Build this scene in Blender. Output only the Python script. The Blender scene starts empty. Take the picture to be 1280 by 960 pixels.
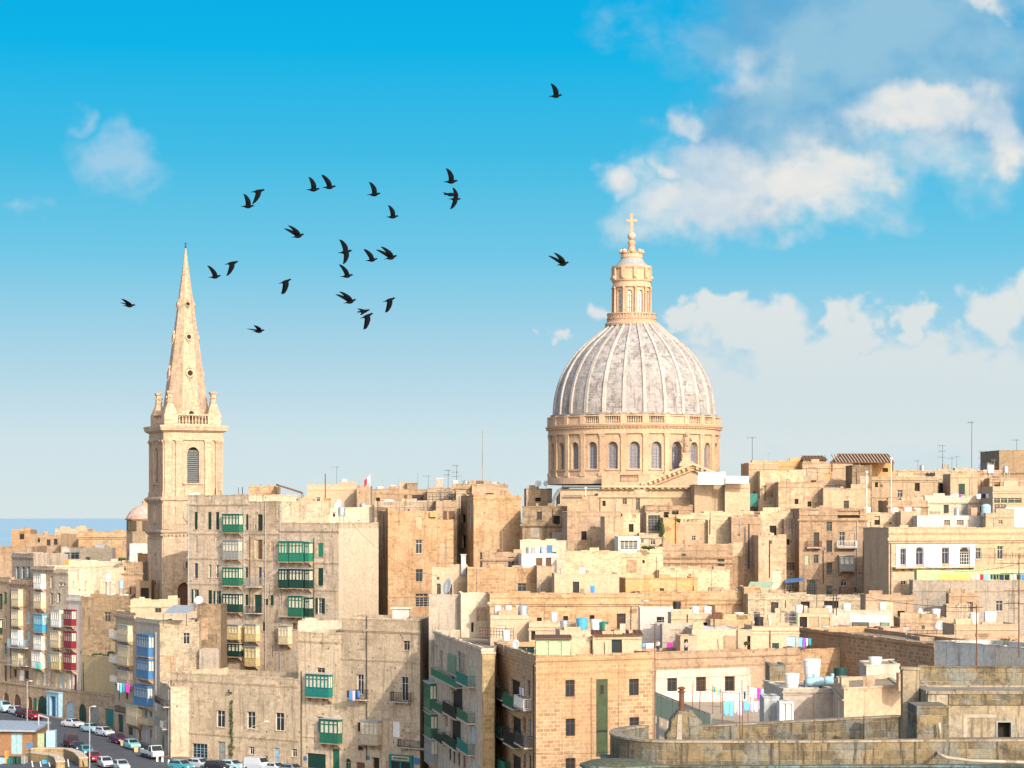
import bpy, math, random
from mathutils import Vector, Matrix
random.seed(11)
R = math.radians
S = bpy.context.scene
COL = S.collection
# ------------------------------------------------------------------ camera, sun, sky, exposure
F, HZ, EYE = 3000.0, 647.0, 50.0          # focal length in photo pixels, horizon row, eye height above the sea
cam = bpy.data.cameras.new('camera')
co = bpy.data.objects.new('camera', cam); COL.objects.link(co)
co.location = (0, 0, EYE); co.rotation_euler = (R(90), 0, 0)
cam.sensor_width = 36; cam.lens = 36*F/1280; cam.shift_y = (HZ-480)/1280
cam.clip_start = 1; cam.clip_end = 200000
S.camera = co
SUN_EL = R(26); TS = Vector((0.44*math.cos(SUN_EL), -0.898*math.cos(SUN_EL), math.sin(SUN_EL)))
sl = bpy.data.lights.new('sun', 'SUN'); sl.energy = 2.0; sl.angle = R(0.5); sl.color = (1, .91, .79)
so = bpy.data.objects.new('sun', sl); COL.objects.link(so); so.location = (200, -100, 200)
so.rotation_euler = (-TS).to_track_quat('-Z', 'Y').to_euler()
S.view_settings.view_transform = 'Standard'; S.view_settings.look = 'None'
S.view_settings.exposure = 1.17; S.view_settings.gamma = 1; S.view_settings.use_curve_mapping = False
EXPO = 2**1.17
def srgb(r, g, b):
    f = lambda c: (c/255/12.92) if c/255 <= .04045 else ((c/255+.055)/1.055)**2.4
    return (f(r), f(g), f(b))
W = bpy.data.worlds.new('World'); S.world = W; W.use_nodes = True
def make_world():
    nt = W.node_tree; N = nt.nodes; L = nt.links; N.clear()
    def nd(t, **k):
        n = N.new(t)
        for a, b in k.items(): setattr(n, a, b)
        return n
    def setin(n, i, v):
        if hasattr(v, 'is_output') or isinstance(v, bpy.types.NodeSocket): L.new(v, n.inputs[i])
        else: n.inputs[i].default_value = v
    def M(op, a, b=0.0, c=0.0, clamp=False):
        n = nd('ShaderNodeMath', operation=op, use_clamp=clamp)
        setin(n, 0, a); setin(n, 1, b)
        if op in ('MULTIPLY_ADD', 'SMOOTH_MAX', 'SMOOTH_MIN', 'WRAP'): setin(n, 2, c)
        return n.outputs[0]
    def VM(op, a, b=None, out=0):
        n = nd('ShaderNodeVectorMath', operation=op); setin(n, 0, a)
        if b is not None: setin(n, 1, b)
        return n.outputs[out]
    def ss(v, lo, hi):
        n = nd('ShaderNodeMapRange', interpolation_type='SMOOTHSTEP')
        setin(n, 0, v); n.inputs[1].default_value = lo; n.inputs[2].default_value = hi
        return n.outputs[0]
    def mix(f, a, b):
        n = nd('ShaderNodeMix', data_type='RGBA'); setin(n, 0, f); setin(n, 6, a); setin(n, 7, b)
        return n.outputs[2]
    c4 = lambda r, g, b: tuple(x/EXPO for x in srgb(r, g, b))+(1,)
    tc = nd('ShaderNodeTexCoord')
    sep = nd('ShaderNodeSeparateXYZ'); L.new(tc.outputs['Generated'], sep.inputs[0])
    x, y, z = sep.outputs
    ys = M('MAXIMUM', y, .05)
    U = M('MULTIPLY_ADD', M('DIVIDE', x, ys), 30.0, 6.4)           # hundredths of a photo pixel, as a direction
    hyp = M('SQRT', M('ADD', M('MULTIPLY', x, x), M('MULTIPLY', y, y)))
    V = M('SUBTRACT', 6.47, M('MULTIPLY', M('DIVIDE', z, ys), 30.0))
    el = M('DIVIDE', z, M('MAXIMUM', hyp, .01))                     # tangent of the elevation
    rmp = nd('ShaderNodeValToRGB'); L.new(M('MULTIPLY', el, 1/.26, clamp=True), rmp.inputs[0])
    cr = rmp.color_ramp
    stops = [(0, (216,229,230)), (.12, (208,227,233)), (.26, (172,213,231)), (.42, (114,200,231)), (.58, (66,188,229)), (.75, (16,180,232)), (1, (0,166,228))]
    while len(cr.elements) < len(stops): cr.elements.new(.5)
    for e, (p, c) in zip(cr.elements, stops): e.position = p; e.color = c4(*c)
    sky = rmp.outputs[0]
    uv = nd('ShaderNodeCombineXYZ'); L.new(U, uv.inputs[0]); L.new(V, uv.inputs[1])
    wn = nd('ShaderNodeTexNoise'); L.new(uv.outputs[0], wn.inputs['Vector']); wn.inputs['Scale'].default_value = 1.1; wn.inputs['Detail'].default_value = 3
    wn2 = nd('ShaderNodeTexNoise'); L.new(uv.outputs[0], wn2.inputs['Vector']); wn2.inputs['Scale'].default_value = 4.2; wn2.inputs['Detail'].default_value = 5; wn2.inputs['Roughness'].default_value = .5
    wv = VM('ADD', VM('MULTIPLY', VM('SUBTRACT', wn.outputs['Color'], (.5, .5, .5)), (1.5, .9, 0)), VM('MULTIPLY', VM('SUBTRACT', wn2.outputs['Color'], (.5, .5, .5)), (.42, .42, 0)))
    UW = VM('ADD', uv.outputs[0], wv)
    def noise(scale, det, rough, off, stretch=(1, 1.25, 1), dist=0.0):
        v = VM('MULTIPLY_ADD', uv.outputs[0], stretch)
        v.node.inputs[2].default_value = off
        n = nd('ShaderNodeTexNoise'); L.new(v, n.inputs['Vector']); n.inputs['Scale'].default_value = scale
        n.inputs['Detail'].default_value = det; n.inputs['Roughness'].default_value = rough; n.inputs['Distortion'].default_value = dist
        return n.outputs[0]
    def blobs(lst):
        acc = None
        for cx, cy, rx, ry, *w in lst:
            d = VM('SUBTRACT', UW, (cx/100, cy/100, 0))
            d = VM('MULTIPLY', d, (100/rx, 100/ry, 0)); ln = VM('LENGTH', d, out=1)
            v = M('MULTIPLY', M('SUBTRACT', 1.0, ln), w[0] if w else 1.0)
            acc = v if acc is None else M('SMOOTH_MAX', acc, v, .18)
        return acc
    n1 = noise(1.0, 5, .52, (3, 1, 0)); n2 = noise(3.2, 5, .6, (9, 4, 0)); n3 = noise(.8, 4, .5, (1, 7, 3))
    nn = M('ADD', M('MULTIPLY', M('SUBTRACT', n1, .5), 2.3), M('MULTIPLY', M('SUBTRACT', n2, .5), .35))
    # grey-blue body of the big cloud
    g = M('ADD', blobs([(1120,40,330,150), (1000,150,170,110), (1230,120,160,90), (930,240,120,60), (950,200,120,90)]), M('MULTIPLY', nn, .5))
    gm = M('MULTIPLY', ss(g, -.05, .55), .92)
    gcol = mix(ss(n3, .35, .65), c4(100,172,214), c4(152,196,220))
    c = mix(gm, sky, gcol)
    # sunlit edges and puffs
    w = M('ADD', blobs([(772,230,46,28,.8), (820,215,30,22,.6), (960,232,150,60,1.15), (880,262,130,52,1.1), (1050,215,90,48,1.0), (874,150,30,34,.8), (940,100,60,40,.55),
                        (1180,136,130,46,1.15), (1110,155,70,36,.8), (1255,160,44,60,1.0), (1241,10,38,16,.7), (870,200,46,60,.7), (900,225,120,70,.8), (1010,262,120,40,.7), (1150,190,150,60,.45), (1000,180,60,40,.4)]), M('MULTIPLY', nn, .42))
    wm = M('MULTIPLY', ss(w, -.06, .78), .95)
    wcol = mix(ss(n3, .35, .62), c4(202,218,230), c4(238,236,231))
    c = mix(wm, c, wcol)
    # low bank of cumulus behind the dome, fading into the haze near the horizon
    b = M('ADD', blobs([(1070,420,38,52), (1130,412,34,46), (1165,445,50,40), (1250,400,60,56), (1290,360,50,50), (940,405,100,40), (1010,440,110,46), (1240,470,80,50), (845,395,40,24), (900,395,50,30),
                        (1100,500,340,90,1.2), (950,520,220,90,.8), (750,395,20,18,.6), (690,432,16,14,.6)]), M('MULTIPLY', nn, .40))
    bm = M('MULTIPLY', ss(b, .02, .45), .80)
    fade = ss(V, 3.6, 5.6)
    bcol = mix(fade, c4(236,234,229), c4(224,229,227))
    c = mix(M('MULTIPLY', bm, M('SUBTRACT', 1.0, M('MULTIPLY', fade, .35))), c, bcol)
    # thin small cloud at the left, and faint veils
    t = M('ADD', blobs([(145,205,66,60), (92,150,30,32,.7), (30,262,34,14,.4), (860,40,60,40,.2)]), M('MULTIPLY', nn, .42))
    tm = M('MULTIPLY', ss(t, .0, .85), .55)
    c = mix(tm, c, c4(196,216,234))
    # Nishita sky for everything above the band the lens sees and behind the camera
    nish = nd('ShaderNodeTexSky', sky_type='NISHITA'); nish.sun_disc = False
    nish.sun_elevation = SUN_EL; nish.sun_rotation = math.atan2(TS.x, TS.y); nish.altitude = 50
    nish.air_density = 1.0; nish.dust_density = 2.5; nish.ozone_density = 0.4
    nb = nd('ShaderNodeBackground'); L.new(nish.outputs[0], nb.inputs[0]); nb.inputs[1].default_value = 0.15
    bb = nd('ShaderNodeBackground'); L.new(c, bb.inputs[0]); bb.inputs[1].default_value = 1.0
    ahead = ss(y, .3, .7)
    low = M('SUBTRACT', 1.0, ss(el, .26, .5))
    ms = nd('ShaderNodeMixShader'); L.new(M('MULTIPLY', ahead, low), ms.inputs[0])
    L.new(nb.outputs[0], ms.inputs[1]); L.new(bb.outputs[0], ms.inputs[2])
    o = nd('ShaderNodeOutputWorld'); L.new(ms.outputs[0], o.inputs[0])
make_world()
# ------------------------------------------------------------------ materials
MATS = {}
def _new(name):
    m = bpy.data.materials.new(name); m.use_nodes = True; MATS[name] = m
    nt = m.node_tree; b = nt.nodes['Principled BSDF']
    return m, nt, b
def plain(name, c, rough=.6, metal=0.0, var=.2, scale=3.0):
    if name in MATS: return MATS[name]
    m, nt, b = _new(name)
    b.inputs['Roughness'].default_value = rough; b.inputs['Metallic'].default_value = metal; b.inputs['Specular IOR Level'].default_value = .3
    if var:
        g = nt.nodes.new('ShaderNodeNewGeometry'); n = nt.nodes.new('ShaderNodeTexNoise'); n.inputs['Scale'].default_value = scale; n.inputs['Detail'].default_value = 4
        nt.links.new(g.outputs['Position'], n.inputs['Vector'])
        mx = nt.nodes.new('ShaderNodeMix'); mx.data_type = 'RGBA'
        mx.inputs[6].default_value = tuple(max(0, x*(1-var*2)) for x in c)+(1,); mx.inputs[7].default_value = tuple(min(1, x*(1+var)) for x in c)+(1,)
        nt.links.new(n.outputs[0], mx.inputs[0]); nt.links.new(mx.outputs[2], b.inputs['Base Color'])
    else: b.inputs['Base Color'].default_value = tuple(c)+(1,)
    return m
def stone(name, c1, c2, mortar, bw=.95, bh=.42, ms=.022, bcon=1.15, patch=None, pamt=.5, stain=.45, stcol=(.13,.105,.075), rough=.9, bump=.35, fine=3.0, ps=1.0, pits=0.0):
    """limestone in courses: blocks, broad patches of repair, rain streaks, pitted surface"""
    if name in MATS: return MATS[name]
    dk = 1 if name in ('honey', 'pale', 'tower', 'grey') else .93
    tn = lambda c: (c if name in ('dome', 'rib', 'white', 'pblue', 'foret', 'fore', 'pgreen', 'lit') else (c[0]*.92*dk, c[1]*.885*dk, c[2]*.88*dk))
    c1, c2, mortar = tn(c1), tn(c2), tn(mortar); patch = tn(patch) if patch else None
    if bcon > .5: c1 = tuple(min(1, x*1.08) for x in c1); c2 = tuple(x*.80 for x in c2)
    m, nt, b = _new(name); N = nt.nodes; L = nt.links
    def nz(vec, sc, det=5, ro=.6):
        n = N.new('ShaderNodeTexNoise'); n.inputs['Scale'].default_value = sc; n.inputs['Detail'].default_value = det; n.inputs['Roughness'].default_value = ro
        L.new(vec, n.inputs['Vector']); return n.outputs[0]
    def ss(v, lo, hi, a=0.0, z=1.0):
        n = N.new('ShaderNodeMapRange'); n.interpolation_type = 'SMOOTHSTEP'; L.new(v, n.inputs[0])
        for i, q in zip((1, 2, 3, 4), (lo, hi, a, z)): n.inputs[i].default_value = q
        return n.outputs[0]
    def mix(f, a, bb, bt='MIX'):
        n = N.new('ShaderNodeMix'); n.data_type = 'RGBA'; n.blend_type = bt
        for i, q in ((0, f), (6, a), (7, bb)):
            if isinstance(q, bpy.types.NodeSocket): L.new(q, n.inputs[i])
            elif i == 0: n.inputs[0].default_value = q
            else: n.inputs[i].default_value = tuple(q)+(1,) if len(q) == 3 else q
        return n.outputs[2]
    uv = N.new('ShaderNodeTexCoord').outputs['UV']; pos = N.new('ShaderNodeNewGeometry').outputs['Position']
    br = N.new('ShaderNodeTexBrick'); L.new(uv, br.inputs['Vector']); br.inputs['Scale'].default_value = 1
    br.inputs['Brick Width'].default_value = bw; br.inputs['Row Height'].default_value = bh; br.inputs['Mortar Size'].default_value = ms
    br.inputs['Mortar Smooth'].default_value = .3; br.inputs['Bias'].default_value = 0
    br.inputs['Color1'].default_value = tuple(c1)+(1,); br.inputs['Color2'].default_value = tuple(c2)+(1,); br.inputs['Mortar'].default_value = tuple(mortar)+(1,)
    avg = tuple((a+bb)/2 for a, bb in zip(c1, c2))
    big = nz(pos, .16*ps, 4, .55)
    col = mix(ss(big, .40, .62, bcon*.35, bcon), avg, br.outputs['Color'])      # plastered here, bare blocks there
    if patch: col = mix(ss(nz(pos, .23*ps, 5, .6), .47, .60, 0, pamt), col, patch)
    fn = nz(pos, fine, 6, .7)
    k = ss(fn, .30, .70, .78, 1.12)
    kc = N.new('ShaderNodeCombineColor'); [L.new(k, kc.inputs[i]) for i in range(3)]
    col = mix(1.0, col, kc.outputs[0], 'MULTIPLY')
    mp = N.new('ShaderNodeMapping'); mp.inputs['Scale'].default_value = (1.9, 1.9, .15); L.new(pos, mp.inputs[0])
    st = nz(mp.outputs[0], .9*ps, 6, .68)
    sa = ss(st, .50, .66, 0, min(.95, stain*1.5))
    b2 = ss(nz(pos, .35*ps, 7, .75), .49, .66, 0, stain*.9)
    mxm = N.new('ShaderNodeMath'); mxm.operation = 'MAXIMUM'; L.new(sa, mxm.inputs[0]); L.new(b2, mxm.inputs[1])
    col = mix(mxm.outputs[0], col, stcol)
    oi = N.new('ShaderNodeObjectInfo')                         # no two walls were cut from quite the same bed
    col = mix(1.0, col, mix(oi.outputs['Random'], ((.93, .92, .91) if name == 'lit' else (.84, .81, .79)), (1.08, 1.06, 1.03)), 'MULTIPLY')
    if pits:
        vo = N.new('ShaderNodeTexVoronoi'); vo.inputs['Scale'].default_value = .95; L.new(pos, vo.inputs['Vector'])
        sc_ = N.new('ShaderNodeSeparateColor'); L.new(vo.outputs['Color'], sc_.inputs[0])
        mm = N.new('ShaderNodeMath'); mm.operation = 'MULTIPLY'; L.new(ss(vo.outputs['Distance'], .13, .20, 1, 0), mm.inputs[0]); L.new(ss(sc_.outputs[0], .55, .7, 0, min(1, pits*1.7)), mm.inputs[1])
        col = mix(mm.outputs[0], col, tuple(x*.28 for x in avg))
    L.new(col, b.inputs['Base Color']); b.inputs['Roughness'].default_value = rough
    b.inputs['Specular IOR Level'].default_value = .2
    bp = N.new('ShaderNodeBump'); bp.inputs['Strength'].default_value = bump; bp.inputs['Distance'].default_value = .06
    ad = N.new('ShaderNodeMath'); ad.operation = 'MULTIPLY_ADD'; L.new(br.outputs['Fac'], ad.inputs[0]); ad.inputs[1].default_value = -.5; L.new(fn, ad.inputs[2])
    L.new(ad.outputs[0], bp.inputs['Height']); L.new(bp.outputs[0], b.inputs['Normal'])
    return m
def rubble(name, c1, c2, mortar, sc=2.6, stain=.4, stcol=(.14,.11,.08)):
    if name in MATS: return MATS[name]
    m, nt, b = _new(name); N = nt.nodes; L = nt.links
    pos = N.new('ShaderNodeNewGeometry').outputs['Position']
    mp = N.new('ShaderNodeMapping'); mp.inputs['Scale'].default_value = (sc*.7, sc*.7, sc*1.35); L.new(pos, mp.inputs[0])
    vo = N.new('ShaderNodeTexVoronoi'); L.new(mp.outputs[0], vo.inputs['Vector']); vo.inputs['Scale'].default_value = 1
    v2 = N.new('ShaderNodeTexVoronoi'); v2.feature = 'DISTANCE_TO_EDGE'; L.new(mp.outputs[0], v2.inputs['Vector']); v2.inputs['Scale'].default_value = 1
    sp = N.new('ShaderNodeSeparateColor'); L.new(vo.outputs['Color'], sp.inputs[0])
    def mix(f, a, bb):
        n = N.new('ShaderNodeMix'); n.data_type = 'RGBA'
        for i, q in ((0, f), (6, a), (7, bb)):
            if isinstance(q, bpy.types.NodeSocket): L.new(q, n.inputs[i])
            else: n.inputs[i].default_value = q if i == 0 else tuple(q)+(1,)
        return n.outputs[2]
    def ss(v, lo, hi, a=0.0, z=1.0):
        n = N.new('ShaderNodeMapRange'); n.interpolation_type = 'SMOOTHSTEP'; L.new(v, n.inputs[0])
        for i, q in zip((1, 2, 3, 4), (lo, hi, a, z)): n.inputs[i].default_value = q
        return n.outputs[0]
    col = mix(sp.outputs[0], c1, c2)
    col = mix(ss(v2.outputs['Distance'], .0, .12, 1, 0), col, mortar)
    nz = N.new('ShaderNodeTexNoise'); nz.inputs['Scale'].default_value = .4; nz.inputs['Detail'].default_value = 7; nz.inputs['Roughness'].default_value = .7; L.new(pos, nz.inputs['Vector'])
    col = mix(ss(nz.outputs[0], .47, .68, 0, stain), col, stcol)
    L.new(col, b.inputs['Base Color']); b.inputs['Roughness'].default_value = .95
    bp = N.new('ShaderNodeBump'); bp.inputs['Strength'].default_value = .6; bp.inputs['Distance'].default_value = .08
    L.new(v2.outputs['Distance'], bp.inputs['Height']); L.new(bp.outputs[0], b.inputs['Normal'])
    return m
C = lambda r, g, b: (r, g, b)
def MT(k):
    """material by short key"""
    if k in MATS: return MATS[k]
    A = dict(
     cream=lambda: stone('cream', (.52,.395,.27), (.45,.325,.21), (.56,.44,.32), patch=(.55,.43,.32), stain=.40, pits=.35),
     honey=lambda: stone('honey', (.64,.54,.39), (.58,.48,.33), (.64,.55,.41), patch=(.64,.54,.40), stain=.42, stcol=(.2,.165,.12), pits=.5),
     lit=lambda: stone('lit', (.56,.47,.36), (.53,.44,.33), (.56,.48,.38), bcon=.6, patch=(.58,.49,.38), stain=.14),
     tan=lambda: stone('tan', (.47,.345,.23), (.41,.295,.19), (.50,.385,.275), patch=(.50,.395,.295), stain=.34, pits=.35),
     orange=lambda: stone('orange', (.54,.365,.21), (.46,.295,.16), (.56,.42,.28), patch=(.53,.41,.26), pamt=.75, stain=.28, pits=.3),
     deep=lambda: stone('deep', (.56,.345,.16), (.49,.29,.13), (.55,.37,.21), bcon=.4, patch=(.56,.42,.24), stain=.2),
     grey=lambda: stone('grey', (.50,.42,.32), (.44,.36,.27), (.52,.45,.36), patch=(.47,.37,.24), stain=.55, pits=.5),
     pale=lambda: stone('pale', (.58,.50,.39), (.53,.45,.34), (.60,.52,.42), patch=(.57,.46,.33), stain=.5, stcol=(.2,.17,.13), pits=.5),
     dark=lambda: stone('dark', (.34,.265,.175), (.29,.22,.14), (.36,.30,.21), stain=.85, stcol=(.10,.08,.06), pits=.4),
     brick=lambda: stone('brick', (.50,.33,.19), (.39,.245,.13), (.56,.46,.34), bw=.80, bh=.42, ms=.035, patch=(.54,.40,.23), pamt=.35, stain=.22, bump=.25, fine=5),
     brickp=lambda: stone('brickp', (.47,.36,.19), (.38,.28,.14), (.50,.42,.28), bw=.9, bh=.45, ms=.03, stain=.5, bump=.3),
     tower=lambda: stone('tower', (.54,.43,.315), (.47,.37,.26), (.54,.44,.34), bw=.9, bh=.38, ms=.02, bcon=1, patch=(.50,.40,.29), pamt=.5, stain=.28, pits=.15),
     church=lambda: stone('church', (.56,.415,.29), (.51,.37,.255), (.55,.42,.30), bw=.9, bh=.4, ms=.008, bcon=.5, patch=(.60,.46,.30), pamt=.6, stain=.16),
     dome=lambda: stone('dome', (.40,.38,.37), (.235,.222,.218), (.44,.42,.41), bw=.9, bh=.42, ms=.03, bcon=1.1, patch=(.45,.435,.425), pamt=.4, stain=.85, stcol=(.165,.155,.155), fine=4),
     rib=lambda: stone('rib', (.44,.42,.40), (.38,.36,.34), (.43,.41,.39), bcon=.4, stain=.5, stcol=(.26,.23,.20)),
     rub=lambda: rubble('rub', (.50,.39,.25), (.36,.265,.16), (.52,.42,.29)),
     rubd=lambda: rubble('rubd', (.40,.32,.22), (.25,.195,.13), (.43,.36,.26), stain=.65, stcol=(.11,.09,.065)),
     fore=lambda: stone('fore', (.25,.195,.11), (.15,.125,.08), (.25,.235,.19), bw=.66, bh=.28, ms=.016, bcon=1.2, patch=(.20,.225,.22), pamt=.6, stain=.9, stcol=(.055,.05,.04), fine=9, bump=.7, ps=4.5),
     foret=lambda: stone('foret', (.16,.19,.18), (.12,.13,.11), (.2,.21,.2), bw=.8, bh=.3, ms=.012, patch=(.16,.25,.28), pamt=.8, stain=.9, stcol=(.05,.05,.042), fine=9, bump=.6, ps=4.5),
     forec=lambda: stone('forec', (.36,.31,.22), (.33,.285,.195), (.38,.345,.275), bw=1.0, bh=.6, ms=.004, bcon=.4, patch=(.42,.40,.34), stain=.75, stcol=(.10,.09,.07), fine=9, ps=4),
     white=lambda: stone('white', (.60,.56,.52), (.58,.54,.50), (.60,.56,.52), bcon=.2, stain=.25, stcol=(.4,.36,.3), bump=.1),
     pwhite=lambda: stone('pwhite', (.55,.50,.425), (.53,.48,.405), (.55,.50,.43), bcon=.3, stain=.4, stcol=(.28,.24,.18), bump=.15),
     pcream=lambda: stone('pcream', (.53,.43,.31), (.51,.41,.29), (.53,.44,.32), bcon=.25, stain=.22, stcol=(.32,.25,.17), bump=.12),
     ptan=lambda: stone('ptan', (.50,.395,.27), (.48,.375,.25), (.5,.4,.27), bcon=.3, patch=(.46,.38,.27), stain=.3, bump=.15),
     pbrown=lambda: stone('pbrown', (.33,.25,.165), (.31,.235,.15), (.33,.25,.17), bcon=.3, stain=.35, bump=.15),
     pyellow=lambda: stone('pyellow', (.52,.42,.25), (.50,.40,.23), (.52,.42,.26), bcon=.3, stain=.35, stcol=(.32,.25,.13), bump=.15),
     ppink=lambda: stone('ppink', (.55,.36,.27), (.54,.35,.26), (.55,.36,.27), bcon=.2, stain=.2, bump=.1),
     pgreen=lambda: stone('pgreen', (.36,.46,.26), (.37,.47,.28), (.36,.46,.26), bcon=.2, stain=.2, stcol=(.3,.3,.2), bump=.1),
     pgrey=lambda: stone('pgrey', (.42,.38,.32), (.40,.36,.30), (.42,.38,.32), bcon=.3, stain=.6, stcol=(.18,.16,.13), bump=.2),
     pblue=lambda: stone('pblue', (.40,.44,.46), (.37,.41,.43), (.4,.44,.46), bcon=.3, patch=(.46,.42,.34), pamt=.6, stain=.55, stcol=(.16,.15,.13), bump=.3),
     roof=lambda: stone('roof', (.46,.38,.27), (.40,.32,.22), (.46,.38,.27), bw=1.5, bh=1.5, bcon=.4, patch=(.34,.29,.22), stain=.5),
     orangepaint=lambda: plain('orangepaint', (.70,.30,.07)),
     glass=lambda: plain('glass', (.022,.026,.03), .3, 0, 0),
     curtain=lambda: plain('curtain', (.60,.56,.45), .45, 0, .2, 2.6),
     void=lambda: plain('void', (.022,.018,.015), .9, 0, 0),
     dgrille=lambda: plain('dgrille', (.20,.18,.17), .4, 0, .2),
     moss=lambda: plain('moss', (.10,.105,.06), .95, 0, .5, 9),
     plank=lambda: plain('plank', (.30,.165,.085), .8, 0, .3, 4),
     shade=lambda: plain('shade', (.10,.075,.05), .9, 0, .2),
     wgreen=lambda: plain('wgreen', (.022,.13,.08), .45),
     wdgreen=lambda: plain('wdgreen', (.010,.045,.034), .5),
     wbgreen=lambda: plain('wbgreen', (.02,.18,.115), .45),
     wteal=lambda: plain('wteal', (.015,.17,.15), .5),
     wblue=lambda: plain('wblue', (.055,.17,.35), .45),
     wcyan=lambda: plain('wcyan', (.07,.34,.52), .45),
     wpblue=lambda: plain('wpblue', (.30,.47,.56), .55),
     wred=lambda: plain('wred', (.20,.018,.03), .45),
     wwhite=lambda: plain('wwhite', (.70,.69,.66), .5),
     wcream=lambda: plain('wcream', (.56,.46,.30), .6),
     wyellow=lambda: plain('wyellow', (.54,.43,.21), .55),
     wbrown=lambda: plain('wbrown', (.13,.065,.035), .6),
     wbeige=lambda: plain('wbeige', (.44,.36,.26), .6),
     wgrey=lambda: plain('wgrey', (.25,.26,.25), .6),
     wblack=lambda: plain('wblack', (.02,.02,.024), .5),
     wviolet=lambda: plain('wviolet', (.38,.40,.62), .5),
     wslate=lambda: plain('wslate', (.24,.26,.35), .5),
     wlgreen=lambda: plain('wlgreen', (.34,.42,.27), .6),
     tile=lambda: plain('tile', (.05,.075,.035), .5, 0, .3, 2.0),
     iron=lambda: plain('iron', (.05,.05,.05), .6, .3),
     rust=lambda: plain('rust', (.16,.07,.04), .8, .2, .3),
     steel=lambda: plain('steel', (.42,.45,.48), .4, .6),
     galv=lambda: plain('galv', (.36,.42,.47), .5, .3),
     plastic=lambda: plain('plastic', (.66,.65,.61), .45, 0, .10),
     lead=lambda: plain('lead', (.30,.30,.29), .6),
     foliage=lambda: plain('foliage', (.055,.10,.028), .7, 0, .5, 1.5),
     asphalt=lambda: plain('asphalt', (.085,.09,.10), .85, 0, .25, .6),
     paving=lambda: plain('paving', (.26,.20,.15), .9, 0, .2, .8),
     earth=lambda: plain('earth', (.30,.23,.15), .95, 0, .2, .5),
     slate=lambda: plain('slate', (.16,.17,.18), .8),
     rubber=lambda: plain('rubber', (.015,.015,.016), .8, 0, 0),
     lamp=lambda: plain('lamp', (.7,.68,.6), .2, 0, 0),
     redlamp=lambda: plain('redlamp', (.4,.01,.01), .3, 0, 0),
     reddome=lambda: rubble('reddome', (.50,.22,.17), (.42,.33,.27), (.46,.36,.28), sc=1.2, stain=.2),
    )
    return A[k]()
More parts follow.
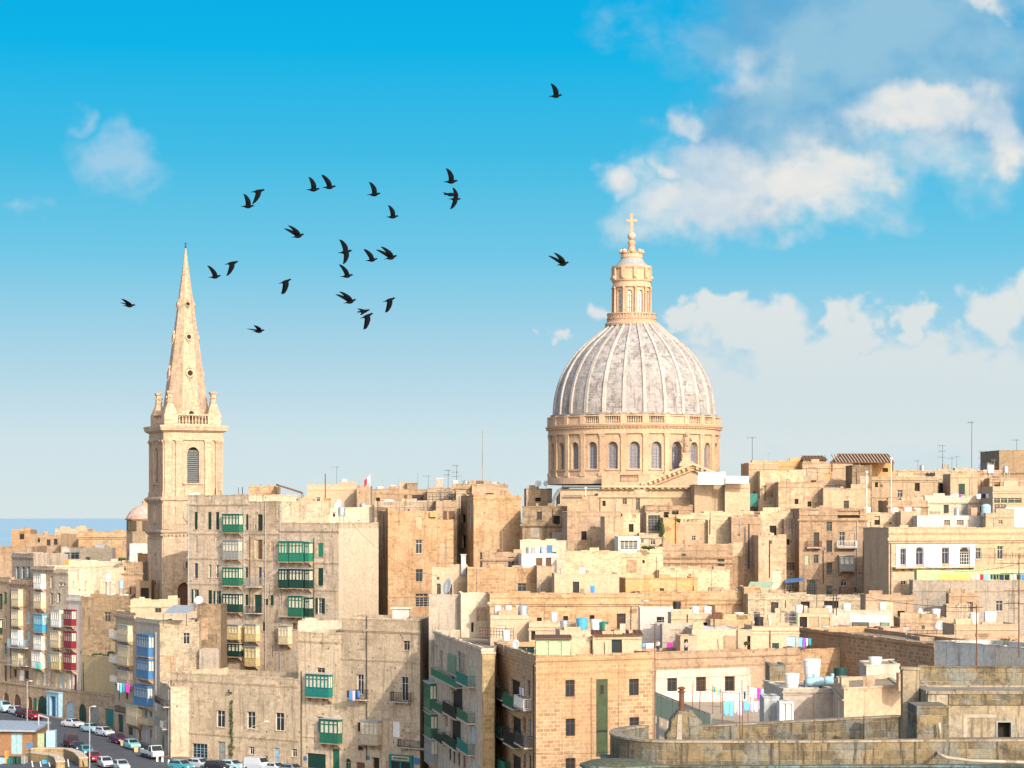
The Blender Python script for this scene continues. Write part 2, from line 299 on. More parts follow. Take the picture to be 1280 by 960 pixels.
# ------------------------------------------------------------------ mesh builder
class MB:
    def __init__(s): s.v = []; s.f = []; s.polar = None; s.smooth = False
    def face(s, pts):
        i = len(s.v); s.v += [tuple(p) for p in pts]; s.f.append(tuple(range(i, i+len(pts)))); return s
    def box8(s, c):      # c: 8 corners, bottom ring then top ring (ccw from above)
        i = len(s.v); s.v += [tuple(p) for p in c]
        for q in ((3,2,1,0), (4,5,6,7), (0,1,5,4), (1,2,6,5), (2,3,7,6), (3,0,4,7)): s.f.append(tuple(i+k for k in q))
        return s
    def box(s, c, size, rz=0, M=None):
        hx, hy, hz = (a/2 for a in size); ca, sa = math.cos(rz), math.sin(rz); P = []
        for dz in (-hz, hz):
            for dx, dy in ((-hx,-hy), (hx,-hy), (hx,hy), (-hx,hy)):
                p = Vector((dx*ca-dy*sa, dx*sa+dy*ca, dz))
                if M is not None: p = M @ p
                P.append((c[0]+p[0], c[1]+p[1], c[2]+p[2]))
        return s.box8(P)
    def rings(s, rs, close=True, cap0=True, cap1=True):
        base = len(s.v); n = len(rs[0])
        for r in rs: s.v += [tuple(p) for p in r]
        for i in range(len(rs)-1):
            a = base+i*n; b = a+n
            for k in range(n if close else n-1):
                s.f.append((a+k, a+(k+1) % n, b+(k+1) % n, b+k))
        if cap0: s.f.append(tuple(base+k for k in reversed(range(n))))
        if cap1: s.f.append(tuple(base+(len(rs)-1)*n+k for k in range(n)))
        return s
    def lathe(s, prof, c=(0,0,0), n=24, caps=True, a0=0, sx=1, sy=1):
        s.rings([[(c[0]+r*sx*math.cos(a0+2*math.pi*k/n), c[1]+r*sy*math.sin(a0+2*math.pi*k/n), c[2]+z) for k in range(n)] for r, z in prof], True, caps, caps); return s
    def cyl(s, p0, p1, r0, r1=None, n=8):
        p0, p1 = Vector(p0), Vector(p1); r1 = r0 if r1 is None else r1
        d = (p1-p0).normalized(); u = d.orthogonal().normalized(); w = d.cross(u)
        s.rings([[p+(u*math.cos(2*math.pi*k/n)+w*math.sin(2*math.pi*k/n))*r for k in range(n)] for p, r in ((p0, r0), (p1, r1))]); return s
    def tube(s, pts, r, n=6):
        pts = [Vector(p) for p in pts]; rs = []
        for i, p in enumerate(pts):
            d = (pts[min(i+1, len(pts)-1)]-pts[max(i-1, 0)]).normalized()
            u = d.cross(Vector((.13, .2, 1))).normalized(); w = d.cross(u)
            rr = r[i] if isinstance(r, (list, tuple)) else r
            rs.append([p+(u*math.cos(2*math.pi*k/n)+w*math.sin(2*math.pi*k/n))*rr for k in range(n)])
        return s.rings(rs)
    def ball(s, c, r, n=12, m=8, sz=1.0, sx=1, sy=1):
        prof = [(max(r*math.sin(math.pi*i/m), r*.02), -r*sz*math.cos(math.pi*i/m)) for i in range(m+1)]
        return s.lathe(prof, c, n, True, 0, sx, sy)
    def build(s, name, mat, parent=None, loc=None):
        if loc is None: loc = tuple(parent['_w']) if parent is not None else (0, 0, 0)
        me = bpy.data.meshes.new(name)
        if s.polar:
            cx, cy, rr = s.polar
        uvs = []
        for f in s.f:
            p = [s.v[i] for i in f]
            nx = ny = nz = 0.0
            for k in range(len(p)):
                a, b = p[k], p[(k+1) % len(p)]
                nx += (a[1]-b[1])*(a[2]+b[2]); ny += (a[2]-b[2])*(a[0]+b[0]); nz += (a[0]-b[0])*(a[1]+b[1])
            h = math.hypot(nx, ny)
            if s.polar:
                am = math.atan2(sum(q[0] for q in p)/len(p)-cx, -(sum(q[1] for q in p)/len(p)-cy))
                for q in p:
                    a = math.atan2(q[0]-cx, -(q[1]-cy))
                    if a-am > math.pi: a -= 2*math.pi
                    if am-a > math.pi: a += 2*math.pi
                    uvs += [a*rr, q[2] if h > .3*abs(nz) else math.hypot(q[0]-cx, q[1]-cy)]
            elif h > abs(nz):
                tx, ty = -ny/h, nx/h
                for q in p: uvs += [q[0]*tx+q[1]*ty, q[2]]
            else:
                for q in p: uvs += [q[0], q[1]]
        me.from_pydata([(x-loc[0], y-loc[1], z-loc[2]) for x, y, z in s.v], [], s.f)
        ul = me.uv_layers.new(name='UVMap'); ul.data.foreach_set('uv', uvs)
        if s.smooth:
            me.polygons.foreach_set('use_smooth', [True]*len(me.polygons))
        if isinstance(mat, str): mat = MT(mat)
        me.materials.append(mat)
        o = bpy.data.objects.new(name, me); COL.objects.link(o)
        if parent is not None: o.parent = parent
        else: o.location = loc
        o['_w'] = loc
        return o
def tag(o, label=None, cat=None, group=None, kind=None):
    if label: o['label'] = label
    if cat: o['category'] = cat
    if group: o['group'] = group
    if kind: o['kind'] = kind
    return o
def thing(name, label, cat, loc, group=None, rz=0):
    o = bpy.data.objects.new(name, None); COL.objects.link(o); o.empty_display_size = .3
    o.location = loc; o.rotation_euler = (0, 0, rz); o['_w'] = tuple(loc)
    return tag(o, label, cat, group)
def local(o): o['_w'] = (0, 0, 0); return o
def copy_tree(o, parent=None):
    c = o.copy(); COL.objects.link(c); c.parent = parent
    for ch in o.children: copy_tree(ch, c)
    return c
def XZ(px, py, Y): return ((px-640)/F*Y, Y, EYE+(HZ-py)/F*Y)
def ZP(py, Y): return EYE+(HZ-py)/F*Y
def GZ(Y): return 15+min(max((Y-346)*.02, 0), 3.2)
# ------------------------------------------------------------------ facades
class Fac:
    """a vertical wall plane; s runs along it to the right as seen from outside, d goes inward, z is world height"""
    def __init__(s, A, B):
        s.A = Vector(A); s.B = Vector(B); s.L = (s.B-s.A).length; s.t = (s.B-s.A)/s.L; s.n = Vector((s.t.y, -s.t.x))
    def f(s, a, d, z): p = s.A+s.t*a-s.n*d; return (p.x, p.y, z)
    def S(s, px): k = (px-640)/F; return (k*s.A.y-s.A.x)/(s.t.x-k*s.t.y)
    def Y(s, px): return s.A.y+s.t.y*s.S(px)
    def Z(s, px, py): return ZP(py, s.Y(px))
class Cyl:
    def __init__(s, cx, cy, r): s.c = (cx, cy); s.r = r
    def f(s, a, d, z): th = a/s.r; return (s.c[0]+(s.r-d)*math.sin(th), s.c[1]-(s.r-d)*math.cos(th), z)
def fbox(mb, w, s0, s1, z0, z1, d0, d1):
    lo, hi = min(d0, d1), max(d0, d1)
    c = [w.f(a, d, z) for z in (z0, z1) for a, d in ((s0, lo), (s1, lo), (s1, hi), (s0, hi))]
    return mb.box8(c)
def outline(s0, z0, s1, z1, arch, inset=0, n=10):
    s0 += inset; s1 -= inset; z0 += inset; z1 -= inset
    if not arch: return [(s0, z0), (s1, z0), (s1, z1), (s0, z1)]
    r = (s1-s0)/2; c = (s0+s1)/2; zs = z1-r
    return [(s0, z0), (s1, z0)]+[(c+r*math.cos(math.pi*k/n), zs+r*math.sin(math.pi*k/n)) for k in range(n+1)]
def openwall(mb, w, S0, S1, Z0, Z1, ops, depth=.3, splits=()):
    ss_ = sorted(set([S0, S1]+[o[0] for o in ops]+[o[2] for o in ops]+list(splits))); ss_ = [a for a in ss_ if S0 <= a <= S1]
    zs_ = sorted(set([Z0, Z1]+[o[1] for o in ops]+[o[3] for o in ops])); zs_ = [a for a in zs_ if Z0 <= a <= Z1]
    for i in range(len(ss_)-1):
        run = None
        for j in range(len(zs_)-1):
            cs, cz = (ss_[i]+ss_[i+1])/2, (zs_[j]+zs_[j+1])/2
            hole = any(o[0] < cs < o[2] and o[1] < cz < o[3] for o in ops)
            if hole:
                if run is not None: mb.face([w.f(ss_[i],0,run), w.f(ss_[i+1],0,run), w.f(ss_[i+1],0,zs_[j]), w.f(ss_[i],0,zs_[j])]); run = None
            elif run is None: run = zs_[j]
        if run is not None: mb.face([w.f(ss_[i],0,run), w.f(ss_[i+1],0,run), w.f(ss_[i+1],0,Z1), w.f(ss_[i],0,Z1)])
    for o in ops:
        s0, z0, s1, z1 = o[:4]; arch = len(o) > 4 and o[4]; ol = outline(s0, z0, s1, z1, arch)
        if arch:
            arc = ol[2:]; h = len(arc)//2
            for k in range(len(arc)-1):
                corner = (s1, z1) if k < h else (s0, z1)
                mb.face([w.f(corner[0],0,corner[1]), w.f(arc[k+1][0],0,arc[k+1][1]), w.f(arc[k][0],0,arc[k][1])])
        dd = o[5] if len(o) > 5 and o[5] else depth
        for k in range(len(ol)):
            a, b = ol[k], ol[(k+1) % len(ol)]
            mb.face([w.f(a[0],0,a[1]), w.f(a[0],dd,a[1]), w.f(b[0],dd,b[1]), w.f(b[0],0,b[1])])
def panel(mb, w, s0, z0, s1, z1, d, arch=False, inset=0):
    mb.face([w.f(a, d, z) for a, z in outline(s0, z0, s1, z1, arch, inset)])
def frame_bars(mb, w, s0, z0, s1, z1, d, t=.07, nv=1, tr=.72, arch=False):
    if arch:
        o1 = outline(s0, z0, s1, z1, True); o2 = outline(s0, z0, s1, z1, True, t)
        for k in range(len(o1)):
            a, b, c, e = o1[k], o1[(k+1) % len(o1)], o2[(k+1) % len(o2)], o2[k]
            mb.face([w.f(a[0],d,a[1]), w.f(b[0],d,b[1]), w.f(c[0],d,c[1]), w.f(e[0],d,e[1])])
            mb.face([w.f(e[0],d,e[1]), w.f(c[0],d,c[1]), w.f(c[0],d+.06,c[1]), w.f(e[0],d+.06,e[1])])
    else:
        fbox(mb, w, s0, s0+t, z0, z1, d, d+.06); fbox(mb, w, s1-t, s1, z0, z1, d, d+.06)
        fbox(mb, w, s0+t, s1-t, z0, z0+t, d, d+.06); fbox(mb, w, s0+t, s1-t, z1-t, z1, d, d+.06)
    top = z1-(s1-s0)/2 if arch else z1-t
    for k in range(nv):
        c = s0+(s1-s0)*(k+1)/(nv+1); fbox(mb, w, c-t*.4, c+t*.4, z0+t, top, d+.005, d+.05)
    if tr: zt = z0+(z1-z0)*tr; fbox(mb, w, s0+t, s1-t, zt-t*.4, zt+t*.4, d+.012, d+.055)
def window(root, w, s0, z0, s1, z1, kind, colr, arch=False):
    """one window or door as a part: frame mesh with its pane or leaves below it"""
    a = MB(); wd = s1-s0; ht = z1-z0
    if kind in 'gcwmn':        # glazed: g dark glass, c curtained, m many bars, n no bars
        frame_bars(a, w, s0, z0, s1, z1, .14, max(.04, min(.06, wd*.05)), {'m': 3, 'n': 0}.get(kind, 1), 0 if kind == 'n' else .72, arch)
        if kind == 'm':
            for q in (.2, .4, .58): fbox(a, w, s0+.05, s1-.05, z0+ht*q-.02, z0+ht*q+.02, .16, .19)
        o = a.build('window', colr, root)
        b = MB(); panel(b, w, s0, z0, s1, z1, .215, arch, .01); b.build('pane', 'curtain' if kind == 'c' else 'glass', o)
    elif kind == 'o':          # bare dark opening
        panel(a, w, s0, z0, s1, z1, .29, arch); o = a.build('window', 'void', root)
    elif kind in 'sx':         # s: closed shutters, x: shutters folded open each side of the glass
        if kind == 's':
            m = (s0+s1)/2
            for q0, q1 in ((s0+.01, m-.015), (m+.015, s1-.01)):
                fbox(a, w, q0, q1, z0+.02, z1-.02, .07, .12)
                n = max(4, int(ht/.22))
                for k in range(n): fbox(a, w, q0+.05, q1-.05, z0+.08+(ht-.16)*k/n, z0+.08+(ht-.16)*(k+.55)/n, .045, .068)
            o = a.build('shutter', colr, root)
        else:
            frame_bars(a, w, s0, z0, s1, z1, .14, .06); o = a.build('window', 'wwhite', root)
            b = MB(); panel(b, w, s0, z0, s1, z1, .215, arch, .01); b.build('pane', 'glass', o)
            for q0, q1 in ((s0-wd*.46, s0-.02), (s1+.02, s1+wd*.46)):
                c = MB(); fbox(c, w, q0, q1, z0, z1, -.07, -.02)
                n = max(4, int(ht/.25))
                for k in range(n): fbox(c, w, q0+.05, q1-.05, z0+.06+(ht-.1)*k/n, z0+.06+(ht-.1)*(k+.5)/n, -.095, -.072)
                c.build('shutter', colr, root)
    elif kind == 'b':          # blind, walled up
        panel(a, w, s0, z0, s1, z1, .12, arch); o = a.build('blind_window', colr, root)
    elif kind == 'd':          # solid door
        if arch: panel(a, w, s0, z0, s1, z1, .16, True)
        else: fbox(a, w, s0, s1, z0, z1, .15, .22)
        m = (s0+s1)/2; zt = z1-(wd/2 if arch else .1)
        for q0, q1 in ((s0+wd*.1, m-wd*.05), (m+wd*.05, s1-wd*.1)):
            for r0, r1 in ((.06, .45), (.5, .93)): fbox(a, w, q0, q1, z0+(zt-z0)*r0, z0+(zt-z0)*r1, .12, .155)
        o = a.build('door', colr, root)
        b = MB(); fbox(b, w, m+wd*.02, m+wd*.07, z0+ht*.42, z0+ht*.47, .07, .12); b.build('handle', 'iron', o)
    return o
def gallery(root, w, s0, z0, s1, z1, colr, pane='curtain', proj=.95, corb=True):
    """closed wooden balcony on stone corbels"""
    L = s1-s0; ht = z1-z0; zb = z0+ht*.42; zt = z1-ht*.10
    a = MB(); fbox(a, w, s0, s1, z0, zb, -proj, -.002)
    n = max(2, round(L/.75))
    for k in range(n):                                           # raised panels
        q0 = s0+L*(k+.12)/n; q1 = s0+L*(k+.88)/n
        fbox(a, w, q0, q1, z0+ht*.08, zb-ht*.06, -proj-.035, -proj-.001)
    t = min(.09, L*.05)
    for k in range(n+1):
        c = min(max(s0+L*k/n, s0+t), s1-t); fbox(a, w, c-t, c+t, zb, zt, -proj, -proj+.1)
    for c0, c1 in ((s0, s0+.09), (s1-.09, s1)):
        for d in (.45, .02): fbox(a, w, c0, c1, zb, zt, -proj*d-.09, -proj*d)
    fbox(a, w, s0, s1, zb+(zt-zb)*.70, zb+(zt-zb)*.78, -proj+.01, -proj+.07)
    fbox(a, w, s0-.05, s1+.05, zb-.05, zb+.03, -proj-.06, -.004)
    fbox(a, w, s0-.02, s1+.02, zt, z1-.06, -proj-.02, -.002)
    o = a.build('enclosed_balcony', colr, root)
    b = MB(); fbox(b, w, s0+.045, s1-.045, zb+.01, zt-.01, -proj+.085, -.01); b.build('pane', pane, o)
    c = MB(); fbox(c, w, s0-.12, s1+.12, z1-.06, z1+.03, -proj-.16, -.001); c.build('balcony_roof', colr if colr in ('wred', 'wblue') else 'galv', o)
    if corb:
        m = max(2, min(5, round(L/1.1)))
        fl = MB(); fbox(fl, w, s0-.03, s1+.03, z0-.14, z0-.003, -proj-.04, 0); fl.build('balcony_floor', 'cream', o)
        for k in range(m):
            c = s0+.18+(L-.36)*k/(m-1); e = MB()
            p = [(-.001, -.75), (-.25, -.72), (-.5, -.5), (-proj*.85, -.3), (-proj*.9, -.142), (-.001, -.142)]
            l = [w.f(c-.11, d, z0+z) for d, z in p]; r = [w.f(c+.11, d, z0+z) for d, z in p]
            e.face(l); e.face(list(reversed(r)))
            for i in range(len(p)): j = (i+1) % len(p); e.face([l[i], r[i], r[j], l[j]])
            e.build('corbel', 'cream', o)
    return o
def railing(mb, w, s0, s1, z0, z1, proj, solid=False):
    for z in (z0+.06, z1-.04): fbox(mb, w, s0, s1, z, z+.05, -proj, -proj+.05)
    for s in (s0, s1-.05):
        for z in (z0+.06, z1-.04): fbox(mb, w, s, s+.05, z, z+.05, -proj+.05, -.01)
    n = max(3, int((s1-s0)/.22))
    for k in range(n+1): c = s0+(s1-s0-.03)*k/n; fbox(mb, w, c, c+.035, z0, z1, -proj+.01, -proj+.045)
    for s in (s0, s1-.04):
        for k in range(1, 5): d = -proj*k/5; fbox(mb, w, s, s+.035, z0, z1, d, d+.035)
    if solid: fbox(mb, w, s0+.01, s1-.01, z0+.1, z1-.06, -proj+.05, -proj+.07)
def balcony(root, w, s0, z0, s1, z1, colr, proj=.9, solid=False):
    """open balcony: stone slab, iron railing, corbels"""
    a = MB(); fbox(a, w, s0-.05, s1+.05, z0-.16, z0, -proj-.06, 0); o = a.build('balcony', 'pwhite', root)
    b = MB(); railing(b, w, s0, s1, z0, z1, proj, solid); b.build('railing', colr, o)
    for k in range(2):
        c = s0+(s1-s0)*(.2+.6*k); e = MB(); fbox(e, w, c-.1, c+.1, z0-.42, z0-.162, -.45, 0); e.build('corbel', 'cream', o)
    return o
BL = {}
KEEP = {'h1','h2','h2top','h3','h4','h5','yellow','b1','b2','b5','c1','c2','d1','d1b','s6','bluewall','gext','gext2','c3r'}
CLUT = {'cream':('tan','lit','rub'), 'tan':('cream','ptan','rub'), 'orange':('cream','deep','tan'), 'deep':('orange','tan','lit'), 'grey':('cream','pgrey','dark'), 'dark':('tan','grey','pgrey'), 'lit':('cream','pcream','tan'), 'rub':('cream','tan','ptan'), 'rubd':('tan','grey','rub'), 'ptan':('pcream','tan','cream'), 'pcream':('ptan','lit','cream')}
def clutter(root, fs, opl, zt, zr, zb, mat, rng, pts):
    """what every old roof and wall here carries: repairs, raised parapet pieces, roof walls, pipes, vents"""
    w = fs[1] if len(pts) == 3 and fs[1].L > fs[0].L else fs[0]; taken = opl[fs.index(w)]; L = w.L; vis = min(9, zt-zb)
    if L < 2: return
    free = lambda a, b, c, d: all(b < o[0]-.3 or a > o[2]+.3 or d < o[1]-.3 or c > o[3]+.3 for o in taken)
    for k in range(rng.choice((1, 2, 2, 3)) if L > 5 else 1):
        a = rng.uniform(0, L*.75); b = min(L-.02, a+rng.uniform(1.2, max(1.6, L*.35))); d = zt-rng.uniform(.5, vis*.6); c = d-rng.uniform(.9, 3.5)
        if free(a, b, c, d): m = MB(); fbox(m, w, max(.02, a), b, c, d, -.025-.004*k, -.001); m.build('repair_patch', rng.choice(CLUT[mat]), root); taken = taken+[(a, c, b, d)]
    for k in range(rng.choice((1, 1, 2)) if L > 4 else 0):
        a = rng.uniform(0, L*.8); b = min(L, a+rng.uniform(.8, 3)); m = MB(); fbox(m, w, a, b, zt+.005, zt+rng.uniform(.3, .85), -.01, rng.uniform(.3, .6)); m.build('raised_parapet', mat, root)
    D = fs[3].L if True else 4
    for k in range(rng.choice((2, 3, 4)) if L > 4 and D > 3 else 0):
        s = rng.uniform(.5, L-1.2); d = rng.uniform(1, D-1); e = rng.uniform(.25, .9); f = rng.uniform(.3, 1.4); h = rng.uniform(.5, 1.5); m = MB(); fbox(m, w, s, min(L-.35, s+e*rng.choice((1, 1, 3))), zr, zr+h, d, min(D-.35, d+f)); m.build('roof_block', rng.choice(CLUT[mat]), root)
    for k in range(rng.choice((0, 1, 1, 2))):
        s = rng.uniform(.2, L-.2); h0 = zt-rng.uniform(.2, 1.2); h1 = max(zb, h0-rng.uniform(2, vis))
        if free(s-.1, s+.1, h1, h0): m = MB(); m.tube([w.f(s, .0, h0), w.f(s, -.1, h0-.1), w.f(s+rng.uniform(-.1, .1), -.1, (h0+h1)/2), w.f(s, -.1, h1)], rng.choice((.035, .05)), 5); m.build('drainpipe', rng.choice(('rust', 'pgrey', 'iron', 'galv')), root)
    for k in range(rng.choice((0, 1, 2, 3)) if L > 4 else 0):
        s = rng.uniform(.3, L-.8); z = zt-rng.uniform(1, vis*.7); q = rng.uniform(.18, .4)
        if free(s, s+q, z, z+q): m = MB(); fbox(m, w, s, s+q, z, z+q*rng.uniform(.8, 1.6), -.03, -.002); m.build('vent', 'shade', root)
    if rng.random() < .6 and L > 3:
        z = zt-rng.uniform(.35, .9); m = MB(); fbox(m, w, .01, L-.01, z, z+.12, -.10, -.003); m.build('string_course', mat, root)
def building(key, label, pts, top, mat='cream', base=None, depth=9, ops=(), gal=(), bal=(), par=.8, cope=.22, ledge=(), pipes=(), roofmat='roof', name='building', cat='building', group=None, keep=False, trim=True, topz=None):
    if len(pts) == 2 and not keep and key not in KEEP:                                # long fronts keep the view's square-on grid, each turned a little
        ym = (pts[0][1]+pts[1][1])/2; wd = (pts[1][0]-pts[0][0])*ym/F; tl = math.tan(R(random.Random(str(key)).uniform(-2.5, 5)))*wd/2; pts = [(pts[0][0], ym-tl), (pts[1][0], ym+tl)]
    P2 = [Vector(((px-640)/F*Y, Y)) for px, Y in pts]
    if len(P2) == 2:
        w = Fac(*P2); bk = -w.n*depth; q = [P2[0], P2[1], P2[1]+bk, P2[0]+bk]; yr = (pts[0][1]+pts[1][1])/2
    else: q = P2 if len(P2) == 4 else P2+[P2[0]+(P2[2]-P2[1])]; yr = pts[1][1]
    zt = ZP(top, yr) if topz is None else topz
    zb = (GZ(yr)-.6) if base is None else base
    cen = (q[0]+q[1]+q[2]+q[3])/4
    root = thing(name, label, cat, (cen.x, cen.y, zb), group)
    fs = [Fac(q[i], q[(i+1) % 4]) for i in range(4)]
    wall = MB(); rng = random.Random(hash(key) if not isinstance(key, str) else sum(ord(c)*(i+7) for i, c in enumerate(key)))
    opl = {0: [], 1: [], 2: [], 3: []}; todo = []
    for o in ops:
        e, x0, y0, x1, y1, kind, colr = o[:7]; arch = len(o) > 7 and o[7] == 'arch'
        w = fs[e]; s0, s1 = w.S(x0), w.S(x1); xm = (x0+x1)/2; z0, z1 = w.Z(xm, y1), w.Z(xm, y0)
        s0 = max(s0, .1); s1 = min(s1, w.L-.1); z0 = max(z0, zb+.02); z1 = min(z1, zt-.1)
        if s1-s0 < .2 or z1-z0 < .2: continue
        opl[e].append((s0, z0, s1, z1, arch)); todo.append((w, s0, z0, s1, z1, kind, colr, arch))
    th = .28
    if key not in KEEP and mat in CLUT and trim and len(pts) == 2 and len(ops) <= 2 and fs[0].L > 4:
        for k in range(rng.choice((1, 2, 3, 4)) if fs[0].L > 6 else rng.choice((0, 1, 2))):
            s = rng.uniform(.8, fs[0].L-2); z = zt-rng.uniform(1.9, 4.2); sw, sh = rng.choice(((.6, .8), (.8, 1.3), (1, 1.7)))
            if all(s+sw < o[0]-.4 or s > o[2]+.4 for o in opl[0]): opl[0].append((s, z, s+sw, z+sh, False)); todo.append((fs[0], s, z, s+sw, z+sh, rng.choice('ggogsg'), rng.choice(('wwhite', 'wbrown', 'wgrey', 'wdgreen', 'wbeige')), False))
    for i in range(4):
        openwall(wall, fs[i], 0, fs[i].L, zb, zt, opl[i])
    ins = []
    for i in range(4):
        a, b = fs[i-1], fs[i]; ins.append(q[i]-a.n*th/max(.3, 1+a.n.dot(b.n))-b.n*th/max(.3, 1+a.n.dot(b.n)))
    zr = zt-par
    for i in range(4):
        j = (i+1) % 4
        wall.face([(q[i].x,q[i].y,zt), (q[j].x,q[j].y,zt), (ins[j].x,ins[j].y,zt), (ins[i].x,ins[i].y,zt)])
        wall.face([(ins[i].x,ins[i].y,zt), (ins[j].x,ins[j].y,zt), (ins[j].x,ins[j].y,zr), (ins[i].x,ins[i].y,zr)])
    if trim:
        for w, s0, z0, s1, z1, kind, colr, arch in todo:
            if kind in 'gcmsd' and s1-s0 > .5 and not arch:
                fbox(wall, w, s0-.14, s1+.14, z1, z1+.14, -.05, .0)
                if kind != 'd': fbox(wall, w, s0-.1, s1+.1, z0-.1, z0, -.09, .0)
    for l in ledge:
        e, py, h, out = l[:4]; w = fs[e]; z = w.Z((pts[e][0]+pts[e+1][0])/2 if e+1 < len(pts) else pts[e][0], py)
        fbox(wall, w, -out*.9, w.L+out*.9, z-h, z, -out, -.001)
        fbox(wall, w, -out*.4, w.L+out*.4, z-h*1.7, z-h-.002, -out*.5, -.001)
    wall.build('wall', mat, root)
    if cope:                                                     # uneven coping stones
        cp = MB()
        for i in (0, 1, 3):
            w = fs[i]; s = 0.0
            while s < w.L-.05:
                l = min(rng.uniform(.8, 1.9), w.L-s); h = cope*rng.uniform(.55, 1.25); o = rng.uniform(.02, .06)
                fbox(cp, w, s+.008, s+l-.008, zt+.002, zt+h, -o, th+.02)
                s += l
        cp.build('coping', mat, root)
    r = MB(); r.face([(p.x, p.y, zr) for p in ins]); r.build('roof', roofmat, root)
    for g in todo: window(root, *g)
    for g in gal:
        e, x0, y0, x1, y1, colr = g[:6]; w = fs[e]; s0, s1 = w.S(x0), w.S(x1); xm = (x0+x1)/2
        gallery(root, w, s0, w.Z(xm, y1), s1, w.Z(xm, y0), colr, *(g[6:]))
    for g in bal:
        e, x0, y0, x1, y1, colr = g[:6]; w = fs[e]; s0, s1 = w.S(x0), w.S(x1); xm = (x0+x1)/2
        balcony(root, w, s0, w.Z(xm, y1), s1, w.Z(xm, y0), colr, *(g[6:]))
    for e, px, y0, y1, colr in pipes:
        w = fs[e]; s = w.S(px); a = MB(); a.tube([w.f(s, -.12, w.Z(px, y1)), w.f(s, -.12, w.Z(px, y0))], .06); a.build('drainpipe', colr, root)
    if key not in KEEP and trim and mat in CLUT: clutter(root, fs, opl, zt, zr, zb, mat, rng, pts)
    B = dict(root=root, f=fs, zt=zt, zr=zr, q=q, zb=zb); BL[key] = B
    return B
# ------------------------------------------------------------------ setting: sea, land, streets
def sheet(name, rows, mat, dz=0.0, zf=None):
    mb = MB(); zf = zf or GZ
    for (y0, a0, b0), (y1, a1, b1) in zip(rows, rows[1:]):
        mb.face([(a0, y0, zf(y0)+dz), (b0, y0, zf(y0)+dz), (b1, y1, zf(y1)+dz), (a1, y1, zf(y1)+dz)])
    return tag(mb.build(name, mat), kind='structure')
def landz(y):
    return GZ(y) if y < 640 else 18.2-(y-640)*.2
sheet('ground', [(y, -900, 900) for y in (-60, 346, 506, 640, 760)], 'paving', 0, landz)
def sea_mat():
    m, nt, b = _new('sea'); N = nt.nodes; L = nt.links
    pos = N.new('ShaderNodeNewGeometry').outputs['Position']
    n = N.new('ShaderNodeTexNoise'); n.inputs['Scale'].default_value = .02; n.inputs['Detail'].default_value = 9; n.inputs['Roughness'].default_value = .7; L.new(pos, n.inputs['Vector'])
    mp = N.new('ShaderNodeMapping'); mp.inputs['Scale'].default_value = (.0003, .0012, 1); L.new(pos, mp.inputs[0])
    n2 = N.new('ShaderNodeTexNoise'); n2.inputs['Scale'].default_value = 1; n2.inputs['Detail'].default_value = 5; L.new(mp.outputs[0], n2.inputs['Vector'])
    mx = N.new('ShaderNodeMix'); mx.data_type = 'RGBA'; mx.inputs[6].default_value = (.24, .36, .42, 1); mx.inputs[7].default_value = (.30, .42, .47, 1); L.new(n2.outputs[0], mx.inputs[0])
    L.new(mx.outputs[2], b.inputs['Base Color']); b.inputs['Roughness'].default_value = .5; b.inputs['Specular IOR Level'].default_value = .35
    bp = N.new('ShaderNodeBump'); bp.inputs['Strength'].default_value = .5; bp.inputs['Distance'].default_value = 2; L.new(n.outputs[0], bp.inputs['Height']); L.new(bp.outputs[0], b.inputs['Normal'])
    return m
sea_mat()
sm = MB(); sm.face([(-90000, 745, 0), (90000, 745, 0), (90000, 120000, 0), (-90000, 120000, 0)]); tag(sm.build('sea', 'sea'), kind='structure')
RD = [(322, -64, -9), (335, -74, -33), (346, -76, -48.5), (362, -74, -54.6), (390, -83, -66.2), (425, -110, -92.5), (470, -150, -127)]
sheet('road', RD, 'asphalt', .006)
def strip(name, pts, wd, h, mat, z0=None):
    """raised pavement along a wall line; pts are (x, y)"""
    mb = MB()
    for (x0, y0), (x1, y1) in zip(pts, pts[1:]):
        d = Vector((x1-x0, y1-y0)).normalized(); n = Vector((d.y, -d.x))
        a, b = GZ(y0), GZ(y1)
        c = [(x0+n.x*wd, y0+n.y*wd, a-.1), (x1+n.x*wd, y1+n.y*wd, b-.1), (x1, y1, b-.1), (x0, y0, a-.1)]
        mb.box8(c+[(p[0], p[1], p[2]+.1+h) for p in c])
    return tag(mb.build(name, mat), kind='structure')
strip('pavement', [(-127.1, 470), (-90.9, 425), (-64.6, 390)], 1.3, .13, 'paving')
strip('pavement', [(-50.0, 351.5), (-29.9, 333.6), (-11.2, 322.9)], 1.5, .13, 'paving')
sheet('forecourt', [(322, -110, -66), (346, -115, -77.5), (362, -118, -75), (390, -125, -84.5)], 'paving', .012)

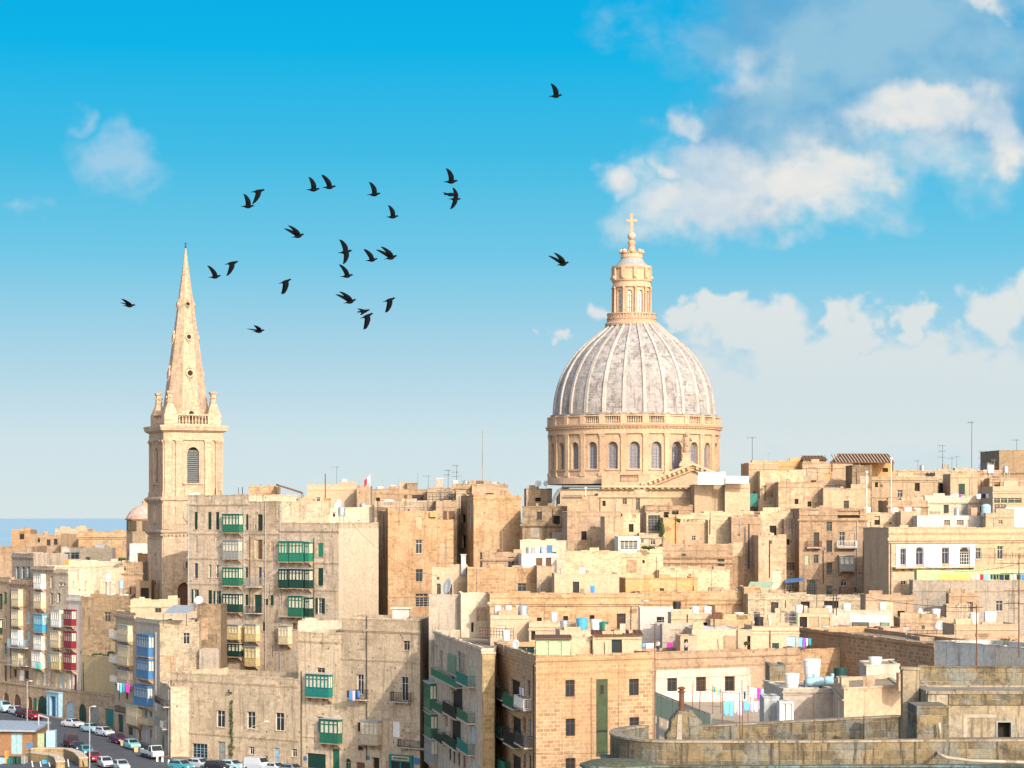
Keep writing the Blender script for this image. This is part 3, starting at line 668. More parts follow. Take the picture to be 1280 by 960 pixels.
# ------------------------------------------------------------------ the domed church
def church():
    Y0 = 400; k = Y0/F; cx, cy = (792.5-640)*k, Y0; z = lambda py: EYE+(HZ-py)*k
    root = thing('domed_church', 'huge church with a ribbed stone dome, arcaded drum, lantern and cross', 'church', (cx, cy, 14))
    st = R(14.4); ph = R(-2.6); r = 105.5*k
    def part(name, mb, mat, p=None, smooth=False):
        if mb.polar is None and name not in ('nave_wall',): pass
        mb.smooth = smooth; return mb.build(name, mat, p or root)
    def P(mb): mb.polar = (cx, cy, r); return mb
    w = Cyl(cx, cy, r); ww = .86
    ops = []
    for i in range(25):
        s = (ph+st*(i-12))*r; ops.append((s-ww, z(588), s+ww, z(555), True, .75))
    S0 = (ph-st*12.5)*r; S1 = (ph+st*12.5)*r
    mb = P(MB()); openwall(mb, w, S0, S1, z(606), z(540), ops, .75, [S0+(S1-S0)*i/100 for i in range(101)])
    for i in range(25):                                       # raised archivolts round each window
        s = (ph+st*(i-12))*r; o1 = outline(s-ww-.28, z(588), s+ww+.28, z(555)+.28, True); o2 = outline(s-ww, z(588), s+ww, z(555), True)
        for j in range(1, len(o1)-1):
            a, b, c, e = o1[j], o1[j+1], o2[j+1], o2[j]
            mb.face([w.f(a[0], -.1, a[1]), w.f(b[0], -.1, b[1]), w.f(c[0], -.1, c[1]), w.f(e[0], -.1, e[1])])
            mb.face([w.f(a[0], 0, a[1]), w.f(b[0], 0, b[1]), w.f(b[0], -.1, b[1]), w.f(a[0], -.1, a[1])])
            mb.face([w.f(e[0], -.1, e[1]), w.f(c[0], -.1, c[1]), w.f(c[0], 0, c[1]), w.f(e[0], 0, e[1])])
        fbox(mb, w, s-ww-.3, s+ww+.3, z(588)-.25, z(588), -.22, -.001)
    part('drum', mb, 'church')
    for i in range(25):
        s = (ph+st*(i-12))*r
        mb = MB(); frame_bars(mb, w, s-ww, z(588), s+ww, z(555), .5, .13, 2, 0, True)
        for q in (.12, .24, .36, .48, .6, .72): zz = z(588)+(z(555)-z(588))*q; fbox(mb, w, s-ww+.1, s+ww-.1, zz-.035, zz+.035, .52, .57)
        o = part('window', mb, 'wslate'); mb = MB(); panel(mb, w, s-ww, z(588), s+ww, z(555), .64, True); part('pane', mb, 'dgrille', o)
        s += st*r/2; mb = P(MB())                               # pilaster: base, shaft, capital
        fbox(mb, w, s-.55, s+.55, z(597), z(592), -.4, -.02); fbox(mb, w, s-.4, s+.4, z(592), z(549), -.24, -.02)
        fbox(mb, w, s-.47, s+.47, z(549), z(546.6), -.3, -.02); fbox(mb, w, s-.53, s+.53, z(546.6), z(545.4), -.36, -.02)
        part('pilaster', mb, 'church')
    mb = P(MB()); mb.lathe([(r+.01, z(606)), (r+.35, z(606)), (r+.35, z(598.5)), (r+.15, z(597)), (r+.01, z(596.5))], (cx, cy, 0), 96, False); part('plinth', mb, 'church')
    mb = P(MB()); mb.lathe([(r-.4, z(545.3)), (r+.32, z(545.3)), (r+.32, z(542.8)), (r+.24, z(542.7)), (r+.24, z(539)), (r+.4, z(538.6)), (r+.4, z(537.8)), (r+.6, z(536.6)), (r+.7, z(535.4)), (r+.7, z(534.6)), (r-.6, z(534.2))], (cx, cy, 0), 96, False)
    for i in range(150):
        a = R(2.4*i)*r; fbox(mb, w, a-.13, a+.13, z(538.4), z(537.2), -.58, -.3)
    part('cornice', mb, 'church')
    # balustrade
    wb = Cyl(cx, cy, 107.8*k); rb = wb.r; mb = P(MB())
    mb.lathe([(rb-.5, z(534.15)), (rb+.05, z(534.15)), (rb+.05, z(532.4)), (rb-.5, z(532.4))], (cx, cy, 0), 96, False)
    mb.lathe([(rb-.5, z(524.2)), (rb+.1, z(524.2)), (rb+.12, z(522.6)), (rb-.5, z(522.4)), (rb-.5, z(524.2))], (cx, cy, 0), 96, False)
    for i in range(25):
        s = (ph+st*(i-12)+st/2)*rb; fbox(mb, wb, s-.42, s+.42, z(534), z(522), -.12, .5)
        solid = abs((i-12)*14.4+7) > 60 or i % 5 == 3
        if solid: fbox(mb, wb, s+.42, s+st*rb-.42, z(532.4), z(524.2), .08, .4)
        else:
            fbox(mb, wb, s+.42, s+.6, z(532.4), z(524.2), .05, .4); fbox(mb, wb, s+st*rb-.6, s+st*rb-.42, z(532.4), z(524.2), .05, .4)
            for j in range(6):
                q = wb.f(s+.85+(st*rb-1.7)*j/5, .22, 0); mb.lathe([(.07, z(532.4)), (.12, z(530.5)), (.06, z(527.5)), (.09, z(526)), (.07, z(524.2))], (q[0], q[1], 0), 6, False)
    part('balustrade', mb, 'church')
    # attic ring, dome shell, ribs
    mb = P(MB()); rr = 102*k
    mb.lathe([(rr+.1, z(536)), (rr+.1, z(522)), (rr+.35, z(521.5)), (rr+.35, z(519.6)), (rr-.2, z(519.2))], (cx, cy, 0), 100, False); part('attic', mb, 'dome')
    cp = [(520,100.3),(505,99.4),(490,96.8),(476,92.6),(464,87),(452,79.6),(442,71.6),(431,60.5),(421,48),(412,37),(404,28)]
    def prof(t):
        t = max(0, min(.9999, t))*(len(cp)-1); i = int(t); f = t-i
        g = lambda j: cp[max(0, min(len(cp)-1, j))]
        o = []
        for c in range(2):
            p0, p1, p2, p3 = g(i-1)[c], g(i)[c], g(i+1)[c], g(i+2)[c]
            o.append(.5*((2*p1)+(-p0+p2)*f+(2*p0-5*p1+4*p2-p3)*f*f+(-p0+3*p1-3*p2+p3)*f**3))
        return o[1]*k, z(o[0])
    pr = [prof(i/40) for i in range(41)]
    mb = P(MB()); mb.lathe(pr, (cx, cy, 0), 100, False); part('dome', mb, 'dome', smooth=True)
    for i in range(25):
        th = ph+st*(i-12)+st/2; mb = P(MB()); rows = []
        for j, (ra, za) in enumerate(pr):
            if j > 39: break
            nxt = pr[min(j+1, 40)]; prv = pr[max(j-1, 0)]; tr, tz = nxt[0]-prv[0], nxt[1]-prv[1]; ln = math.hypot(tr, tz); nr, nz = tz/ln, -tr/ln
            hw = .33*(.3+.7*ra/pr[0][0]); row = []
            for a, h in ((-hw, -.05), (-hw*.8, .24), (hw*.8, .24), (hw, -.05)):
                R2 = ra+nr*h; t2 = th+a/max(R2, 1); row.append((cx+R2*math.sin(t2), cy-R2*math.cos(t2), za+nz*h))
            rows.append(row)
        mb.rings(rows, False, False, False); part('rib', mb, 'rib')
    # lantern
    lx = (789.6-640)*k; lr = 22.4*k
    def lathe(name, prof, mat='church', n=40, smooth=False, poly=0):
        m = MB(); m.polar = (lx, cy, lr); m.lathe([(a*k, z(b)) for a, b in prof], (lx, cy, 0), n, True); return part(name, m, mat, smooth=smooth)
    lathe('lantern_base', [(33,408),(33.5,405.5),(32,403.5),(31,402.8),(31,400.5),(30,400),(30,396)])
    m = MB(); wl = Cyl(lx, cy, 30.4*k)
    m.lathe([((30.6)*k, z(400.2)), (31.4*k, z(400)), (31.4*k, z(399)), (30.6*k, z(398.8))], (lx, cy, 0), 40, False)
    m.lathe([(29.8*k, z(394)), (31.2*k, z(393.9)), (31.2*k, z(392.4)), (29.8*k, z(392.3)), (29.8*k, z(394))], (lx, cy, 0), 40, False)
    for i in range(48):
        s = 2*math.pi*i/48*wl.r; d = .26 if i % 6 == 0 else .11
        fbox(m, wl, s-d, s+d, z(399), z(394), -.02, .25)
    part('lantern_balustrade', m, 'church')
    wl = Cyl(lx, cy, lr); st2 = R(36); ph2 = R(-10); lw = .46; ops = []
    for i in range(10): s = (ph2+st2*(i-5))*lr; ops.append((s-lw, z(393), s+lw, z(364), True))
    m = MB(); m.polar = (lx, cy, lr); a0 = (ph2-st2*5.5)*lr; a1 = (ph2+st2*4.5)*lr
    openwall(m, wl, a0, a1, z(396), z(358), ops, .4, [a0+(a1-a0)*i/60 for i in range(61)]); part('lantern_wall', m, 'church')
    for i in range(10):
        s = (ph2+st2*(i-5))*lr; m = MB(); frame_bars(m, wl, s-lw, z(393), s+lw, z(364), .2, .09, 1, 0, True)
        for q in (.25, .5, .75): fbox(m, wl, s-lw, s+lw, z(393)+(z(364)-z(393))*q-.03, z(393)+(z(364)-z(393))*q+.03, .22, .26)
        o = part('lantern_window', m, 'wslate'); m = MB(); panel(m, wl, s-lw, z(393), s+lw, z(364), .3, True); part('pane', m, 'curtain', o)
        s += st2*lr/2
        for q in (0,):
            c = wl.f(s+q, -.18, 0); m = MB(); m.lathe([(.3, z(394)), (.3, z(392)), (.2, z(391)), (.18, z(362)), (.28, z(360.5)), (.28, z(359.5))], (c[0], c[1], 0), 8, True); part('column', m, 'church', smooth=True)
        m = MB(); fbox(m, wl, s-.28, s+.28, z(351), z(335.5), -.4, 0); c = wl.f(s, -.34, z(348)); m.ball(c, .32, 8, 6); part('bracket', m, 'church')
    lathe('lantern_entablature', [(22.5,360.5),(24.4,360),(24.4,357.5),(23.6,357.2),(23.6,353.5),(25,352.4),(25.4,351),(23,350.5),(23,337.5),(24,337),(25,335),(25,333.4),(22,333)])
    lathe('lantern_cap', [(22.5,333.2),(19.5,331.6),(16,327.5),(13.4,323.5),(12,321)], 'lead', 32, True)
    m = MB(); m.lathe([(13*k, z(323.5)), (14*k, z(322)), (13.2*k, z(318)), (14.4*k, z(316.5)), (13*k, z(315.6)), (9*k, z(315.2))], (lx, cy, 0), 24, True)
    for i in range(8):
        a = i*math.pi/4; m.ball((lx+13*k*math.cos(a), cy+13*k*math.sin(a), z(314.8)), .42, 8, 5)
    part('crown', m, 'church')
    lathe('finial', [(7.5,316),(6,313.5),(4.6,312),(3.8,306),(5.2,303.5),(4.2,301.5),(2.5,300),(2.2,299)], 'church', 16, True)
    m = MB(); m.ball((lx, cy, z(295.3)), 5.2*k, 16, 12); part('ball', m, 'pwhite', smooth=True)
    m = MB(); m.box((lx, cy, (z(290.4)+z(267))/2), (.46, .34, z(267)-z(290.4))); m.box((lx-.55-.02, cy, z(275.8)), (.72, .3, .44)); m.box((lx+.55+.02, cy, z(275.8)), (.72, .3, .44)); part('cross', m, 'church')
    # body under the drum
    A = (XZ(700, 0, 385)[0], 385); Bp = (XZ(930, 0, 385)[0], 385); w = Fac(A, Bp)
    zz = lambda py: ZP(py, 385); m = MB()
    q = [A, Bp, (Bp[0], 418), (A[0], 418)]
    for i in range(4): openwall(m, Fac(q[i], q[(i+1) % 4]), 0, Fac(q[i], q[(i+1) % 4]).L, 14, zz(611), [])
    m.face([(a, b, zz(611)) for a, b in q]); part('body_wall', m, 'ptan')
    m = MB(); fbox(m, w, w.S(748), w.L+.6, zz(612.5), zz(611), -.35, 0); fbox(m, w, w.S(748), w.L+.8, zz(609.5), zz(607), -1.0, 0); fbox(m, w, w.S(748)+.2, w.L+.5, zz(611), zz(609.5), -.5, 0)
    for i in range(int((w.L-w.S(748))/.95)): s = w.S(748)+.5+i*.95; fbox(m, w, s, s+.42, zz(611), zz(609.6), -.9, -.5)
    fbox(m, w, w.S(750), w.L, zz(622), zz(620.5), -.25, 0); fbox(m, w, w.S(803), w.L, zz(631), zz(629.5), -.3, 0); part('body_cornice', m, 'church')
    m = MB(); s0, s1 = w.S(752), w.S(812)                     # parapet with balusters in front of the drum
    fbox(m, w, s0, s1, zz(607), zz(602.5), -.1, .5); fbox(m, w, s0, s1, zz(593.5), zz(592), -.12, .5)
    for a, b in ((752,757),(754,775),(798,812)): fbox(m, w, w.S(a), w.S(b), zz(602.5), zz(593.5), -.05 if a != 752 else -.15, .45)
    for i in range(13): c = w.f(w.S(776.5)+(w.S(797)-w.S(776.5))*i/12, .2, 0); m.lathe([(.08, zz(602.5)), (.14, zz(600)), (.06, zz(596)), (.09, zz(593.5))], (c[0], c[1], 0), 6, False)
    part('parapet', m, 'church')
    # pediment over the transept
    pk, pl, prr = w.S(865.5), w.S(801), w.S(930); zb, zp = zz(607), zz(581.5)
    m = MB(); back = 14
    l = [w.f(a, d, b) for d in (.3, back) for a, b in ((pl+.6, zb), (prr-.6, zb), (pk, zp-.5))]
    m.face([l[0], l[1], l[2]]); m.face([l[2], l[5], l[3], l[0]]); m.face([l[1], l[4], l[5], l[2]]); m.face([l[3], l[5], l[4]]); part('pediment', m, 'pcream')
    m = MB()
    for a, b in ((pl, pk), (prr, pk)):
        for d0, d1, h0, h1 in ((-.9, .5, .0, .42), (-.45, .4, -.42, 0), (-.2, .4, -.85, -.42)):
            c = []
            for hh in (h0, h1):
                for (s_, zz_) in ((a, zb), (b, zp)):
                    pass
            P8 = [w.f(a, d0, zb+h0), w.f(b, d0, zp+h0), w.f(b, d1, zp+h0), w.f(a, d1, zb+h0), w.f(a, d0, zb+h1), w.f(b, d0, zp+h1), w.f(b, d1, zp+h1), w.f(a, d1, zb+h1)]
            m.box8(P8)
        for i in range(1, 11):
            t = i/11; s_ = a+(b-a)*t; zq = zb+(zp-zb)*t-.42; fbox(m, w, s_-.2, s_+.2, zq, zq+.4, -.85, -.46)
    part('raking_cornice', m, 'church')
    m = MB(); x0, yy, _ = w.f(w.S(858), .4, 0); Z = lambda py: ZP(py, 385)
    for py0, py1, hw in ((583, 579, 1.15), (579, 576.5, .95), (576.5, 573, .72), (573, 568, .6), (568, 566, .72)): m.box((x0, yy, (Z(py0)+Z(py1))/2), (hw*2, hw*1.6, Z(py1)-Z(py0)))
    part('pedestal', m, 'church')
    m = MB(); rs = []                                          # robed statue with raised arm
    for py, a, b, dx in ((566,.62,.5,0),(562,.55,.45,.02),(556,.5,.4,.05),(551,.58,.4,.02),(547.5,.62,.36,0),(546,.3,.24,0),(545.3,.16,.16,0)):
        rs.append([(x0+dx+a*math.cos(t*math.pi/6), yy+b*math.sin(t*math.pi/6), Z(py)) for t in range(12)])
    m.rings(rs); m.ball((x0+.02, yy-.05, Z(543.4)), .3, 10, 8, 1.2); m.tube([(x0-.5, yy, Z(548)), (x0-.75, yy-.2, Z(552)), (x0-.35, yy-.5, Z(553.5))], [.18, .15, .1]); m.tube([(x0+.5, yy, Z(548)), (x0+.78, yy-.15, Z(551)), (x0+.72, yy-.4, Z(547))], [.18, .15, .1]); m.smooth = True
    m.build('statue', 'cream', root)
    # sweeping buttress at the left of the body
    m = MB(); rs = []
    wv = Fac((XZ(686, 0, 386)[0], 386), A)
    top = [(687.5, 634), (690, 627), (693.5, 618), (698, 611), (704, 608), (712, 607.2)]
    a = [XZ(px, py, 386) for px, py in top]; lo = [XZ(px+2.5 if px < 704 else px, py+3, 386) for px, py in top]
    for i in range(len(a)-1):
        m.box8([(lo[i][0], 384.6, lo[i][2]), (lo[i+1][0], 384.6, lo[i+1][2]), (lo[i+1][0], 392, lo[i+1][2]), (lo[i][0], 392, lo[i][2]), (a[i][0], 384.6, a[i][2]), (a[i+1][0], 384.6, a[i+1][2]), (a[i+1][0], 392, a[i+1][2]), (a[i][0], 392, a[i][2])])
    part('buttress', m, 'slate')
    m = MB(); w3 = Fac((XZ(704, 0, 384.4)[0], 384.4), (XZ(752, 0, 384.4)[0], 384.4)); fbox(m, w3, 0, w3.L, ZP(609, 384.4), ZP(606.8, 384.4), -.5, 8); fbox(m, w3, w3.L*.02, w3.L, ZP(620, 384.4), ZP(618.5, 384.4), -.2, 0); part('ledge', m, 'slate')
church()

# ------------------------------------------------------------------ the spired bell tower
def tower():
    A, B, Cc = [Vector(((px-640)/F*Y, Y)) for px, Y in ((185.8, 420.6), (204, 410), (279, 414))]
    D = A+(Cc-B); q = [A, B, Cc, D]; cen = (A+Cc)/2; fs = [Fac(q[i], q[(i+1) % 4]) for i in range(4)]; w = fs[1]
    T = w.t; I = -w.n; z = lambda py: ZP(py, 411); hs = fs[1].L/2
    root = thing('bell_tower', 'tall square bell tower with tapering octagonal stone spire behind the grey balconied tenement', 'tower', (cen.x, cen.y, 15))
    tp = lambda a, b, zz: (cen.x+T.x*a+I.x*b, cen.y+T.y*a+I.y*b, zz)
    def blk(mb, a0, a1, b0, b1, z0, z1): mb.box8([tp(a, b, zz) for zz in (z0, z1) for a, b in ((a0,b0),(a1,b0),(a1,b1),(a0,b1))])
    def ring(mb, h, z0, z1, h2=None):
        h2 = h if h2 is None else h2
        mb.rings([[tp(a*hh, b*hh, zz) for a, b in ((-1,-1),(1,-1),(1,1),(-1,1))] for hh, zz in ((h, z0), (h2, z1))])
    k = 411/F
    # lower shaft and its openings
    m = MB()
    for i in range(4):
        f = fs[i]; ops = []
        if i == 1: ops = [(f.S(222), z(770), f.S(240), z(728), True, .5)]
        if i == 0: ops = [(f.L*.5-.45, z(708), f.L*.5+.45, z(693), True, .3), (f.L*.5-.8, z(750), f.L*.5+.8, z(727), True, .3)]
        openwall(m, f, 0, f.L, 14, z(667), ops)
    for i in (0, 1, 2, 3):
        f = fs[i]
        for s in (0, f.L-1.5): fbox(m, f, s, s+1.5, 14.2, z(673), -.22, -.002)
    m.build('lower_shaft', 'tower', root)
    m = MB(); f = fs[1]; ol = outline(f.S(222), z(770), f.S(240), z(728), True, 0, 14); c0 = ((f.S(222)+f.S(240))/2, z(728)-(f.S(240)-f.S(222))/2)
    for j in range(2, len(ol)-1):                                # big wedge stones round the arch
        a, b = ol[j], ol[j+1]; e = 1.62 if j % 2 else 1.4
        o = [(c0[0]+(p[0]-c0[0])*e, c0[1]+(p[1]-c0[1])*e) for p in (a, b)]
        P = [f.f(a[0], .0, a[1]), f.f(b[0], .0, b[1]), f.f(o[1][0], .0, o[1][1]), f.f(o[0][0], .0, o[0][1])]; P2 = [f.f(a[0], -.16, a[1]), f.f(b[0], -.16, b[1]), f.f(o[1][0], -.16, o[1][1]), f.f(o[0][0], -.16, o[0][1])]
        m.box8(P+P2)
    m.build('arch_surround', 'orange', root)
    m = MB(); panel(m, f, f.S(222), z(770), f.S(240), z(728), .5, True); m.build('arch_door', 'wbrown', root)
    for zc0, zc1, hw in ((708, 693, .45), (750, 727, .8)):
        f0 = fs[0]; m = MB(); panel(m, f0, f0.L/2-hw, z(zc0), f0.L/2+hw, z(zc1), .3, True); m.build('lancet', 'shade', root)
        m = MB(); o1 = outline(f0.L/2-hw-.25, z(zc0), f0.L/2+hw+.25, z(zc1)+.25, True); o2 = outline(f0.L/2-hw, z(zc0), f0.L/2+hw, z(zc1), True)
        for j in range(1, len(o1)-1):
            a, b, c, e = o1[j], o1[j+1], o2[j+1], o2[j]; m.face([f0.f(a[0], -.12, a[1]), f0.f(b[0], -.12, b[1]), f0.f(c[0], -.12, c[1]), f0.f(e[0], -.12, e[1])]); m.face([f0.f(a[0], 0, a[1]), f0.f(b[0], 0, b[1]), f0.f(b[0], -.12, b[1]), f0.f(a[0], -.12, a[1])])
        m.build('hood_mould', 'tower', root)
    def roundel(f, s, zc, r, name='roundel', deep='shade'):
        m = MB(); n = 24; rr = ((r, 0), (r, -.3), (r*.78, -.34), (r*.72, .0))
        m.rings([[f.f(s+a*math.cos(2*math.pi*j/n), d, zc+a*math.sin(2*math.pi*j/n)) for j in range(n)] for a, d in rr], True, False, False)
        o = m.build(name, 'tower', root); m = MB(); m.face([f.f(s+r*.74*math.cos(2*math.pi*j/n), -.01, zc+r*.74*math.sin(2*math.pi*j/n)) for j in range(n)]); m.build('disc', deep, o)
    roundel(fs[1], fs[1].S(238), z(706), 1.25)
    # band, second stage
    m = MB(); ring(m, hs+.18, z(673), z(671)); ring(m, hs+.02, z(671), z(667.5)); ring(m, hs+.25, z(667.5), z(665.5), hs+.55); ring(m, hs+.55, z(665.5), z(663.6)); ring(m, hs+.55, z(663.6), z(661.8), hs+.3)
    for i in range(4):
        for j in range(16): s = fs[i].L*(j+.5)/16; fbox(m, fs[i], s-.14, s+.14, z(669.5), z(667.6), -.4, 0)
    m.build('lower_cornice', 'tower', root)
    m = MB()
    for i in range(4): openwall(m, fs[i], 0, fs[i].L, z(664), z(626), [])
    for i in range(4):
        f = fs[i]
        for s in (0, f.L-1.5): fbox(m, f, s, s+1.5, z(661.8), z(629), -.2, -.002)
        fbox(m, f, 2.1, f.L-2.1, z(655), z(633), -.12, -.002)
    m.build('middle_stage', 'tower', root)
    roundel(fs[1], fs[1].S(240), z(643), 1.6, 'clock_surround', 'cream')
    f0 = fs[0]; m = MB(); n = 20
    for e, d in ((1, -.2),): m.rings([[f0.f(f0.L/2+a*.9*math.cos(2*math.pi*j/n), dd, z(643.5)+a*1.7*math.sin(2*math.pi*j/n)) for j in range(n)] for a, dd in ((1, -.12), (1, -.3), (.75, -.3), (.7, -.12))], True, False, False)
    m.build('oval_moulding', 'tower', root)
    m = MB(); ring(m, hs+.2, z(629), z(627.4)); ring(m, hs+.3, z(627.4), z(625), hs+.62); ring(m, hs+.62, z(625), z(623)); ring(m, hs+.62, z(623), z(620.4), hs+.15); m.build('middle_cornice', 'tower', root)
    # belfry
    m = MB(); bw = hs-.25
    bq = [tp(a*bw, b*bw, 0)[:2] for a, b in ((-1,1),(-1,-1),(1,-1),(1,1))]; bf = [Fac(bq[i], bq[(i+1) % 4]) for i in range(4)]; L = bf[0].L
    s0, s1 = L/2-1.02, L/2+1.02; za, zb = z(603.5), z(558.5)
    for f in bf: openwall(m, f, 0, L, z(622), z(548), [(s0, za, s1, zb, True, .6)])
    for f in bf:
        o1 = outline(s0-.32, za, s1+.32, zb+.34, True); o2 = outline(s0, za, s1, zb, True)
        for j in range(1, len(o1)-1):
            a, b, c, e = o1[j], o1[j+1], o2[j+1], o2[j]
            m.face([f.f(a[0], -.16, a[1]), f.f(b[0], -.16, b[1]), f.f(c[0], -.16, c[1]), f.f(e[0], -.16, e[1])]); m.face([f.f(a[0], 0, a[1]), f.f(b[0], 0, b[1]), f.f(b[0], -.16, b[1]), f.f(a[0], -.16, a[1])]); m.face([f.f(e[0], -.16, e[1]), f.f(c[0], -.16, c[1]), f.f(c[0], 0, c[1]), f.f(e[0], 0, e[1])])
        fbox(m, f, s0-.8, s1+.8, z(605.4), z(603.6), -.4, 0); fbox(m, f, s0-.5, s1+.5, z(620), z(605.4), -.14, 0)
    m.build('belfry_wall', 'tower', root)
    for f in bf:
        o = MB(); panel(o, f, s0, za, s1, zb, .5, True); o = o.build('belfry_opening', 'void', root)
        lm = MB()
        for j in range(17):
            zz = za+.1+j*.33; hw = 1.0
            top = zb-1.02
            if zz > top: hw = math.sqrt(max(.01, 1.02**2-(zz-top)**2))
            c = L/2; P = [f.f(c-hw, .12, zz), f.f(c+hw, .12, zz), f.f(c+hw, .42, zz+.2), f.f(c-hw, .42, zz+.2)]; P2 = [(a, b, g+.06) for a, b, g in P]
            if zz < zb-.3: lm.box8(P+P2)
        lm.build('louvres', 'slate', o)
    for f in bf:
        for a0, a1 in ((0.02, 1.1), (1.95, 3.0), (L-3.0, L-1.95), (L-1.1, L-.02)):
            m = MB(); fbox(m, f, a0-.08, a1+.08, z(620.4), z(615), -.36, 0); fbox(m, f, a0, a1, z(615), z(553.5), -.26, 0); fbox(m, f, a0-.07, a1+.07, z(553.5), z(551.6), -.38, 0); fbox(m, f, a0-.14, a1+.14, z(551.6), z(549.8), -.5, 0); m.build('pilaster', 'tower', root)
    m = MB(); ring(m, hs+.02, z(549.8), z(547.6)); ring(m, hs-.06, z(547.6), z(540)); ring(m, hs+.1, z(540), z(537.5), hs+.6); ring(m, hs+.6, z(537.5), z(536)); ring(m, hs+.62, z(536), z(533), hs+.75); ring(m, hs+.75, z(533), z(531.4)); m.build('top_cornice', 'tower', root)
    # parapet with balusters, corner pinnacles
    m = MB(); h = hs-.35
    for i in range(4):
        f = Fac(*[tp(a*h, b*h, 0)[:2] for a, b in [((-1,1),(-1,-1)), ((-1,-1),(1,-1)), ((1,-1),(1,1)), ((1,1),(-1,1))][i]]); L2 = f.L
        fbox(m, f, 0, L2, z(531.4), z(529.2), -.02, .5); fbox(m, f, 2.1, L2-2.1, z(518.8), z(517), -.06, .5)
        for a0, a1 in ((0, 2.3), (L2-2.3, L2)): fbox(m, f, a0, a1, z(529.2), z(517), -.08, .45)
        for j in range(9):
            p = f.f(2.62+(L2-5.24)*j/8, .25, 0); m.lathe([(.1, z(529.2)), (.19, z(526.5)), (.08, z(522)), (.13, z(520.5)), (.1, z(518.8))], (p[0], p[1], 0), 8, False)
    m.build('parapet', 'tower', root)
    for a, b in ((-1,-1),(1,-1),(-1,1),(1,1)):
        ca, cb = a*(hs-1.45), b*(hs-1.45); m = MB()
        pr = ((1.1, 517), (1.1, 516), (1.0, 514), (.8, 509.5), (.56, 505.5), (.42, 502.8), (.54, 502), (.42, 501))
        m.rings([[tp(ca+u*r, cb+v*r, z(py)) for u, v in ((-1,-1),(1,-1),(1,1),(-1,1))] for r, py in pr])
        m.rings([[tp(ca+u*r, cb+v*r, z(py)) for u, v in ((-1,-1),(1,-1),(1,1),(-1,1))] for r, py in ((.42, 501), (.38, 492), (.56, 490.5), (.6, 488.6), (.25, 487.4))])
        for t in range(8): m.ball(tp(ca+.52*math.cos(t*math.pi/4), cb+.52*math.sin(t*math.pi/4), z(500.5 if t % 2 else 496)), .2, 6, 4)
        m.build('pinnacle', 'tower', root)
    # octagonal spire
    a0 = math.atan2(T.y, T.x)+math.pi/8; m = MB(); r0 = 3.75/math.cos(math.pi/8)
    def rad(py): t = (py-303)/(517-303); return r0*(t**1.02)*1.0+.05
    ly = [531, 517]+[517-213*j/12 for j in range(1, 13)]
    m.rings([[(cen.x+rad(min(py, 517))*math.cos(a0+j*math.pi/4), cen.y+rad(min(py, 517))*math.sin(a0+j*math.pi/4), z(py)) for j in range(8)] for py in ly]); m.build('spire', 'tower', root)
    m = MB(); m.lathe([(.05, z(305)), (.22, z(304)), (.1, z(303)), (.16, z(302)), (.05, z(301))], (cen.x, cen.y, 0), 8)
    m.cyl((cen.x, cen.y, z(303)), (cen.x, cen.y, z(297)), .05); m.cyl((cen.x-.28, cen.y, z(299.3)), (cen.x+.28, cen.y, z(299.3)), .05); m.build('spire_cross', 'iron', root)
    for fi, d in enumerate(((-I), (-T), T)):                       # round ornamented windows up the faces
        for py, rr in ((465, .58), (419, .48), (377, .38)):
            ap = rad(py)*math.cos(math.pi/8); side = Vector((-d.y, d.x)); slope = (r0*math.cos(math.pi/8))/(z(303)-z(517)); up = Vector((-d.x*slope, -d.y*slope, 1)).normalized(); o3 = Vector((d.x, d.y, slope)).normalized()
            c = Vector((cen.x+d.x*ap, cen.y+d.y*ap, z(py))); sd = Vector((side.x, side.y, 0)); m = MB(); n = 16
            m.rings([[c+(sd*math.cos(2*math.pi*j/n)+up*math.sin(2*math.pi*j/n))*a+o3*e for j in range(n)] for a, e in ((rr*1.3, -.02), (rr*1.25, .28), (rr*.85, .32), (rr*.75, .02))], True, False, False)
            for e, s2 in ((1.75, .32), (2.25, .22), (-1.7, .24), (-2.15, .15)): m.ball(c+up*e*rr+o3*.1, s2*rr*1.6, 8, 6)
            for q1 in (-1, 1):
                for e in (1.45, -1.4): m.ball(c+up*e*rr+sd*q1*rr*.6+o3*.1, rr*.3, 6, 5)
            o = m.build('oculus', 'tower', root); m = MB(); m.face([c+(sd*math.cos(2*math.pi*j/n)+up*math.sin(2*math.pi*j/n))*rr*.8+o3*.03 for j in range(n)]); m.build('pane', 'void', o)
    m = MB(); d = -I; c = Vector((cen.x+d.x*3.9, cen.y+d.y*3.9)); sd = T   # small gabled dormer at the spire foot
    for off in (0,):
        g = [(-.95, 531), (.95, 531), (.95, 512.5), (0, 508.5), (-.95, 512.5)]
        fr = [(c.x+sd.x*a, c.y+sd.y*a, z(py)) for a, py in g]; bk = [(p[0]-d.x*1.6, p[1]-d.y*1.6, p[2]) for p in fr]; m.rings([fr, bk])
    m.build('dormer', 'tower', root)
    m = MB(); m.face([(c.x+d.x*.02+sd.x*a, c.y+d.y*.02+sd.y*a, z(py)) for a, py in ((-.42, 530), (.42, 530), (.42, 515), (.2, 512.8), (-.2, 512.8), (-.42, 515))]); m.build('dormer_door', 'void', root)
tower()

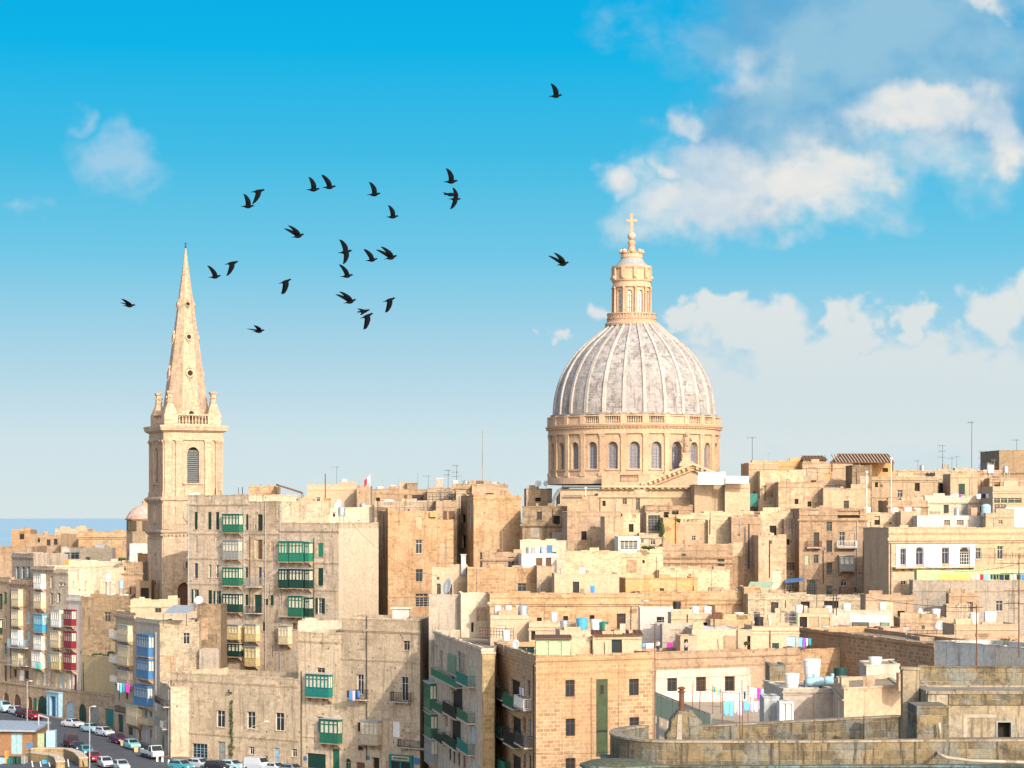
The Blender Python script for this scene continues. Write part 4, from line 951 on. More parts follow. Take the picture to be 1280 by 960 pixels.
def chapel():
    Y = 478; k = Y/F; cx = (181-640)*k; z = lambda py: ZP(py, Y)
    root = thing('domed_chapel', 'small chapel drum with a faded red tiled dome, left of the tall tower', 'chapel', (cx, Y, 16))
    m = MB(); m.lathe([(22.5*k, 16), (22.5*k, z(652)), (22.5*k, z(650.5)), (24.5*k, z(649.5)), (24.5*k, z(648)), (22*k, z(647.5))], (cx, Y, 0), 8, True, .2); m.build('drum', 'ptan', root)
    m = MB(); m.polar = (cx, Y, 3); m.lathe([(23.5*k, z(648.5)), (22*k, z(645)), (19*k, z(640)), (14.5*k, z(635.6)), (8*k, z(632.4)), (3*k, z(631))], (cx, Y, 0), 16, True, .2); m.build('dome', 'reddome', root)
    m = MB(); m.lathe([(3.5*k, z(631.6)), (3.2*k, z(628)), (4*k, z(627.4)), (2*k, z(624.5)), (.5*k, z(622))], (cx, Y, 0), 8); m.build('finial', 'ptan', root)
    for a in (-2.55, -2.05, -1.4):
        c = Vector((cx+22.6*k*math.cos(a)*.97, Y+22.6*k*math.sin(a)*.97)); m = MB(); m.box((c.x, c.y, z(657)), (.9, .5, 1.9), a+math.pi/2); m.build('window', 'shade', root)
chapel()
# ------------------------------------------------------------------ buildings
def line(p1, Y1, p2, Y2):
    f = Fac(((p1-640)/F*Y1, Y1), ((p2-640)/F*Y2, Y2)); return lambda px: f.Y(px)
B = building
TZ = 20.8                                     # terrace level above the garages
fw = line(0, 425, 145, 390)                   # garage wall plane
fa = line(0, 430, 101, 405)                   # facades of the terrace houses
fb = line(144, 381, 200, 362); fc = line(213, 352, 525, 324); fd = line(235, 388, 423, 368)
def seg(fn, a, b): return [(a, fn(a)), (b, fn(b))]

# far left, behind the terrace
B('farA', 'square tan rooftop block with rust stains in front of the sea', [(14,531),(38,525)], 663, 'orange', depth=8)
B('farB', 'long low ochre roof wall at the left edge below the sea', [(-20,512),(46,504)], 684, 'tan', depth=9)
B('farC', 'low stone house with ragged roofline left of the white flagpole', [(37,520),(79,516)], 669, 'tan', depth=10, ops=[(0,47,672,50,678,'o','void')])
B('farD', 'pale flat-topped house behind the white flagpole, against the sea', [(69,534),(109,530)], 662, 'pcream', depth=10)
B('farE', 'grey windowless roof block right below the white flagpole', [(76,509),(98,506)], 668.5, 'pbrown', depth=6)
B('farF', 'long orange stone church hall with a balustrade line below the red dome', [(98,503),(190,496)], 665.5, 'orange', depth=16, ledge=[(0,668.5,.5,.4)], ops=[(0,153,676,158,688,'b','tan','arch'),(0,128,677,132,686,'b','tan')])
B('farG', 'small white roof house with a row of green panes', [(77,470),(100,467)], 685, 'pwhite', depth=6, par=.3, ops=[(0,78.5,690.5,87,699,'g','wpblue'),(0,88.5,690.5,98.5,699,'g','wpblue')])
B('farH', 'white plastered roof block right of the small green-paned house', [(100,466),(140,461)], 686, 'lit', depth=7, par=.4)
B('farI', 'white wall with green end panel beside the bell tower', [(162,470),(188,468)], 681, 'white', depth=5, par=.3)
B('farJ', 'orange lit gable wall touching the left side of the bell tower', [(172,440),(190,438)], 693, 'deep', depth=7)
B('farK', 'tan house with small black window left of the bell tower', [(153,421),(178,417)], 704, 'tan', depth=7, ops=[(0,155,708,157,713,'o','void'),(0,162.5,733,164,744,'o','void')], ledge=[(0,716,.3,.2)])
B('farL', 'brown shed wall at the foot of the bell tower', [(170,412),(189,410)], 727, 'pbrown', depth=4, ops=[(0,176,735,186,750,'o','shade')])
# terrace: raised walk over the garages
def garage_wall():
    A = ((-60-640)/F*fw(-60), fw(-60)); Bq = ((150-640)/F*fw(150), fw(150)); w = Fac(A, Bq)
    root = thing('garage_wall', 'long stone retaining wall with coloured arched garage doors under the terrace', 'wall', ((A[0]+Bq[0])/2, (A[1]+Bq[1])/2, 15))
    gz = 16.0; ops = []
    D = [(4,11,866,'wbrown'),(17,26,868,'wbrown'),(35,40,871,'wbrown'),(46,60,870,'wdgreen'),(82.5,92,877,'wpblue'),(98,108,880,'wdgreen'),(113,124,882,'wgrey'),(132,142,886,'wteal')]
    for a, b, t, c in D: ops.append((w.S(a), gz-.5, w.S(b), w.Z((a+b)/2, t), True if t != 886 else False))
    m = MB(); openwall(m, w, 0, w.L, 14, TZ, ops, .4); m.build('wall', 'cream', root)
    for o, d in zip(ops, D): window(root, w, o[0], GZ(w.Y((d[0]+d[1])/2)), o[2], o[3], 'd', d[3], o[4])
    bk = -w.n*26; m = MB(); m.face([w.f(0,0,TZ), w.f(w.L,0,TZ), (w.B.x+bk.x, w.B.y+bk.y, TZ), (w.A.x+bk.x, w.A.y+bk.y, TZ)]); m.build('terrace_deck', 'paving', root)
    m = MB(); fbox(m, w, 0, w.L, TZ+.005, TZ+.22, -.15, .35); m.build('kerb', 'cream', root)
    s0, s1 = w.S(63.5), w.S(78.5); g = GZ(w.Y(71)); zt = w.Z(71, 865.5)   # painted door surround standing proud
    m = MB(); fbox(m, w, s0, s1, zt-.6, zt, -.8, -.01); fbox(m, w, s0-.15, s1+.15, zt, zt+.15, -.95, -.01)
    for q in (0, .18, .74, .92): fbox(m, w, s0+(s1-s0)*q, s0+(s1-s0)*(q+.08), g, zt-.6, -.8, -.02)
    m.build('doorcase', 'wpblue', root); m = MB(); fbox(m, w, s0+.1, s1-.1, g, zt-.6, -.35, -.02)
    for q in (.34, .48, .62): fbox(m, w, s0+(s1-s0)*q, s0+(s1-s0)*q+.08, g+.05, zt-.65, -.42, -.36)
    m.build('door', 'wblue', root)
    m = MB()
    for a, b in ((43.5,46.3),(60.3,63)): fbox(m, w, w.S(a), w.S(b), GZ(w.Y(a)), w.Z(a, 872), -.12, -.02)
    m.build('door_leaf', 'wgreen', root)
garage_wall()
kw = dict(base=TZ-.4, depth=9)
B('h1', 'narrow peach terrace house cut by the left edge of the photo', seg(fa,-30,12.7), 722, 'ptan', **kw, ops=[(0,5,740,8.5,755,'s','wgreen'),(0,6,770,8.5,786,'g','wwhite'),(0,5,804,8.5,818,'g','wpblue'),(0,5,832,8.5,852,'d','wbrown',),(0,-1,742,3,762,'g','wgreen')], gal=[(0,-2,773,3.2,793,'wdgreen')], ledge=[(0,724,.35,.3),(0,824,.25,.15)])
B('h2', 'tall cream terrace house with three stacked balconies and glazed roof room', seg(fa,12.9,41), 726, 'cream', **kw, ledge=[(0,728,.35,.35)], pipes=[(0,13.8,735,848,'iron')],
  ops=[(0,34,764,37,780,'s','wpblue'),(0,17,763,19,777,'s','wpblue'),(0,18,787,20,802,'s','wpblue'),(0,34,788,37,801,'s','wpblue'),(0,17.5,836,21,846,'g','wbrown'),(0,24,834,30,851,'d','wwhite'),(0,30.6,838,36,849,'g','wbrown')],
  gal=[(0,20,736,29,757.5,'wcream'),(0,20,762,29,782,'wcream'),(0,20,787,29,806,'wwhite'),(0,21,816,29,832,'wcream')], bal=[(0,15,799,37,809,'wpblue'),(0,15,822,38,831,'wgrey')])
B('h2top', 'grey-beige roof room with tall glazed doors and a railing', [(15,fa(15)+2),(42,fa(42)+2)], 692.5, 'pgrey', base=26, depth=6, ops=[(0,20,708,24,724,'g','wpblue'),(0,27,708,31,724,'g','wpblue'),(0,34,708,38,724,'g','wpblue')], ledge=[(0,695,.3,.2)])
B('h3', 'grey-cream terrace house with blue closed balcony among white ones', seg(fa,41.2,68.6), 708.5, 'pale', **kw, ledge=[(0,710,.3,.4)],
  ops=[(0,63,720,66,735,'g','wwhite'),(0,63,741,66,757,'g','wcream'),(0,60.5,768,62.5,779,'s','wcyan'),(0,60.5,796,62.5,809,'s','wpblue'),(0,60,816,63,829,'s','wpblue'),(0,46,838,51,858,'d','wcream'),(0,54,836,57.5,857,'d','wwhite'),(0,60,838,62.5,858,'d','wcream')],
  gal=[(0,48,717,57.5,736,'wwhite'),(0,48,740,57.5,760,'wcream'),(0,48,767,59,790,'wcyan'),(0,48,794,58,812,'wwhite'),(0,45.5,814,57,835,'wwhite')])
B('h4', 'stained cream terrace house between blue-balconied and crimson-balconied fronts', seg(fa,68.8,85.4), 712.5, 'pale', **kw, ledge=[(0,714,.3,.25)],
  ops=[(0,74,728,78,732,'g','wwhite'),(0,78.5,728,82,732,'g','wwhite'),(0,72,741,75.5,753,'g','wpblue'),(0,70,836,73,857,'d','wcream'),(0,76,837,79,860,'d','wpblue'),(0,81.5,837,84,860,'d','wcream')],
  gal=[(0,69.7,762,80.5,783,'wwhite'),(0,68.9,788,79.5,809,'wcream'),(0,69.7,815,80.5,836,'wyellow')])
B('h5', 'white terrace house with three crimson closed balconies', seg(fa,85.6,101), 745, 'white', **kw, ledge=[(0,748,.4,.3)], ops=[(0,92,843,95.8,863,'d','wred'),(0,87.5,840,90,863,'b','pwhite'),(0,97,840,99,863,'b','pwhite')],
  gal=[(0,85.8,762,95.5,782,'wred'),(0,85.8,789,95.5,810,'wred'),(0,85.8,816,95.5,837,'wred')])
B('yellow', 'plain yellow plastered wall above the garages, right of the white house', [(101.6,fa(101.6)-.5),(147,fa(147)-.5)], 821, 'pyellow', base=TZ-.4, depth=5, par=.6, pipes=[(0,105,828,863,'iron')])
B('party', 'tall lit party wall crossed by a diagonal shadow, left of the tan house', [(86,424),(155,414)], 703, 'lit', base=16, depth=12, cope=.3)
B('orangeroof', 'low orange painted roof parapet above the terrace houses', [(70,433),(104,428)], 699.5, 'orangepaint', base=26, depth=5, par=.4, cope=0)
B('h3top', 'white roof wall behind two small shrubs', [(42,444),(79,439)], 693, 'white', base=26, depth=5, par=.4, cope=0)
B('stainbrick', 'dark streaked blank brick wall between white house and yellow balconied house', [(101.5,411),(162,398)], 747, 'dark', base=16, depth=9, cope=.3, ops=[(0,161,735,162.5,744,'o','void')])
B('minihut', 'tiny white hut with teal door on the dark streaked wall', [(122,414),(137,412)], 733, 'white', base=30, depth=4, par=.2, ops=[(0,124.5,738,127,746,'g','wteal')])
# blue-balconied block by the road
B('b1', 'yellow-cream corner house with white open balconies above green street doors', seg(fb,144,169.6), 766, 'pcream', depth=10, ledge=[(0,768,.4,.4),(0,786,.2,.15)],
  ops=[(0,147.4,890,154,915,'d','wdgreen','arch'),(0,160,894,166,919,'d','wdgreen','arch'),(0,146,806,150,820,'b','pcream','arch'),(0,146,834,150,847,'g','wcream'),(0,147,862,150,876,'g','wpblue'),(0,157,863,160,874,'g','wbrown')],
  gal=[(0,154,781,167,801,'wcream'),(0,154,806,167,831,'wcream'),(0,154,838,167,857,'wbeige')], bal=[(0,143,787,153,798,'wwhite'),(0,143,818,153,828,'wwhite'),(0,144,845,160,853,'wwhite'),(0,150,883,166,891,'iron')])
B('b2', 'pale house with three bright blue closed balconies stacked above the parked cars', seg(fb,169.8,200), 775, 'pwhite', depth=10, ledge=[(0,776,.3,.25)], pipes=[(0,196,790,925,'wwhite')],
  ops=[(0,171.5,794,176.5,809,'s','wblue'),(0,172,826,176,844,'g','wcream'),(0,180,886,184,897,'g','wpblue'),(0,186.5,886,190.5,897,'g','wpblue'),(0,182,911,185.5,927,'d','wpblue'),(0,187,912,189.5,922,'g','wbrown'),(0,173,912,176.5,926,'d','wbrown'),(0,193,889,196,899,'s','wteal')],
  gal=[(0,178,793,193,820,'wblue'),(0,177.5,823,193,848,'wblue'),(0,174,856.5,191.5,882,'wblue'),(0,164.5,881,178,905,'wcream')], bal=[(0,179,897,192,904,'wcream')])
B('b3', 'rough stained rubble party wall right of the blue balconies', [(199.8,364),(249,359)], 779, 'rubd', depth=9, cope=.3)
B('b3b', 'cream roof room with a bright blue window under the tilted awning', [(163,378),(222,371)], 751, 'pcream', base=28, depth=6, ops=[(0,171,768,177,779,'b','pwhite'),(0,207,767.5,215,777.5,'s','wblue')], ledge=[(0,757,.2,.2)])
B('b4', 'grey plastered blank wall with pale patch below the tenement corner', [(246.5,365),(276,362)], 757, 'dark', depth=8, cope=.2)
B('b4p', 'pale plaster patch wall at the bottom of the grey blank wall', [(249,361.5),(274,359)], 811, 'pgrey', depth=2.4, par=.2, cope=0)
B('b5', 'narrow oblique street front with small balconies, left of the long low building', [(200.2,360),(213.3,349)], 857, 'pale', depth=9, ops=[(0,203,874,205.5,888,'g','wwhite'),(0,208,880,210.5,896,'g','wpblue'),(0,202,918,205,936,'d','wteal'),(0,207,905,209.5,918,'g','wwhite')], bal=[(0,200.5,872,212.5,880,'iron'),(0,200.5,898,211,908,'wgrey')], pipes=[(0,212,862,945,'wwhite')])
# long low building
B('c1', 'long low stone building with four upper windows and a creeper, above parked cars', seg(fc,213,373), 843, 'honey', depth=12, topz=ZP(843,349), ledge=[(0,852,.25,.12),(0,919,.18,.12)], pipes=[(0,214.5,850,948,'iron')],
  ops=[(0,223.4,885,233.8,907.5,'g','wwhite'),(0,271,888,281,909,'g','wwhite'),(0,309,889.5,319,911,'g','wwhite'),(0,344.5,891,355,913.5,'g','wwhite'),
       (0,225.7,928,231,938,'g','wwhite'),(0,240.5,929.5,259,951,'m','wpblue'),(0,272.3,927,281.6,951,'d','wgrey'),(0,311.8,933.5,317.8,943,'g','wwhite'),(0,330.7,944.3,334.7,948.5,'g','wwhite'),(0,342.6,934.8,349,957,'d','wpblue'),(0,365,936,371,946,'g','wwhite'),(0,217,925,221,950,'d','wpblue')])
B('c2', 'pitted stone house with two teal closed balconies beside a washing line', seg(fc,373.2,427), 795, 'honey', depth=11, topz=ZP(793,332), ledge=[(0,800,.25,.15),(0,921,.15,.1)], pipes=[(0,377.5,838,958,'rust')],
  ops=[(0,396,834.6,406,841,'g','wbeige'),(0,384,942,407,966,'d','wdgreen'),(0,415.5,936,424.2,966,'d','wgreen'),(0,397.5,896,404.5,915,'s','wteal')],
  gal=[(0,387,842,416,871,'wteal'),(0,405,898,428,928.5,'wgreen')])
_s = Fac(((427-640)/F*fc(427), fc(427)), ((525-640)/F*fc(525), fc(525)))
B('c3', 'tall stone house with iron balconies over the teal shop front', [(427.2,fc(427.2)),(525,fc(525)),(545,338)], 775, 'honey', topz=ZP(775,327), ledge=[(0,787,.25,.2),(0,824,.2,.12)], pipes=[(0,459,770,950,'iron')],
  ops=[(0,449.5,798.5,457.5,810.8,'s','wbeige'),(0,504,801,512,813,'g','wbeige'),(0,446.5,843,454.5,868,'g','wwhite'),(0,501.5,846,510,876,'g','wwhite'),(0,446.8,903,454,914.5,'g','wbrown'),(0,490.5,901.5,499.5,921.5,'b','wwhite'),(0,431.5,948,438.5,966,'g','wlgreen','arch'),(0,447,932,454,938,'g','wbrown'),(0,446,953,456,966,'d','wbrown'),(0,466,947,474,966,'o','void'),(0,482,951,487,966,'d','ppink')],
  gal=[(0,456,900,477.5,930,'wbeige')], bal=[(0,449,862,461,874,'iron'),(0,492.5,865,515.5,876.5,'iron'),(0,501.5,925,538,934,'iron')])
B('c3r', 'low orange-lit roof wall right of the white tank hut', [(525,335),(576,328)], 777, 'deep', depth=8, base=24)
B('c3back', 'lit stone side wall with plants between the two balconied houses', [(526,340),(549,337)], 794, 'lit', depth=6)
B('c2back', 'bright cream roof wall with a clay pot, above the pitted house', [(373,352),(430,347)], 778, 'lit', base=24, depth=7)
# grey tenement with green balconies
B('d1', 'tall grey tenement with stacked green closed balconies beside the bell tower', seg(fd,234.5,311), 620, 'pale', depth=11, topz=ZP(620,384), ledge=[(0,629.5,.2,.15),(0,666,.2,.12),(0,697,.2,.12),(0,729,.2,.12)], pipes=[(0,305.5,628,782,'galv'),(0,236,626,750,'galv')],
  ops=[(0,243,640,247,661.5,'s','wdgreen'),(0,260,640,264.3,662,'s','wdgreen'),(0,269.8,640,274,662,'s','wdgreen'),(0,307.2,643,310.6,662.6,'s','wdgreen'),
       (0,243.4,670,247,689,'b','pwhite'),(0,269,671,274,690,'b','pwhite'),(0,243,704,247.3,723,'g','wblue'),(0,260.7,706,264.2,722,'g','wwhite'),(0,270,706,273.6,722,'g','wwhite'),(0,306.5,709,310,723,'g','wteal'),(0,306.5,676,310,690,'b','pcream'),
       (0,242,736.5,246.5,754,'x','wdgreen'),(0,260.2,737.8,265,755,'s','wdgreen'),(0,269.4,738.5,274,756,'x','wdgreen'),(0,306.5,743,310.5,757,'s','wdgreen'),(0,280,801,284,819,'o','void')],
  gal=[(0,283,642,304,665.6,'wgreen'),(0,283.4,675,303,698.5,'wgrey'),(0,283,708.7,303.6,732,'wgreen'),(0,283,741.5,303.6,765,'wdgreen'),(0,283,780.5,303,798.5,'wyellow'),(0,289.6,804,304,820.5,'wdgreen')])
B('d1b', 'stained grey middle bay of the tenement with a purple-brown loggia door', seg(fd,311.2,352), 628, 'grey', depth=11, ledge=[(0,666,.2,.12),(0,699,.2,.12)], pipes=[(0,332.6,628,845,'galv'),(0,350.6,630,840,'galv'),(0,313,670,760,'rust')],
  ops=[(0,322,643,328.2,663.5,'g','wdgreen'),(0,318,656,320,661,'o','void'),(0,330,648,332,656,'o','void'),(0,317.3,674,321.8,698,'b','wcream'),(0,322,674.5,328,698.8,'d','wbrown'),(0,323,709,327,731,'g','wblue'),(0,328.7,714,331.2,723,'g','wwhite'),(0,318,743.5,327,766,'d','wdgreen'),(0,338,744,342,757,'s','wdgreen'),(0,330,748.6,335,756.4,'g','wdgreen'),(0,338,677,342,690,'b','ptan'),(0,339,807,341,821,'g','wbeige'),(0,328,778,331,789,'g','wdgreen')],
  gal=[(0,310.8,780,325,801,'wyellow'),(0,310.8,808,325,832,'wyellow')], bal=[(0,312,722,328,733,'wgrey'),(0,311.5,758,328,766,'iron')])
B('d2', 'grey tenement bay with wide bright green and black-green double balconies', [(352.2,fd(352.2)),(423,fd(423)),(473,384)], 657, 'pale', topz=ZP(655,369), ledge=[(0,662,.25,.2),(0,702,.2,.12),(0,736,.2,.12)], pipes=[(0,393,672,800,'iron')],
  ops=[(0,397.5,679,404,696,'s','wbgreen'),(0,397.5,710,404,732,'s','wdgreen'),(0,397.5,747.5,403.5,767,'x','wdgreen'),(1,430.5,697.5,431.6,701,'o','void'),(0,346,776,349,786,'o','void'),(0,365,779,371,787,'g','wbeige')],
  gal=[(0,353,676,364.5,702,'wbgreen'),(0,366,676,383.5,702,'wbgreen'),(0,386,677,391.5,702,'wbgreen'),(0,353,710.6,364.5,735,'wdgreen'),(0,366,710.6,383.5,735,'wdgreen'),(0,386,711,391.5,735.5,'wdgreen'),(0,365,744,383,770.6,'wgreen'),(0,386,746,391.5,771,'wdgreen'),(0,353,782,365,804.5,'wcream')],
  bal=[(0,353,759,364,770,'wbeige')])
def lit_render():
    w = BL['d2']['f'][1]; m = MB(); fbox(m, w, .25, w.L-.02, 15, BL['d2']['zt']-.7, -.03, -.001); m.build('sunlit_render_coat', 'lit', BL['d2']['root'])  # smooth plaster coat, paler so the face's sunlit brightness sits in its colour
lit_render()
B('e2', 'tall orange stone house with one white window and a timber gallery', [(472,394),(485,385),(547,388)], 640, 'orange', ops=[(1,520,645.6,528,660.6,'b','ptan'),(1,520,674.7,528,692,'g','wwhite'),(1,520,711.5,528.4,727,'g','wgrey'),(1,519.5,742,540,758.5,'m','wbeige')], ledge=[(1,745,.15,.12)])
B('e3', 'block of bare brick with two brown shuttered windows at its top', [(545,398),(571,396)], 627, 'tan', depth=8, ops=[(0,554,639,558.5,651,'s','wbrown'),(0,561,639,568.5,651,'s','wbrown')])
B('e3b', 'lower orange brick annex right of the one-window house', [(547.2,389),(567,388)], 651, 'orange', depth=5)
B('f', 'tall orange and cream blank wall house beside the dark alley', [(576,404),(592,389),(651,391)], 620, 'orange', ops=[(0,577,643.5,582,653.5,'o','shade'),(0,577.5,669,582.3,685,'o','void'),(1,594,632,595.2,637,'o','void')], pipes=[(0,574.8,620,690,'iron')], ledge=[(1,622,.2,.1)])
B('fpatch', 'pale stone roof block behind the blank orange wall', [(590,408),(635,405)], 607.5, 'tan', base=40, depth=7, ops=[(0,607,616.6,617,621,'o','void')])
B('ftop', 'narrow roof tower house at the edge of the dark alley', [(570,410),(594,407)], 614, 'grey', depth=6, ops=[(0,578,617,581,622,'o','void'),(0,577,630,580,634,'g','wgrey')])
# skyline between the spire and the dome
B('k0', 'cream roof terrace with an orange band behind the grey tenement', [(352,396),(404,393)], 640, 'lit', base=34, depth=6, ops=[(0,366,648,372,654,'b','pcream'),(0,396,641,401,648,'g','wbeige')], ledge=[(0,645.5,.5,.25)])
B('k0b', 'lit cream roof room behind the solar panel', [(343,404),(391,401)], 624.5, 'pcream', base=36, depth=6, par=.3)
B('k00', 'low ochre roofline left of the tilted solar panel', [(311,405),(345,402)], 609.5, 'orange', base=36, depth=6, ops=[(0,318,613,325,621,'b','tan')])
B('k1', 'large plain cream roof block right of the solar panel', [(384,424),(446,421)], 606.5, 'pcream', depth=10, cope=.15)
B('k2', 'small rough stone roof block by the flag', [(446,418),(462,417)], 608.5, 'tan', depth=6)
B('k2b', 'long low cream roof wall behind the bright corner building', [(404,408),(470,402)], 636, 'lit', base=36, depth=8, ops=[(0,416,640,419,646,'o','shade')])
B('k3', 'wide ochre skyline house with a long dark loggia', [(462,430),(537,426)], 612.5, 'tan', depth=9, ops=[(0,505,619,509,627,'s','wbrown'),(0,515,618.8,529.5,626,'g','wbrown'),(0,470,622,475,632,'o','shade')])
B('k3b', 'lower stone terrace wall in front of the wide ochre skyline house', [(468,405),(553,401)], 628, 'grey', base=38, depth=8)
B('k4', 'skyline house with several small roof posts left of the tall mast', [(534,423),(572,420)], 611.5, 'tan', depth=8, ops=[(0,548,613,552,624,'s','wgrey'),(0,561,617,569,625,'m','wgrey')])
B('k5', 'flat skyline terrace below the tall thin mast', [(566,412),(626,408)], 606, 'cream', depth=8, ledge=[(0,609,.3,.4)])
# right of the tall orange wall: reservoir, church forecourt roofs
B('m9', 'small cream house with satellite dishes left of the drum', [(658,405),(690,402)], 612, 'cream', depth=6, ops=[(0,669,622,676,627,'o','shade')])
B('m8', 'grey-tan rooftop water reservoir walls on a projecting slab', [(653,384),(710,381)], 634.5, 'dark', base=40, depth=7, ledge=[(0,655,.3,.4)], pipes=[(0,691,636,654,'rust')])
B('m8b', 'shadowed brown house front below the reservoir with an arched window', [(650,388),(718,384)], 655.5, 'deep', depth=7, ops=[(0,688,665,698.5,687,'m','wgrey','arch')])
B('m5t', 'blank brick tower block directly below the drum, left side', [(709,375),(728,374)], 627, 'cream', depth=7)
B('m5u', 'slightly taller brick block with a lamp beside the blank brick tower block', [(727.2,376),(748,375)], 621, 'tan', depth=6)
B('n1', 'flat-roofed house with four little dark windows under the church parapet', [(748,378),(807,374)], 618.5, 'ptan', depth=5.5, ops=[(0,753,626,757,632.5,'o','void'),(0,778,623,783.5,630.5,'g','wbeige'),(0,795,621.5,800,637.5,'g','wbeige'),(0,805,626,807,631,'o','shade')], ledge=[(0,620,.2,.3)], pipes=[(0,750,620,655,'rust')])
B('n1b', 'cream stone house flank right of the four-window house', [(806,376),(866,372)], 633, 'tan', depth=6, ops=[(0,830,640,836,648,'o','void')])
B('m5', 'broad pink-tan brick wall with stepped top in front of the church', [(709,362),(776,357)], 641, 'tan', depth=8)
B('m5b', 'square-cut brick wall right of the broad pink-tan wall', [(756,352),(779,350)], 647, 'cream', depth=6)
B('m5c', 'ruined-looking wall fragment with dark hollow below the four-window house', [(778,364),(800,361)], 643, 'rub', depth=5, ops=[(0,786,655,792,665,'o','shade'),(0,790,640,795,648,'b','tan')])
B('m6', 'white roof room with a wide brown-framed window', [(773,346),(800,345)], 671.5, 'white', depth=5, par=.3, cope=.12, ops=[(0,775,675.5,797,687,'m','wwhite')])
B('m6b', 'rounded rubble apron under the white roof room', [(772,343),(802,341)], 693, 'rub', depth=4)
B('m7', 'stone terrace house with a planted green ledge below the ivy', [(800,347),(829,345)], 686, 'rub', depth=7, ops=[(0,803,700,806,704,'o','void')])
B('m7b', 'recess wall with small white windows behind the planted ledge', [(799,358),(832,356)], 668, 'grey', depth=5, ops=[(0,801,672,804.5,679,'g','wwhite'),(0,813,674,819,681,'g','wwhite')])
B('m7c', 'dark timber glazed bay hung with ivy', [(808,365),(828,364)], 642, 'rubd', depth=5, ops=[(0,810,644,825.5,664,'m','wgrey')])
B('m5d', 'lower brick wall course across the middle, above the silver tank', [(706,342),(776,339)], 690, 'rub', depth=6)
B('m4', 'white roof hut with two brown doors and tanks on top', [(652,349),(695,347)], 692, 'white', depth=6, par=.3, cope=0, ops=[(0,670,697.5,678,711,'d','wbrown'),(0,682,697,689,711,'d','wbrown')])
B('m4l', 'low orange terrace wall right under the reservoir house', [(650,361),(709,358)], 677, 'lit', depth=6)
B('m3l', 'pale lit parapet left of the white hut with wooden doors', [(603,355),(652,352)], 692, 'tan', depth=6, ledge=[(0,699,.2,.3)])
B('m1', 'ochre house with a satellite dish and three tall windows', [(540,343),(584,341)], 711, 'pcream', depth=7, ops=[(0,546,729.5,551,743,'g','wgrey'),(0,556,730,565,743,'g','wbrown')])
B('m1b', 'long ochre and white-washed wall with one dark double window', [(584.2,340),(671,336)], 711, 'orange', depth=8, ops=[(0,647,729,658,741.5,'g','wgrey')], pipes=[(0,597,705,745,'galv')])
B('m1c', 'plain beige plaster wall with a white pipe right of the double window', [(671.2,335.6),(693,335)], 709, 'ptan', depth=6, pipes=[(0,675,728,742,'wwhite')])
B('m2', 'cream roof house with a branch-like creeper and a blue towel', [(693,328),(774,325)], 718, 'pcream', depth=8, cope=.12, ops=[(0,716,727,724,742,'g','wblack')])
B('g5', 'grey scribbled blank wall behind the green-shuttered corner', [(536,322),(576,320)], 745, 'pgrey', depth=7)
B('g6', 'lit cream end wall crossed by a slanting shadow', [(576.2,320),(612,319)], 743, 'lit', depth=7, ops=[(0,589,778,592,790,'o','void')])
B('m3', 'long brown stone house with heavy cornice and small pedimented windows', [(612.2,320),(802,309)], 743.5, 'orange', depth=9, ledge=[(0,752,.35,.35)], ops=[(0,671,772,677,779,'o','shade'),(0,704,770,710,778,'o','shade'),(0,737,769,743,776,'o','shade'),(0,771,767,782,786,'m','wbrown')])
B('g7', 'cream plaster block with a brown plank under three white tanks', [(613,300),(661,298)], 769, 'pcream', depth=6, par=.2, cope=0, ops=[(0,619,782,632,798,'b','pwhite')])
B('g8', 'cream roof room with a small pediment niche', [(661.2,297),(701,295)], 779, 'pcream', depth=6, par=.3, cope=.1, ops=[(0,664,788,669,800,'o','ptan')], ledge=[(0,786,.15,.15)])
B('g9', 'low cream roof wall carrying coloured tubs', [(700,290),(762,287)], 788.5, 'pcream', depth=6, par=.15, cope=.1)
B('n5', 'bright yellow sunlit parapet under the rubble roofs', [(782,334),(872,330)], 724.5, 'deep', depth=8, cope=.25)
B('n5b', 'long ochre wall with dark horizontal joints in the middle distance', [(800,322),(932,317)], 741, 'orange', depth=6, ledge=[(0,748,.2,.2),(0,753,.2,.2)])
B('n5c', 'rubble roofs heap with loose stones below the plain tall wall', [(824,345),(912,341)], 714, 'rub', depth=7, ops=[(0,860,718,864,722,'o','void')])
B('n4', 'wide weathered wall with two long dark slots', [(828.5,356),(915,352)], 681.5, 'tan', depth=8, ledge=[(0,695,.25,.35),(0,702,.2,.3)], pipes=[(0,826,690,702,'iron')])
B('n3a', 'narrow orange gable slab with a rusty pole', [(829,361),(846,360)], 648.5, 'deep', depth=6, pipes=[(0,844.5,640,680,'rust')])
B('n3b', 'smooth plaster wall with sloping rubble above it', [(846.2,362),(885,360)], 655, 'ptan', depth=6)
B('n3bb', 'rubble roof wall left of the plain plaster blocks', [(836,370),(890,367)], 645, 'rub', depth=6)
B('n3c', 'pinkish rubble wall with loose stones at its foot', [(885.2,361),(914,359)], 651, 'rub', depth=6, pipes=[(0,887.5,640,668,'iron')])
B('n3d', 'tall smooth stone wall streaked with grey, centre right', [(914.2,357),(951,355)], 648, 'tan', depth=8)
B('n2', 'plain beige plastered blank block right of the church pediment', [(868,381),(906,379)], 606.5, 'ptan', depth=8, cope=.1)
B('n2b', 'paler plastered blank block beneath the corrugated roof sheets', [(906.2,379),(937.5,377)], 605, 'pcream', depth=8, cope=.1)
B('n2c', 'low rubble wall at the foot of the blank plaster blocks', [(880,371),(975,367)], 641, 'rub', depth=6)
